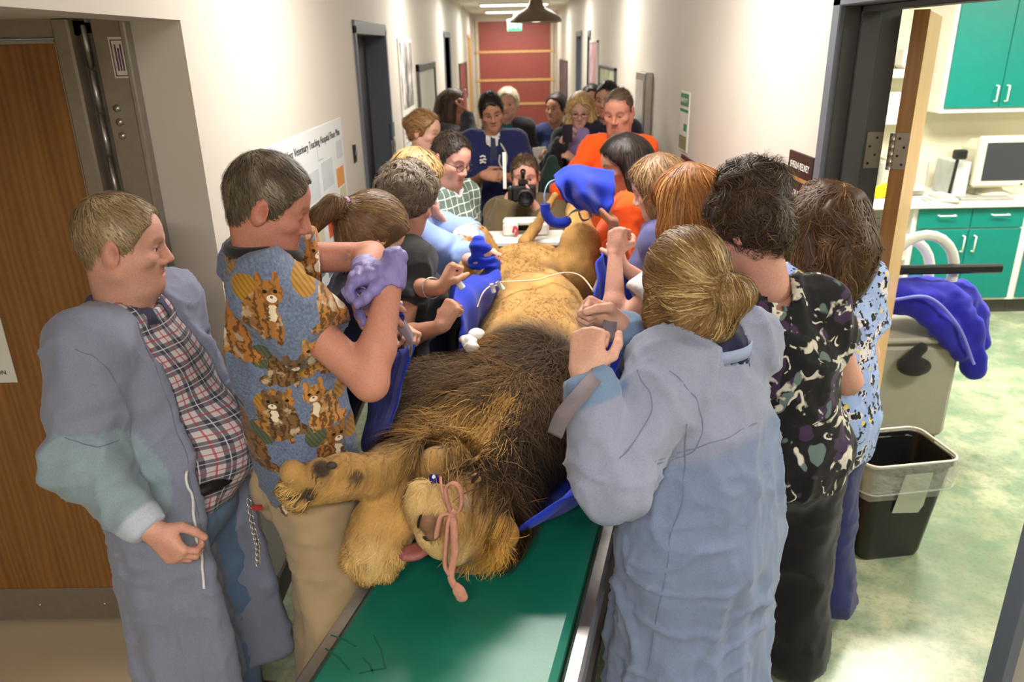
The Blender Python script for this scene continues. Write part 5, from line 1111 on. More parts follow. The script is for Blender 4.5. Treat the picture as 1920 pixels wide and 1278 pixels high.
def collar_ring(I, mat, neck=.064, hgt=.035, open_=.5, name='collar'):
    """turned-down shirt collar round the neck"""
    f, r, up = I['f'], I['r'], I['up']; c = I['nb']-up*.005; pts0, pts1, pts2 = [], [], []
    for k in range(25):
        a = -math.pi/2+open_*.5+(2*math.pi-open_)*k/24; d = r*math.cos(a-math.pi)+f*-math.sin(a-math.pi)*-1 if False else r*math.cos(a+math.pi)*-1+f*math.sin(a+math.pi)
        d = -r*math.sin(a+math.pi/2)+f*math.cos(a+math.pi/2); z = -.032*max(0, d@f)
        pts0.append(c+d*(neck+.002)+up*(z+hgt)); pts1.append(c+d*(neck+.014)+up*(z+hgt-.002)); pts2.append(c+d*(neck+.030)+up*(z-.008))
    pts3 = [c+(p-c)*.97-up*.004 for p in pts2]; n = 25; V = pts0+pts1+pts2+pts3+[p-up*.04 for p in pts0]; F = []
    for a, b in ((4, 0), (0, 1), (1, 2), (2, 3)):
        for k in range(n-1): F.append((a*n+k, a*n+k+1, b*n+k+1, b*n+k))
    return mesh_obj(name, np.array(V), F, mat, I['P'])
def legwear(I, mat, fit=.018, flare=.0, hem=.05, vox=None, name='trousers', color=None, top=.06):
    P, f, r, up = I['P'], I['f'], I['r'], I['up']; vx = vox or (.015 if I['near'] else .028); b = I['build']
    pts = np.array([I['pel']+up*.15, *I['kn'].values(), *I['an'].values()]); lo, hi = pts.min(0)-.17, pts.max(0)+.17; lo[2] = max(lo[2], hem-.03); F = Field(lo, hi, vx)
    pf = min(fit, 0.0); F.cap(I['pel']-up*.02, I['pel']+up*top, .140*b+pf, .125*b+pf, .05, 'u', (f, 1.32)).ell(I['pel']-f*.035-up*.03, (.12*b, .09*b, .10*b), k=.06)
    for s in 'RL': F.cap(I['hip'][s], I['kn'][s], .080*b+fit*.5, .06*b+fit, .04).cap(I['kn'][s], I['an'][s], .06*b+fit, .052+fit+flare, .03)
    if hem is not None: F.plane((0, 0, -1), -hem)
    F.plane((0, 0, 1), I['pel'][2]+top+.06)
    V, Q = F.mesh(); N = normals(V, Q); V = V+N*creases(V, .007, 21)[:, None]
    return mesh_obj(name, V, Q, mat, P, color(V, I) if color is not None else None)
def footwear(I, mat, name='shoe'):
    for s, sg in (('R', 1), ('L', -1)):
        a = I['an'][s]*V3(1, 1, 0); f = unit(I['f']+I['r']*sg*.15); F = Field((a-f*.1).clip(-9, 9)-.2, a+f*.1+.2, .018)
        F.chain([a-f*.05+V3(0, 0, .045), a+f*.06+V3(0, 0, .04), a+f*.17+V3(0, 0, .03)], [.042, .044, .04], .02, ((0, 0, 1), 1.0)).cap(a+V3(0, 0, .09), a+V3(0, 0, .05), .042, .045, .03).plane((0, 0, -1), 0.0)
        v, q = F.mesh(); mesh_obj(name, v, q, mat, I['P'])
def seam(I, name, pts, mat, r=.0014, out=.0003, part='seam'):
    V, N = I['m_'+name]; P = []
    for p in catmull(pts, 10):   # first surface point met on the way from the viewing side
        d = unit(p-CAM); w = V-CAM; t = w@d; e = np.linalg.norm(w-np.outer(t, d), axis=1); k = np.where(e < .010)[0]
        k = k[np.argmin(t[k])] if len(k) else int(np.argmin(e)); P.append(V[k]+N[k]*out)
    P = np.array(P)
    for _ in range(3): P[1:-1] = .25*P[:-2]+.5*P[1:-1]+.25*P[2:]
    return MB().tube(list(P), r, 5).build(part, mat, I['P'], True)
def glasses(I, mat, name='glasses'):
    R, c = I['RH'], I['head']; g = MB(); T = lambda p: c+R @ np.array(p, float)
    for s in (-1, 1):
        g.tube([T((s*.031+.024*math.cos(a), .098-.004*abs(math.cos(a)), -.004+.016*math.sin(a))) for a in np.linspace(0, 2*math.pi, 17)[:-1]], .0016, 5, closed=True); g.tube([T((s*.056, .092, .002)), T((s*.074, .05, .004)), T((s*.079, -.01, .0))], .0017, 5)
    g.tube([T((-.008, .098, 0)), T((0, .1, .002)), T((.008, .098, 0))], .0015, 5); return g.build(name, mat, I['P'], True)
# ================================================================ people round the lion
blackcl = cloth('black_cotton', srgb(34, 34, 36)); navy = cloth('navy_cotton', srgb(26, 30, 62)); khaki = cloth('khaki_twill', srgb(176, 152, 118), var=.06); denim = cloth('blue_denim', srgb(96, 122, 158), var=.12); whitecl = cloth('white_cotton', srgb(228, 228, 226)); brownlea = plain('brown_leather', srgb(70, 52, 40), .45)
def plaid(name, base, dark, red, sc=1.0):
    m = NT(name); a = m.n('ShaderNodeAttribute', attribute_name='Col').outputs['Color']; s = m.n('ShaderNodeSeparateColor'); m.l(a, s.inputs[0])
    def band(ch, period, lo, hi):
        v = m.math('FRACT', m.math('MULTIPLY', s.outputs[ch], 1/(period*sc))); return m.math('MULTIPLY', m.math('GREATER_THAN', v, lo), m.math('LESS_THAN', v, hi))
    c = m.mix(m.math('MULTIPLY', band(0, .05, .05, .48), .72), base, dark); c = m.mix(m.math('MULTIPLY', band(1, .05, .05, .48), .72), c, dark)
    for ch in (0, 1): c = m.mix(m.math('MULTIPLY', band(ch, .05, .70, .77), .75), c, red); c = m.mix(m.math('MULTIPLY', band(ch, .05, .24, .29), .6), c, srgb(220, 220, 226))
    m.col(c).set(.85, 0, .2, .1); m.bump(m.crease(), .35, .02); return m.m
# ---- man in a pale blue gown over a plaid shirt, by the brown door
gown_c, gown_a = srgb(128, 133, 155), srgb(134, 152, 164)
def gown_col(P, I):
    c = np.tile(gown_c, (len(P), 1))*(1+.05*noise(P, 8, 3)[:, None])
    for s in 'RL':
        sh, el, wr = I['ends'][s][:3]; d = unit(wr-el); t = ((P-el)@d)/np.linalg.norm(wr-el); q = np.linalg.norm(P-el-np.outer(t.clip(0, 1)*np.linalg.norm(wr-el), d), axis=1); w = (sstep(-.25, -.2, t)*(q < .12)*(t < 1.1))[:, None]; c = c*(1-w)+gown_a*w
        w = (sstep(.80, .84, t)*(q < .09))[:, None]; c = c*(1-w)+I.get('cuffcol', srgb(176, 184, 200))*w
    return c
gown_m = vcol('gown_cotton', .85, .15, .45, 300, .2, 6)
M1h = at(232, 458, 1.84)
I = person('man in an open pale blue gown over a plaid shirt, beside the brown door', M1h, (1, .28), pitch=8, body=(1, -.12), lean=(-.02, .0), build=1.12,
    o=dict(skin='pink', crop=True, hair='short', hair_col=srgb(150, 126, 94), hair_col2=srgb(186, 164, 130), ht=.009, ts=.002, fat=.006, neckw=.064, rec=.004, hl=.03, n=5200, hw=.002, comb=(0, .5, 0), lid=.002, lift=.006, brow=srgb(150, 110, 80), scalpw=.7),
    arms={'R': dict(len=.9, wrist=at(283, 992, 1.52), elbow=at(130, 840, 1.62), dir=unit(CR*.75-CU*.75), palm=V3(.6, .6, -.4), curl=.55), 'L': dict()},
    top=[dict(name='plaid_shirt', mat=plaid('navy_plaid', srgb(196, 188, 192), srgb(26, 30, 58), srgb(170, 50, 66)), fit=.006, sleeve=.4, print_axis=(-.12, -1, 0), belly=.045, vox=.009, wrinkle=.003, collar=None, hem=.90),
         dict(name='gown', mat=gown_m, color=gown_col, fit=.028, sleeve=2.0, sl_r=.012, cuff=.043, hem=.22, skirt=(.20, .26), open_front=.125, neck=.082, neck_back=.0, fold=.012, vox=.009, belly=.04, seed=4, wrinkle=.008)],
    trousers=dict(mat=denim, fit=.008, flare=.02), shoes=brownlea)
collar_ring(I, plaid('navy_plaid_collar', srgb(60, 60, 84), srgb(26, 30, 58), srgb(150, 60, 72)), .072, .03)
bw = I['waist']-V3(0, 0, .055); MB().tube([bw+I['r']*.168*math.cos(a)+I['f']*(.155*math.sin(a)+.035) for a in np.linspace(0, 2*math.pi, 25)[:-1]], .017, 8, closed=True).build('belt', plain('black_belt', srgb(24, 22, 22), .35), I['P'], True)
for k in range(7):
    b = I['nb']+I['f']*(.072+.115*min(1, k/3.0)**.8)-V3(0, 0, .02+k*.062); mesh_obj('button', *Field(b-.02, b+.02, .003).ell(b+I['f']*.035, (.006, .006, .006), k=0).mesh(), white_pl, I['P'])
smm = cloth('gown_seam_grey', srgb(112, 118, 142))
for pts in ([(150, 655), (205, 690), (245, 760), (250, 820)], [(120, 828), (170, 838), (230, 822)], [(262, 600), (300, 700), (335, 800), (360, 900), (395, 1050)]): seam(I, 'gown', [at(x, y, 1.6) for x, y in pts], smm)
st0 = I['waist']+I['f']*.17-I['r']*-.09; seam(I, 'gown', [at(x, y, 1.6) for x, y in ((352, 885), (362, 940), (372, 1000), (382, 1050), (386, 1105))], whitecl, .004, .004, 'gown_tie')
# ---- man in a kitten-print shirt
def cat_print():
    m = NT('kitten_print_denim'); a = m.n('ShaderNodeAttribute', attribute_name='Col').outputs['Color']
    def vor(scale, off):
        mp = m.n('ShaderNodeMapping'); mp.inputs['Scale'].default_value = (scale, scale, scale); mp.inputs['Location'].default_value = (off, off*.7, 0); m.l(a, mp.inputs[0])
        v = m.n('ShaderNodeTexVoronoi', voronoi_dimensions='2D'); v.inputs['Scale'].default_value = 1; v.inputs['Randomness'].default_value = .55; m.l(mp.outputs[0], v.inputs['Vector'])
        sub = m.n('ShaderNodeVectorMath', operation='SUBTRACT'); m.l(mp.outputs[0], sub.inputs[0]); m.l(v.outputs['Position'], sub.inputs[1]); xyz = m.n('ShaderNodeSeparateXYZ'); m.l(sub.outputs[0], xyz.inputs[0]); rc = m.n('ShaderNodeSeparateColor'); m.l(v.outputs['Color'], rc.inputs[0])
        return xyz.outputs[0], xyz.outputs[1], rc.outputs[0], rc.outputs[1], mp.outputs[0]
    def disc(x, y, cx, cy, rx, ry, soft=.04):
        d = m.math('ADD', m.math('POWER', m.math('MULTIPLY', m.math('ABSOLUTE', m.math('SUBTRACT', x, cx)), 1/rx), 2), m.math('POWER', m.math('MULTIPLY', m.math('ABSOLUTE', m.math('SUBTRACT', y, cy)), 1/ry), 2))
        return m.math('MULTIPLY', m.math('SUBTRACT', 1+soft, d), 1/soft/2)
    def clampv(v):
        o = m.n('ShaderNodeClamp'); m.l(v, o.inputs[0]); return o.outputs[0]
    def union(*d):
        r = clampv(d[0])
        for e in d[1:]: r = m.math('MAXIMUM', r, clampv(e))
        return r
    v0 = a; col = m.ramp(m.noise(v0, 160, 4), [(.3, srgb(84, 98, 126)), (.7, srgb(124, 138, 166))])
    # yarn balls
    x, y, r1, r2, mv = vor(9.5, 3.3); ball = clampv(m.math('MULTIPLY', disc(x, y, 0, 0, .27, .27), m.math('GREATER_THAN', r1, .35)))
    wv = m.math('SINE', m.math('MULTIPLY', m.math('ADD', x, m.math('MULTIPLY', y, .6)), 62)); yc = m.mix(m.math('GREATER_THAN', r2, .5), srgb(176, 128, 44), srgb(88, 98, 74)); yc = m.mix(m.math('MULTIPLY', m.math('GREATER_THAN', wv, .2), .35), yc, srgb(40, 36, 24)); col = m.mix(ball, col, yc)
    # kittens: body, head, ears, tail, bib, eyes, stripes; two layers
    for sc, off in ((6.6, 0.0), (7.4, 11.7)):
        x, y, r1, r2, mv = vor(sc, off); show = m.math('GREATER_THAN', r2, .05 if off == 0 else .3)
        sg = m.math('SUBTRACT', m.math('MULTIPLY', m.math('GREATER_THAN', r1, .5), 2), 1); x = m.math('MULTIPLY', x, sg)
        wob = m.math('MULTIPLY', m.math('SUBTRACT', m.noise(mv, 6, 3), .5), .22); xw = m.math('ADD', x, wob); yw = m.math('ADD', y, wob)
        body = union(disc(xw, yw, -.05, -.12, .25, .34), disc(xw, yw, -.24, -.32, .2, .10), disc(xw, yw, .16, -.32, .07, .2)); hd = union(disc(x, y, .1, .22, .19, .16), disc(x, y, -.02, .38, .055, .09), disc(x, y, .22, .38, .055, .09))
        fur = m.ramp(r2, [(.0, srgb(150, 92, 40)), (.3, srgb(196, 140, 74)), (.5, srgb(112, 84, 52)), (.7, srgb(186, 122, 54)), (.9, srgb(74, 62, 50))]); 
        stripe = m.math('GREATER_THAN', m.math('SINE', m.math('ADD', m.math('MULTIPLY', xw, 46), m.math('MULTIPLY', m.noise(mv, 9, 3), 14))), .25); fur2 = m.mix(m.math('MULTIPLY', stripe, .72), fur, srgb(50, 38, 26))
        fur2 = m.mix(m.ramp(m.noise(mv, 5, 3), [(.56, 0), (.64, .7)]), fur2, srgb(206, 186, 152))
        col = m.mix(m.math('MULTIPLY', m.math('MULTIPLY', body, show), 1), col, fur2)
        col = m.mix(m.math('MULTIPLY', clampv(disc(xw, yw, .1, -.04, .06, .13)), show), col, srgb(226, 212, 186)); col = m.mix(m.math('MULTIPLY', hd, show), col, m.mix(m.math('MULTIPLY', stripe, .45), fur, srgb(60, 44, 28)))
        col = m.mix(m.math('MULTIPLY', clampv(disc(x, y, .12, .14, .07, .05)), show), col, srgb(232, 222, 204))
        for ex in (.04, .18): col = m.mix(m.math('MULTIPLY', clampv(disc(x, y, ex, .235, .03, .026)), show), col, srgb(30, 28, 16))
        col = m.mix(m.math('MULTIPLY', clampv(disc(x, y, .12, .16, .02, .016)), show), col, srgb(120, 60, 50))
    m.col(col).set(.85, 0, .2, .1); m.bump(m.crease(), .4, .02); return m.m
M2h = at(505, 385, 1.86); ink = srgb(70, 74, 80)
I = person('grey-haired man in a kitten-print shirt, khaki trousers and purple gloves', M2h, (1, .22), pitch=22, body=(1, .45), lean=(-.02, .02), build=1.0, nk=.122,
    o=dict(skin='red', crop=True, hair='short', hair_col=srgb(92, 80, 64), hair_col2=srgb(136, 124, 106), ht=.011, ts=.003, rec=.002, hl=.03, n=6000, hw=.002, comb=(0, .5, 0), lid=-.004, lift=.007, neckw=.058, brow=srgb(130, 96, 70)),
    arms={'R': dict(wrist=at(737, 500, 1.72), elbow=at(775, 660, 1.62), dir=unit(-CR*.9-CU*.25-CF*.1), palm=unit(-CU+CF*.4), curl=.55, ink=[(at(640, 588, 1.64), .04, ink), (at(632, 640, 1.64), .035, ink)]),
          'L': dict(wrist=at(682, 508, 1.80), elbow=at(720, 470, 2.2), dir=unit(CR*.42-CU*.85-CF*.1), palm=unit(CF+CR*.2), hs=1.08, curl=(.2, .22, .26, .3), spread=.5, thumb=.2, ink=[(at(655, 480, 2.0), .03, ink)])},
    top=dict(name='kitten_shirt', mat=cat_print(), fit=.026, sleeve=.52, print_axis=(.92, .38, 0), sl_r=.016, vox=.009, vee=.05, neck=.076, hem=.93, seed=8, wrinkle=.007),
    trousers=dict(mat=khaki, fit=.028, flare=.02), shoes=brownlea)
c = I['nb']+V3(0, 0, .016)
MB().tube([c+I['r']*.072*math.cos(a)+I['f']*(.080*math.sin(a)+.012)-V3(0, 0, .03*max(0, math.sin(a))) for a in np.linspace(0, 2*math.pi, 29)[:-1]], .016, 8, closed=True).build('undershirt_collar', blackcl, I['P'], True)
glv = plain('purple_nitrile', srgb(132, 122, 186), .42, var=.08, scale=40, bump=.35)
for s in 'RL':
    sh, el, wr, hd, hn, a = I['ends'][s]; F = Field(np.minimum(wr, wr+unit(hd)*.2)-.12, np.maximum(wr, wr+unit(hd)*.2)+.12, .004); d = unit(wr-el); hand(F, wr, hd, hn, s == 'R', a['curl'], 1.0, .0028, a.get('spread', 0), a.get('thumb')); F.tubecut(wr+d*.02, wr-d*.05, .030, .037, .012)
    v, q = F.mesh(); v = v+normals(v, q)*(.0016*np.sin(v@unit(hd)*260+3*noise(v, 40)))[:, None]; mesh_obj('glove', v, q, glv, I['P'])
a = at(482, 951, 1.64); B('pocket_tag', a-V3(.013, .002, .007), a+V3(.013, .002, .007), plain('red_tag', srgb(150, 36, 36), .6), I['P'])
chn = MB(); cp = catmull([at(466, 935, 1.66), at(474, 985, 1.64), at(482, 1020, 1.63), at(484, 1056, 1.63)], 7)
for k, p in enumerate(cp): chn.tube([p+.006*(CR*math.cos(t) if k % 2 else CF*math.cos(t))+.009*CU*math.sin(t) for t in np.linspace(0, 2*math.pi, 9)[:-1]], .0017, 5, closed=True)
kc = tag(chn.build('key_chain', steel, I['P'], True))
# ---- woman with a ponytail behind him
I = person('woman with a brown ponytail and pink hair tie bending towards the lion', at(700, 440, 2.34), (.8, .55), vox=.0058, pitch=38, body=(.9, .3), lean=(.27, .04), female=True,
    o=dict(hair='pony', hair_col=srgb(112, 84, 56), hair_col2=srgb(152, 122, 86), ht=.016, hl=.13, n=4200, tie=(0, -.122, .025), locks=[([(0, -.11, .025), (0, -.16, .01), (0, -.185, -.05), (0, -.18, -.11)], [.02, .034, .03, .012], .015)], curl=.06, jit=.08, low=.02, grav=.2, lift=.003),
    arms={'R': dict(wrist=at(700, 610, 2.2), elbow=at(650, 640, 2.2), curl=.7), 'L': dict(wrist=at(760, 620, 2.4), elbow=at(720, 600, 2.6), curl=.7)},
    top=dict(mat=navy, sleeve=.6, hem=.86, fit=.03), trousers=dict(mat=cloth('green_scrubs', srgb(28, 96, 70)), fit=.03), shoes=blackcl)
t = I['head']+I['RH'] @ V3(0, -.128, .025); d = I['RH'] @ V3(0, -1, -.25); n1 = I['RH'][:, 0]; n2 = np.cross(d, n1)
MB().tube([t+.022*(n1*math.cos(a)+n2*math.sin(a)) for a in np.linspace(0, 2*math.pi, 17)[:-1]], .009, 8, closed=True).build('hair_tie', cloth('pink_tie', srgb(206, 160, 196)), I['P'], True)
# ---- curly grey woman
I = person('woman with curly grey-brown hair and black top gripping the small sling', at(765, 375, 2.80), (.75, .6), vox=.0058, pitch=22, body=(.85, .45), lean=(.1, .02), female=True,
    o=dict(skin='tan', hair='curly', hair_col=srgb(112, 98, 82), hair_col2=srgb(150, 136, 118), ht=.026, lump=.014, lf=42, hl=.045, n=5200, hw=.003, curl=1.4, cf=60, jit=.5, lift=.012, low=.012, rec=.0, scalpw=.3, lid=-.003),
    arms={'R': dict(wrist=at(828, 612, 2.36), elbow=at(790, 690, 2.35), dir=unit(CU*.85+CR*.45), palm=unit(CF*.8+CR*.5), curl=1.0, thumb=1.05), 'L': dict(wrist=at(828, 540, 2.46), elbow=at(770, 620, 2.55), dir=unit(CU*.9+CR*.4), palm=unit(CR*.9+CF*.3), curl=1.0, thumb=1.05)},
    top=dict(mat=cloth('black_knit', srgb(40, 41, 44)), sleeve=.55, hem=.85, fit=.024, vee=.03), trousers=dict(mat=blackcl), shoes=blackcl)
wr = I['ends']['L'][2]; el = I['ends']['L'][1]; d = unit(wr-el); c = wr-d*.07; n1 = unit(np.cross(d, CU)); n2 = np.cross(d, n1); MB().tube([c+.036*(n1*math.cos(a)+n2*math.sin(a)) for a in np.linspace(0, 2*math.pi, 21)[:-1]], .003, 6, closed=True).build('bracelet', steel, I['P'], True)
# ---- blond person in a light blue shirt, mostly hidden
I = person('blond woman in a light blue shirt half hidden behind the curly hair', at(780, 338, 3.2), (.9, .35), pitch=30, body=(.95, .1), lean=(.1, 0), female=True, near=False,
    o=dict(hair='long', hair_col=srgb(176, 140, 92), hair_col2=srgb(206, 176, 124), ht=.014, hl=.1, n=1500, locks=[([(-.06, -.03, .0), (-.075, -.03, -.1)], [.035, .03])]),
    arms={'R': dict(wrist=at(893, 492, 2.98), elbow=at(840, 470, 3.05), dir=unit(CR*.6+CU*.4), palm=-CU, curl=.8), 'L': dict(wrist=at(900, 470, 3.2), elbow=at(860, 440, 3.4), curl=.8)},
    top=dict(mat=cloth('light_blue_oxford', srgb(138, 164, 220)), sleeve=1.55, hem=.85, fit=.03, sl_r=.01), trousers=dict(mat=navy))
# ---- gown woman, right foreground
gown2 = srgb(122, 136, 168)
def gown2_col(P, I):
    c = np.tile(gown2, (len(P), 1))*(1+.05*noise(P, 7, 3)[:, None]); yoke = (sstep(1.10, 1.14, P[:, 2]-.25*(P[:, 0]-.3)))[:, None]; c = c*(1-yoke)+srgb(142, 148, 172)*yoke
    for s in 'RL':
        sh, el, wr = I['ends'][s][:3]; d = unit(wr-el); t = ((P-el)@d)/np.linalg.norm(wr-el); q = np.linalg.norm(P-el-np.outer(t.clip(0, 1)*np.linalg.norm(wr-el), d), axis=1); w = (sstep(.72, .77, t)*(q < .09))[:, None]; c = c*(1-w)+srgb(112, 136, 168)*w
    return c
I = person('woman in a long blue gown with a low blond bun, her back turned', at(1286, 532, 1.78), (-.42, .9), vox=.0058, pitch=22, nk=.14, nshift=(.03, 0, 0), body=(-.62, .78), lean=(-.06, .07), female=True, build=1.18,
    o=dict(hair='bun', hair_col=srgb(128, 96, 58), hair_col2=srgb(206, 178, 122), ht=.018, hl=.15, n=5400, tie=(.01, -.125, -.035), buns=[((.02, -.142, -.045), (.055, .045, .046))], locks=[([(-.07, .03, .02), (-.085, .04, -.06), (-.085, .045, -.13), (-.075, .05, -.2)], [.022, .022, .018, .008], .02), ([(0, -.08, -.03), (0, -.085, -.10)], [.055, .05], .03), ([(-.05, -.03, -.03), (-.05, -.04, -.11)], [.04, .03], .03)], curl=.1, jit=.1, low=.03, grav=.15, lift=.006, seg=7),
    arms={'L': dict(wrist=at(1092, 700, 1.56), elbow=at(1035, 860, 1.45), dir=unit(CU*.9+CR*.15+CF*.15), palm=unit(CF*.85+CR*.45), curl=.98, hs=1.05, thumb=.5), 'R': dict(wrist=at(1160, 605, 1.82), elbow=at(1200, 690, 2.05), dir=unit(CU*.4-CR*.9-CF*.1), palm=unit(-CU*.7-CF*.6-CR*.1), curl=.95, hs=1.05, thumb=.7)},
    top=[dict(name='undershirt', mat=navy, fit=.008, sleeve=.4, hem=1.0, neck=.060),
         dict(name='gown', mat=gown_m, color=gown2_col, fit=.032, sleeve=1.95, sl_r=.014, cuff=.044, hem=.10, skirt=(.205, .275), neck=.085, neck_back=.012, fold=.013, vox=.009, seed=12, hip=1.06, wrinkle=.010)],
    trousers=dict(mat=navy, fit=-.012), shoes=blackcl)
rg = I['ends']['L']; k_ = rg[2]+unit(rg[3])*.10; nn = unit(rg[3]); t1 = np.cross(nn, unit(rg[4])); MB().tube([k_+t1*.010+.0108*(t1*math.cos(a)+unit(rg[4])*math.sin(a))+unit(rg[4])*.006 for a in np.linspace(0, 2*math.pi, 15)[:-1]], .0022, 6, closed=True).build('ring', plain('gold_ring', srgb(200, 170, 110), .25, .9), I['P'], True)
sm = cloth('gown_seam', srgb(114, 127, 158))
fs_ = [I['chest']-I['f']*.18+I['r']*.05*k for k in (-1, 1)]
for pts in ([(1293, 800), (1282, 900), (1262, 1000), (1235, 1120), (1210, 1262)], [(1235, 866), (1290, 850), (1340, 832), (1425, 792)], [(1262, 690), (1305, 740), (1322, 800), (1296, 855), (1240, 868)], [(1190, 690), (1225, 760), (1165, 860)]):
    seam(I, 'gown', [at(x, y, 1.5) for x, y in pts], sm)
c = I['nb']-V3(0, 0, .022)-I['f']*.012
MB().ribbon([c+I['r']*.094*math.sin(a)-I['f']*.094*math.cos(a)+V3(0, 0, -.012+.014*math.cos(a)) for a in np.linspace(-2.2, 2.2, 25)], V3(0, 0, 1), .030, .004).build('neck_band', cloth('gown_band', srgb(150, 164, 196)), I['P'], True)
# ---- woman with the dark updo, leafy top
def leaf_print():
    m = NT('leafy_black_print'); v = m.coord()
    wp = m.n('ShaderNodeTexNoise'); wp.inputs['Scale'].default_value = 7; m.l(v, wp.inputs['Vector']); ad = m.n('ShaderNodeVectorMath', operation='MULTIPLY_ADD'); m.l(wp.outputs['Color'], ad.inputs[0]); ad.inputs[1].default_value = (.34, .34, .34); m.l(v, ad.inputs[2]); w = ad.outputs[0]
    def vor(scale, off, metric='DISTANCE'):
        mp = m.n('ShaderNodeMapping'); mp.inputs['Scale'].default_value = (scale, scale, scale*.62); mp.inputs['Location'].default_value = (off, off, off); m.l(w, mp.inputs[0]); o = m.n('ShaderNodeTexVoronoi'); o.inputs['Scale'].default_value = 1; m.l(mp.outputs[0], o.inputs['Vector']); return o
    c = srgb(22, 20, 24); a = vor(11, 0); c = m.mix(m.ramp(a.outputs['Distance'], [(.36, 1), (.40, 0)]), c, m.ramp(m.n('ShaderNodeSeparateColor').outputs[0], [(0, srgb(62, 40, 70)), (1, srgb(62, 40, 70))]) if False else srgb(62, 42, 72))
    b = vor(10, 4.2); c = m.mix(m.math('MULTIPLY', m.ramp(b.outputs['Distance'], [(.22, 1), (.26, 0)]), 1), c, srgb(98, 116, 112))
    d = vor(7.5, 9.1); ring = m.math('MULTIPLY', m.ramp(d.outputs['Distance'], [(.36, 0), (.38, 1)]), m.ramp(d.outputs['Distance'], [(.49, 1), (.53, 0)])); brk = m.ramp(m.noise(v, 13, 3), [(.5, 0), (.54, 1)]); c = m.mix(m.math('MULTIPLY', ring, brk), c, srgb(206, 198, 184))
    e = vor(9.5, 15.3); ring = m.math('MULTIPLY', m.ramp(e.outputs['Distance'], [(.40, 0), (.42, 1)]), m.ramp(e.outputs['Distance'], [(.47, 1), (.49, 0)])); brk = m.ramp(m.noise(v, 17, 3), [(.52, 0), (.55, 1)]); c = m.mix(m.math('MULTIPLY', ring, brk), c, srgb(214, 208, 194))
    m.col(c).set(.8, 0, .25, .1); m.bump(m.crease(), .35, .02); return m.m
I = person('woman with a dark curly updo and a black top with white leaf swirls', at(1400, 428, 2.12), (-.7, .66), vox=.0058, nk=.185, pitch=25, body=(-.2, .98), lean=(-.15, .05), female=True, build=1.2, nshift=(.055, -.01, 0),
    o=dict(skin='pink', hair='updo', hair_col=srgb(62, 46, 34), hair_col2=srgb(116, 90, 64), ht=.014, hl=.1, n=6000, hw=.0026, tie=(.0, -.07, .12), buns=[((0, -.05, .125), (.07, .075, .045)), ((.03, -.09, .10), (.06, .05, .05)), ((-.03, -.02, .14), (.035, .035, .03))], lump=.012, lf=38, curl=1.1, cf=40, jit=.4, lift=.028, low=.008, droop=.5),
    arms={'R': dict(wrist=at(1520, 715, 2.36), elbow=at(1700, 830, 1.95), curl=.7), 'L': dict(wrist=at(1240, 640, 2.2), elbow=at(1330, 720, 2.1), curl=.7)},
    top=dict(name='leafy_top', mat=leaf_print(), sleeve=.50, hem=.80, fit=.026, neck=.075, neck_back=.012, vox=.0085, hip=1.08, sl_r=.012), trousers=dict(mat=cloth('black_trousers', srgb(26, 25, 26)), fit=.03, flare=.03), shoes=blackcl)
MB().tube([I['head']+I['RH'] @ V3(-.079, .07, .004), I['head']+I['RH'] @ V3(-.083, .0, .006), I['head']+I['RH'] @ V3(-.08, -.03, -.006)], .003, 6).build('glasses', black_pl, I['P'], True)
# ---- woman with long wavy brown hair, cow-print tunic
def cow_print():
    m = NT('cow_print_blue'); v = m.coord(); c = m.ramp(m.noise(v, 9, 3), [(.35, srgb(140, 162, 214)), (.65, srgb(168, 188, 232))])
    wh = m.ramp(m.noise(v, 22, 3, .5), [(.55, 0), (.58, 1)]); c = m.mix(m.math('MULTIPLY', wh, .9), c, srgb(226, 214, 208)); bl = m.ramp(m.noise(v, 44, 3, .55), [(.54, 0), (.56, 1)]); c = m.mix(m.math('MULTIPLY', bl, m.ramp(m.noise(v, 22, 3, .5), [(.47, 0), (.52, 1)])), c, srgb(28, 28, 32))
    o = m.n('ShaderNodeTexVoronoi'); o.inputs['Scale'].default_value = 17; m.l(v, o.inputs['Vector']); c = m.mix(m.ramp(o.outputs['Distance'], [(.14, 1), (.17, 0)]), c, srgb(232, 196, 84)); o = m.n('ShaderNodeTexVoronoi'); o.inputs['Scale'].default_value = 40; m.l(v, o.inputs['Vector']); c = m.mix(m.ramp(o.outputs['Distance'], [(.16, 1), (.2, 0)]), c, srgb(40, 42, 56))
    m.col(c).set(.85, 0, .2, .1); m.bump(m.crease(), .35, .02); return m.m
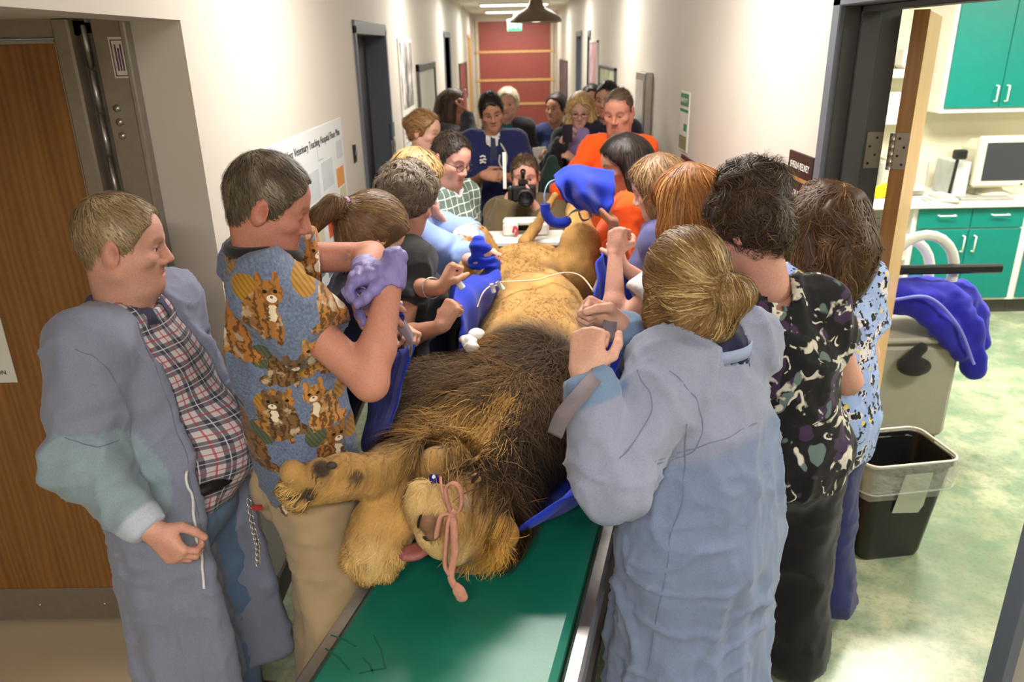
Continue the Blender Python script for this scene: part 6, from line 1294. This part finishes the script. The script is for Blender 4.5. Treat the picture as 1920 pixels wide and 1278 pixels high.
I = person('woman with long wavy brown hair in a blue cow-print tunic', at(1546, 420, 2.40), (-.35, .93), vox=.0058, pitch=14, body=(-.3, .95), lean=(-.03, .05), female=True, build=1.06,
    o=dict(hair='long', ears=False, hair_col=srgb(88, 64, 44), hair_col2=srgb(136, 104, 70), ht=.022, hl=.16, n=5400, hw=.003, locks=[([(0, -.06, 0), (0, -.085, -.09), (0, -.085, -.16), (.0, -.085, -.205)], [.088, .084, .06, .03], .04), ([(.07, 0, .02), (.085, 0, -.08), (.085, -.02, -.15), (.075, -.04, -.215)], [.042, .044, .036, .014], .04), ([(-.07, 0, .02), (-.085, .0, -.08), (-.09, -.02, -.14), (-.08, -.04, -.19)], [.042, .042, .034, .014], .04)], curl=.9, cf=22, jit=.25, lump=.014, lf=26, low=.05, seg=8, lift=.014, grav=.9),
    arms={'R': dict(), 'L': dict(wrist=at(1400, 640, 2.5), elbow=at(1450, 750, 2.3), curl=.6)},
    top=dict(name='cow_print_tunic', mat=cow_print(), sleeve=.6, hem=.72, fit=.036, vox=.0095, hip=1.12, skirt=(.17, .2)), trousers=dict(mat=cloth('navy_scrub_trousers', srgb(40, 44, 96)), fit=.036, flare=.04, hem=.07), shoes=cloth('blue_shoe_cover', srgb(120, 156, 206)))
# ---- red-haired woman in white tee
I = person('woman with long red-blond hair in a white tee reaching over the lion', at(1288, 385, 2.55), (-.85, .45), vox=.0058, pitch=24, body=(-.85, .5), lean=(-.12, .06), female=True,
    o=dict(skin='pink', ears=False, hair='long', hair_col=srgb(160, 100, 46), hair_col2=srgb(204, 150, 84), ht=.02, hl=.18, n=5500, hw=.003, locks=[([(-.06, .02, .03), (-.085, .05, -.06), (-.085, .07, -.16), (-.07, .08, -.24)], [.04, .042, .035, .015], .03), ([(0, -.07, 0), (-.02, -.09, -.1), (-.03, -.09, -.2)], [.085, .08, .05], .04), ([(.06, -.02, .02), (.08, -.03, -.1), (.08, -.04, -.2)], [.05, .05, .03], .04)], curl=.2, jit=.12, grav=1.0, seg=8, low=.05, lift=.008),
    arms={'L': dict(wrist=at(1153, 478, 2.5), elbow=at(1160, 620, 2.35), dir=unit(CU*.9+CR*.1), palm=unit(CR*.6+CF*.75), curl=1.0, thumb=1.1), 'R': dict(wrist=at(1168, 500, 2.66), elbow=at(1240, 580, 2.9), dir=unit(CU*.9-CR*.2), palm=unit(-CR*.8+CF*.3), curl=1.0, thumb=1.1)},
    top=dict(mat=whitecl, sleeve=.55, hem=.85, fit=.028, sl_r=.012), trousers=dict(mat=navy), shoes=blackcl)
# ---- light brown haired woman further along
I = person('woman with short light brown hair half hidden by the red hair', at(1232, 352, 3.05), (-.9, .25), pitch=22, body=(-.9, .3), lean=(-.08, 0), female=True, near=False,
    o=dict(ears=False, hair='bob', hair_col=srgb(132, 100, 66), hair_col2=srgb(164, 132, 92), ht=.016, hl=.12, n=2600, hw=.0034, locks=[([(0, -.06, 0), (0, -.07, -.09)], [.085, .06], .03), ([(-.06, .01, .02), (-.07, .02, -.08)], [.04, .03], .03)], low=.05, grav=.8),
    arms={'L': dict(wrist=at(1178, 520, 2.95), elbow=at(1200, 560, 3.0), curl=.7)}, top=dict(mat=cloth('dusk_blue_top', srgb(84, 84, 130)), sleeve=.7, hem=.85, fit=.03), trousers=dict(mat=navy))
# ---- dark-haired woman in orange
orange = cloth('bright_orange_cotton', srgb(236, 84, 16))
I = person('dark-haired woman in an orange top looking down at the blue sling', at(1168, 305, 3.52), (-1, -.12), pitch=20, body=(-.95, .1), lean=(-.06, 0), female=True, vox=.0055,
    o=dict(skin='olive', armv=.006, hair='long', hair_col=srgb(34, 26, 24), hair_col2=srgb(58, 46, 40), ht=.012, hl=.15, n=3000, hw=.003, locks=[([(.07, -.04, .01), (.07, -.05, -.08), (.06, -.05, -.2)], [.035, .035, .03], .03), ([(0, -.07, 0), (0, -.08, -.12), (0, -.07, -.22)], [.075, .07, .04], .04), ([(-.066, -.03, .04), (-.086, -.02, -.06), (-.12, .01, -.17), (-.15, .03, -.29)], [.034, .042, .042, .034], .03)], curl=.06, jit=.08, grav=1.0, rec=.003, low=.02, lid=-.005, iris=srgb(40, 28, 20), seg=7),
    arms={'L': dict(wrist=at(1150, 415, 3.2), elbow=at(1165, 490, 3.3), dir=unit(CU*.6-CR*.6), palm=unit(-CR+CF*.3), curl=.6), 'R': dict(wrist=at(1130, 470, 3.5), elbow=at(1150, 520, 3.7), curl=.6)},
    top=dict(mat=orange, sleeve=1.6, hem=.85, fit=.03, seed=3, vee=.02), trousers=dict(mat=navy), shoes=blackcl)
# ================================================================ onlookers down the corridor
gplaid = NT('green_window_plaid'); _a = gplaid.n('ShaderNodeAttribute', attribute_name='Col').outputs['Color']; _s = gplaid.n('ShaderNodeSeparateColor'); gplaid.l(_a, _s.inputs[0]); _c = gplaid.ramp(gplaid.noise(gplaid.coord(), 300, 2), [(.3, srgb(74, 92, 84)), (.7, srgb(106, 122, 112))])
for ch in (0, 1):
    v = gplaid.math('FRACT', gplaid.math('MULTIPLY', _s.outputs[ch], 1/.04)); _c = gplaid.mix(gplaid.math('MULTIPLY', gplaid.math('LESS_THAN', v, .13), .75), _c, srgb(206, 214, 206))
gplaid.col(_c).set(.85, 0, .2)
I = person('man in dark glasses and a green checked shirt looking down', at(846, 298, 3.65), (.72, -.62), pitch=20, roll=-4, body=(.85, -.45), lean=(.06, -.02), near=False, vox=.0055,
    o=dict(skin='pink', crop=True, ts=.003, hair='short', hair_col=srgb(44, 34, 28), hair_col2=srgb(70, 56, 44), ht=.010, rec=.010, hl=.03, n=2600, hw=.003, comb=(0, .4, 0), eyes=True, lid=-.001, stubble=.18, fat=.004),
    arms={'R': dict(wrist=at(830, 420, 3.35), elbow=at(815, 400, 3.6), curl=.4), 'L': dict()},
    top=[dict(name='white_undershirt', mat=whitecl, fit=.006, sleeve=.3, hem=1.2, neck=.056), dict(mat=gplaid.m, fit=.028, sleeve=.6, print_axis=unit((.9, .4, 0)), vee=.04, hem=.85, collar=None)], trousers=dict(mat=navy), shoes=blackcl)
collar_ring(I, gplaid.m, .066, .03, .9); glasses(I, black_pl)
I = person('woman with a low blond bun in a beige jacket by the left wall', at(797, 246, 4.75), (.9, -.35), pitch=10, body=(.9, -.2), near=False, female=True, o=dict(skin='fair', hair='bun', hair_col=srgb(150, 112, 70), ht=.010, hl=.08, n=900, tie=(0, -.11, .03), buns=[((0, -.12, .03), (.035, .03, .035))]),
    top=[dict(name='blouse', mat=whitecl, fit=.008, sleeve=.4, hem=1.0), dict(name='jacket', mat=cloth('beige_jacket', srgb(160, 146, 130)), fit=.03, sleeve=1.9, open_front=.06, hem=.75)], trousers=dict(mat=navy), shoes=blackcl)
I = person('woman with long brown hair and dark jacket holding a pink phone to her ear', at(852, 198, 6.4), (1, -.25), pitch=6, body=(.9, -.3), near=False, female=True, o=dict(skin='tan', ears=False, hair='long', hair_col=srgb(72, 52, 38), hair_col2=srgb(104, 80, 58), ht=.016, hl=.15, n=1400, locks=[([(0, -.07, 0), (0, -.085, -.12), (0, -.08, -.28)], [.09, .085, .06], .04), ([(.07, -.01, .02), (.08, -.01, -.1), (.08, -.03, -.25)], [.04, .045, .04], .03), ([(-.07, -.01, .02), (-.08, -.01, -.1), (-.08, -.03, -.25)], [.04, .045, .04], .03)], grav=1, low=.04),
    arms={'R': dict(wrist=at(874, 208, 6.2), elbow=at(880, 250, 6.1), dir=unit(CU*.9-CR*.2), palm=unit(-CR*.6+CF*.4), curl=.6), 'L': dict(wrist=at(872, 245, 6.25), elbow=at(840, 255, 6.4), curl=.5)},
    top=dict(name='jacket', mat=cloth('charcoal_jacket', srgb(56, 54, 60)), fit=.035, sleeve=1.9, hem=.8), trousers=dict(mat=navy), shoes=blackcl)
p = at(872, 186, 6.17); tag(MB().box(p-V3(.012, .035, .075), p+V3(.012, .035, .075), b=.006).build('pink_phone', plain('pink_phone_case', srgb(214, 130, 130), .4)), 'pink mobile phone held to an ear', 'phone')
# man in navy scrubs with tie and stethoscope
I = person('young man in a navy scrub top with tie and stethoscope, arms folded low', at(922, 210, 5.35), (.1, -1), pitch=16, roll=8, body=(.08, -1), near=False, vox=.006, o=dict(skin='olive', crop=True, ts=.003, hair='short', hair_col=srgb(34, 29, 28), hair_col2=srgb(58, 50, 46), ht=.016, hl=.04, n=1500, comb=(.6, .3, 0), eyes=True, rec=-.004),
    arms={'R': dict(wrist=at(905, 328, 5.02), elbow=at(886, 322, 5.25), dir=unit(CR*.95-CU*.1), palm=CF, curl=.25), 'L': dict(wrist=at(945, 330, 5.06), elbow=at(985, 322, 5.3), dir=unit(-CR*.95), palm=CF, curl=.25)},
    top=[dict(name='dress_shirt', mat=whitecl, fit=.012, sleeve=1.12, hem=1.0, neck=.058, sl_r=.008), dict(name='scrub_top', mat=cloth('navy_scrubs', srgb(32, 38, 84)), fit=.03, sleeve=.85, vee=.11, hem=.8, sl_r=.02)], trousers=dict(mat=cloth('navy_scrubs_pants', srgb(28, 32, 70)), fit=.03), shoes=blackcl)
collar_ring(I, whitecl, .062, .03, .6); n = I['nb']; f = I['f']
MB().ribbon([n+f*.075-V3(0, 0, .01), n+f*.105-V3(0, 0, .06), n+f*.125-V3(0, 0, .12), n+f*.135-V3(0, 0, .2)], I['r'], [.03, .034, .045, .055], .008).build('tie', cloth('grey_blue_tie', srgb(54, 58, 84)), I['P'])
MB().tube(catmull([n+I['r']*-.05+f*.09-V3(0, 0, .05), n+I['r']*-.085+f*.14-V3(0, 0, .12), n+I['r']*-.08+f*.15-V3(0, 0, .19), n+I['r']*-.055+f*.155-V3(0, 0, .21), n+I['r']*-.035+f*.155-V3(0, 0, .17), n+I['r']*-.04+f*.15-V3(0, 0, .12)]), .006, 6).build('stethoscope', plain('stethoscope_cream', srgb(200, 192, 180), .4), I['P'], True)
lg_ = MB()
for a, b, w in ((.10, -.13, .018), (.085, -.15, .012), (.115, -.155, .010), (.1, -.17, .02)):
    c = n+I['r']*a*.75+f*.155+V3(0, 0, b); lg_.ribbon([c-I['r']*w, c+V3(0, 0, .008), c+I['r']*w], V3(0, 0, 1), .010, .004)
lg_.build('embroidered_logo', whitecl, I['P'])
I = person('white-haired person in a black jacket and teal shirt at the back', at(952, 194, 6.9), (-.15, -1), pitch=4, body=(-.1, -1), near=False, o=dict(skin='pink', hair='short', hair_col=srgb(206, 192, 164), hair_col2=srgb(228, 218, 196), ht=.020, hl=.05, n=900, lump=.006, eyes=True, low=.01),
    top=[dict(name='teal_shirt', mat=cloth('teal_shirt', srgb(24, 92, 92)), fit=.012, sleeve=.4, hem=.9), dict(name='jacket', mat=cloth('black_jacket', srgb(34, 34, 38)), fit=.035, sleeve=1.95, open_front=.07, hem=.8)], trousers=dict(mat=navy), shoes=blackcl)
I = person('woman with a dark ponytail in a navy polo holding papers', at(1042, 203, 6.9), (-.55, -.85), pitch=2, body=(-.3, -1), near=False, female=True, o=dict(skin='olive', hair='pony', hair_col=srgb(40, 32, 30), ht=.010, hl=.08, n=900, tie=(0, -.115, .03), locks=[([(0, -.11, .03), (.03, -.16, -.02), (.04, -.16, -.1)], [.02, .03, .015], .015)], eyes=True),
    arms={'R': dict(wrist=at(1026, 285, 6.7), elbow=at(1024, 262, 6.85), curl=.6), 'L': dict()}, top=dict(name='polo_shirt', mat=cloth('navy_polo', srgb(36, 44, 88)), fit=.022, sleeve=.55, hem=.85, vee=.03), trousers=dict(mat=cloth('dark_trousers', srgb(40, 40, 48))), shoes=blackcl)
p = at(1018, 300, 6.65); MB().box(p-V3(.1, .004, .11), p+V3(.03, .004, .11), rotz(.5), p, .001).build('papers', white_pl); tag(bpy.data.objects['papers'], 'white papers held low beside the navy polo', 'papers')
m_ = I['chest']+I['f']*.16-I['r']*.06+V3(0, 0, .02); B('embroidered_crest', m_-V3(.012, .012, .016), m_+V3(.012, .004, .016), plain('crest_yellow', srgb(190, 180, 110), .7), I['P'])
# blonde woman with scarf and phone
I = person('blond woman in glasses and lilac scarf reading her phone', at(1088, 207, 5.75), (-.12, -1), pitch=16, body=(-.2, -1), near=False, female=True, vox=.006, o=dict(skin='fair', ears=False, hair='long', hair_col=srgb(196, 160, 104), hair_col2=srgb(226, 200, 146), ht=.014, hl=.15, n=1700, locks=[([(-.065, .01, .04), (-.085, .03, -.07), (-.10, .05, -.2), (-.11, .05, -.28)], [.025, .033, .035, .02], .03), ([(.065, .01, .04), (.08, .02, -.07), (.09, .02, -.18)], [.022, .028, .025], .03), ([(0, -.07, 0), (0, -.08, -.12)], [.085, .07], .04)], grav=1, part=1, crown=(.01, -.02, .12), eyes=True),
    arms={'R': dict(wrist=at(1056, 262, 5.45), elbow=at(1038, 300, 5.6), dir=unit(CU*.8+CR*.5), palm=unit(-CF*.2-CU*.2+CR), curl=.6), 'L': dict(wrist=at(1075, 300, 5.5), elbow=at(1120, 300, 5.7), curl=.5)},
    top=dict(name='black_coat', mat=cloth('black_coat', srgb(30, 29, 32)), fit=.04, sleeve=1.9, hem=.62), trousers=dict(mat=cloth('dark_trousers', (0, 0, 0))), shoes=blackcl)
glasses(I, black_pl); n = I['nb']; f, r = I['f'], I['r']; F = Field(n-.3-V3(0, 0, .25), n+.3, .012); lil = cloth('lilac_scarf', srgb(150, 128, 176))
ring = [n+r*.075*math.cos(a)+f*(.075*math.sin(a)+.01)+V3(0, 0, .01-.02*math.sin(a)) for a in np.linspace(0, 2*math.pi, 13)]
F.chain(ring, [.038]*13, .02); F.chain([n+f*.10-V3(0, 0, .02), n+f*.135-V3(0, 0, .14)-r*.01, n+f*.15-V3(0, 0, .3)-r*.02, n+f*.14-V3(0, 0, .40)-r*.02], [.045, .05, .048, .04], .02, (f, 1.8)); F.chain([n+f*.10-V3(0, 0, .02)+r*.04, n+f*.14-V3(0, 0, .2)+r*.05, n+f*.14-V3(0, 0, .36)+r*.05], [.035, .04, .035], .02, (f, 1.8))
v, q = F.mesh(); v = v+normals(v, q)*(.007*noise(v*np.array([1, 1, .35]), 40, 2))[:, None]; mesh_obj('scarf', v, q, lil, I['P'])
p = at(1064, 250, 5.42); ph = empty('mobile_phone', 'black mobile phone held by the blond woman with the scarf', 'phone'); Rp = frame(unit(CR*.9+CU*.25)); MB().box(p-V3(.035, .006, .06), p+V3(.035, .006, .06), rotz(.2), p, .004).build('case', black_pl, ph); MB().box(p-V3(.03, .008, .05), p+V3(.03, -.006, .05), rotz(.2), p, .001).build('screen', plain('phone_glass', srgb(30, 36, 48), .1), ph)
gb2 = Field((-.14, -.1, -.2), (.14, .1, .16), .014).chain([(0, 0, .12), (0, 0, 0), (0, 0, -.12)], [.04, .085, .09], .03); v, q = gb2.mesh(); tag(mesh_obj('shoulder_bag', v+normals(v, q)*(.01*noise(v, 16))[:, None]+at(1036, 335, 5.4), q, cloth('dark_green_bag', srgb(34, 56, 48))), 'dark green shoulder bag hanging at the side of the blond woman', 'bag')
I = person('dark-haired person mostly hidden behind the blond woman', at(1110, 188, 6.7), (-.1, -1), body=(-.1, -1), near=False, o=dict(skin='tan', hair='short', hair_col=srgb(32, 26, 24), ht=.014, hl=.04, n=700), top=dict(mat=navy, sleeve=1.9, hem=.8), trousers=dict(mat=navy), shoes=blackcl)
I = person('dark-haired man in a dark jacket behind the man in orange', at(1138, 186, 5.7), (-.45, -.9), pitch=8, body=(-.3, -1), near=False, o=dict(skin='tan', crop=True, ts=.003, hair='short', hair_col=srgb(30, 26, 24), ht=.008, hl=.025, n=800, eyes=True), top=dict(name='jacket', mat=cloth('dark_navy_jacket', srgb(34, 36, 50)), sleeve=1.95, hem=.8, fit=.035), trousers=dict(mat=navy), shoes=blackcl)
I = person('man with cropped hair and goatee in an orange top', at(1160, 208, 4.5), (-.42, -.92), pitch=18, body=(-.35, -.95), near=False, vox=.0055, build=.92, o=dict(skin='red', crop=True, ts=.001, hair='buzz', hair_col=srgb(104, 84, 68), ht=.003, hl=.010, n=1200, hw=.003, goatee=True, rec=.012, eyes=True, fat=.004, neckw=.062, scalpw=.45, lid=-.001),
    arms={'R': dict(wrist=at(1125, 330, 4.35), elbow=at(1110, 300, 4.5), curl=.4), 'L': dict()}, top=dict(name='orange_shirt', mat=orange, fit=.018, sleeve=1.6, hem=.8, neck=.07), trousers=dict(mat=navy), shoes=blackcl)
# photographer, crouching
pel = at(985, 440, 4.62); pel[2] = .62
I = person('crouching photographer in an olive jacket aiming a camera', at(984, 330, 4.48), (-.02, -1), pitch=6, body=(0, -1), near=False, vox=.006, pelvis=(pel[0], 4.62, .78), o=dict(skin='pink', crop=True, ts=.003, hair='short', hair_col=srgb(92, 70, 52), hair_col2=srgb(120, 96, 74), ht=.010, hl=.03, n=1300, eyes=True, rec=.004),
    arms={'R': dict(wrist=at(955, 368, 4.28), elbow=at(930, 420, 4.4), dir=unit(CR*.6+CU*.8), palm=unit(CR), curl=.5), 'L': dict(wrist=at(1002, 385, 4.25), elbow=at(1040, 420, 4.4), dir=unit(-CR*.7+CU*.6), palm=unit(CU), curl=.5)},
    legs={'R': ((pel[0]-.22, 4.28, .50), (pel[0]-.2, 4.62, .1)), 'L': ((pel[0]+.22, 4.28, .50), (pel[0]+.2, 4.62, .1))},
    top=dict(name='olive_jacket', mat=cloth('olive_jacket', srgb(98, 84, 58)), fit=.04, sleeve=1.9, hem=.55, sl_r=.012), trousers=dict(mat=cloth('dark_trousers', (0, 0, 0))), shoes=blackcl)
cm = empty('photo_camera', 'black camera with lens and microphone held by the crouching photographer', 'camera'); p = at(981, 362, 4.27)
MB().box(p-V3(.07, .03, .045), p+V3(.07, .03, .045), b=.012).build('body', black_pl, cm); MB().box(p+V3(-.028, -.03, .045), p+V3(.028, .025, .075), b=.01).build('viewfinder', black_pl, cm); MB().box(p+V3(-.085, -.045, -.045), p+V3(-.055, .02, .04), b=.01).build('hand_grip', black_pl, cm)
RL = np.array([[1, 0, 0], [0, 0, -1], [0, 1, 0.]])
smooth_by_angle(MB().lathe([(.0, -.02), (.042, -.02), (.044, 0), (.044, .03), (.048, .034), (.048, .075), (.046, .095), (.040, .10), (.034, .09), (.03, .07)], p+V3(.012, -.025, -.008), 28, RL).build('lens', black_pl, cm)); MB().lathe([(0, .072), (.031, .07)], p+V3(.012, -.025, -.008), 20, RL).build('front_glass', plain('lens_glass', srgb(30, 34, 44), .05), cm)
MB().tube([p+V3(0, -.01, .075), p+V3(0, -.01, .10), p+V3(0, -.07, .13)], [.008, .012, .016], 8).build('microphone', black_pl, cm, True)
pn = tag(MB().box(at(946, 320, 4.3)-V3(.01, .006, .10), at(946, 320, 4.3)+V3(.01, .006, .10), b=.002).build('measuring_stick', white_pl), 'thin white upright stick beside the photographer', 'stick')
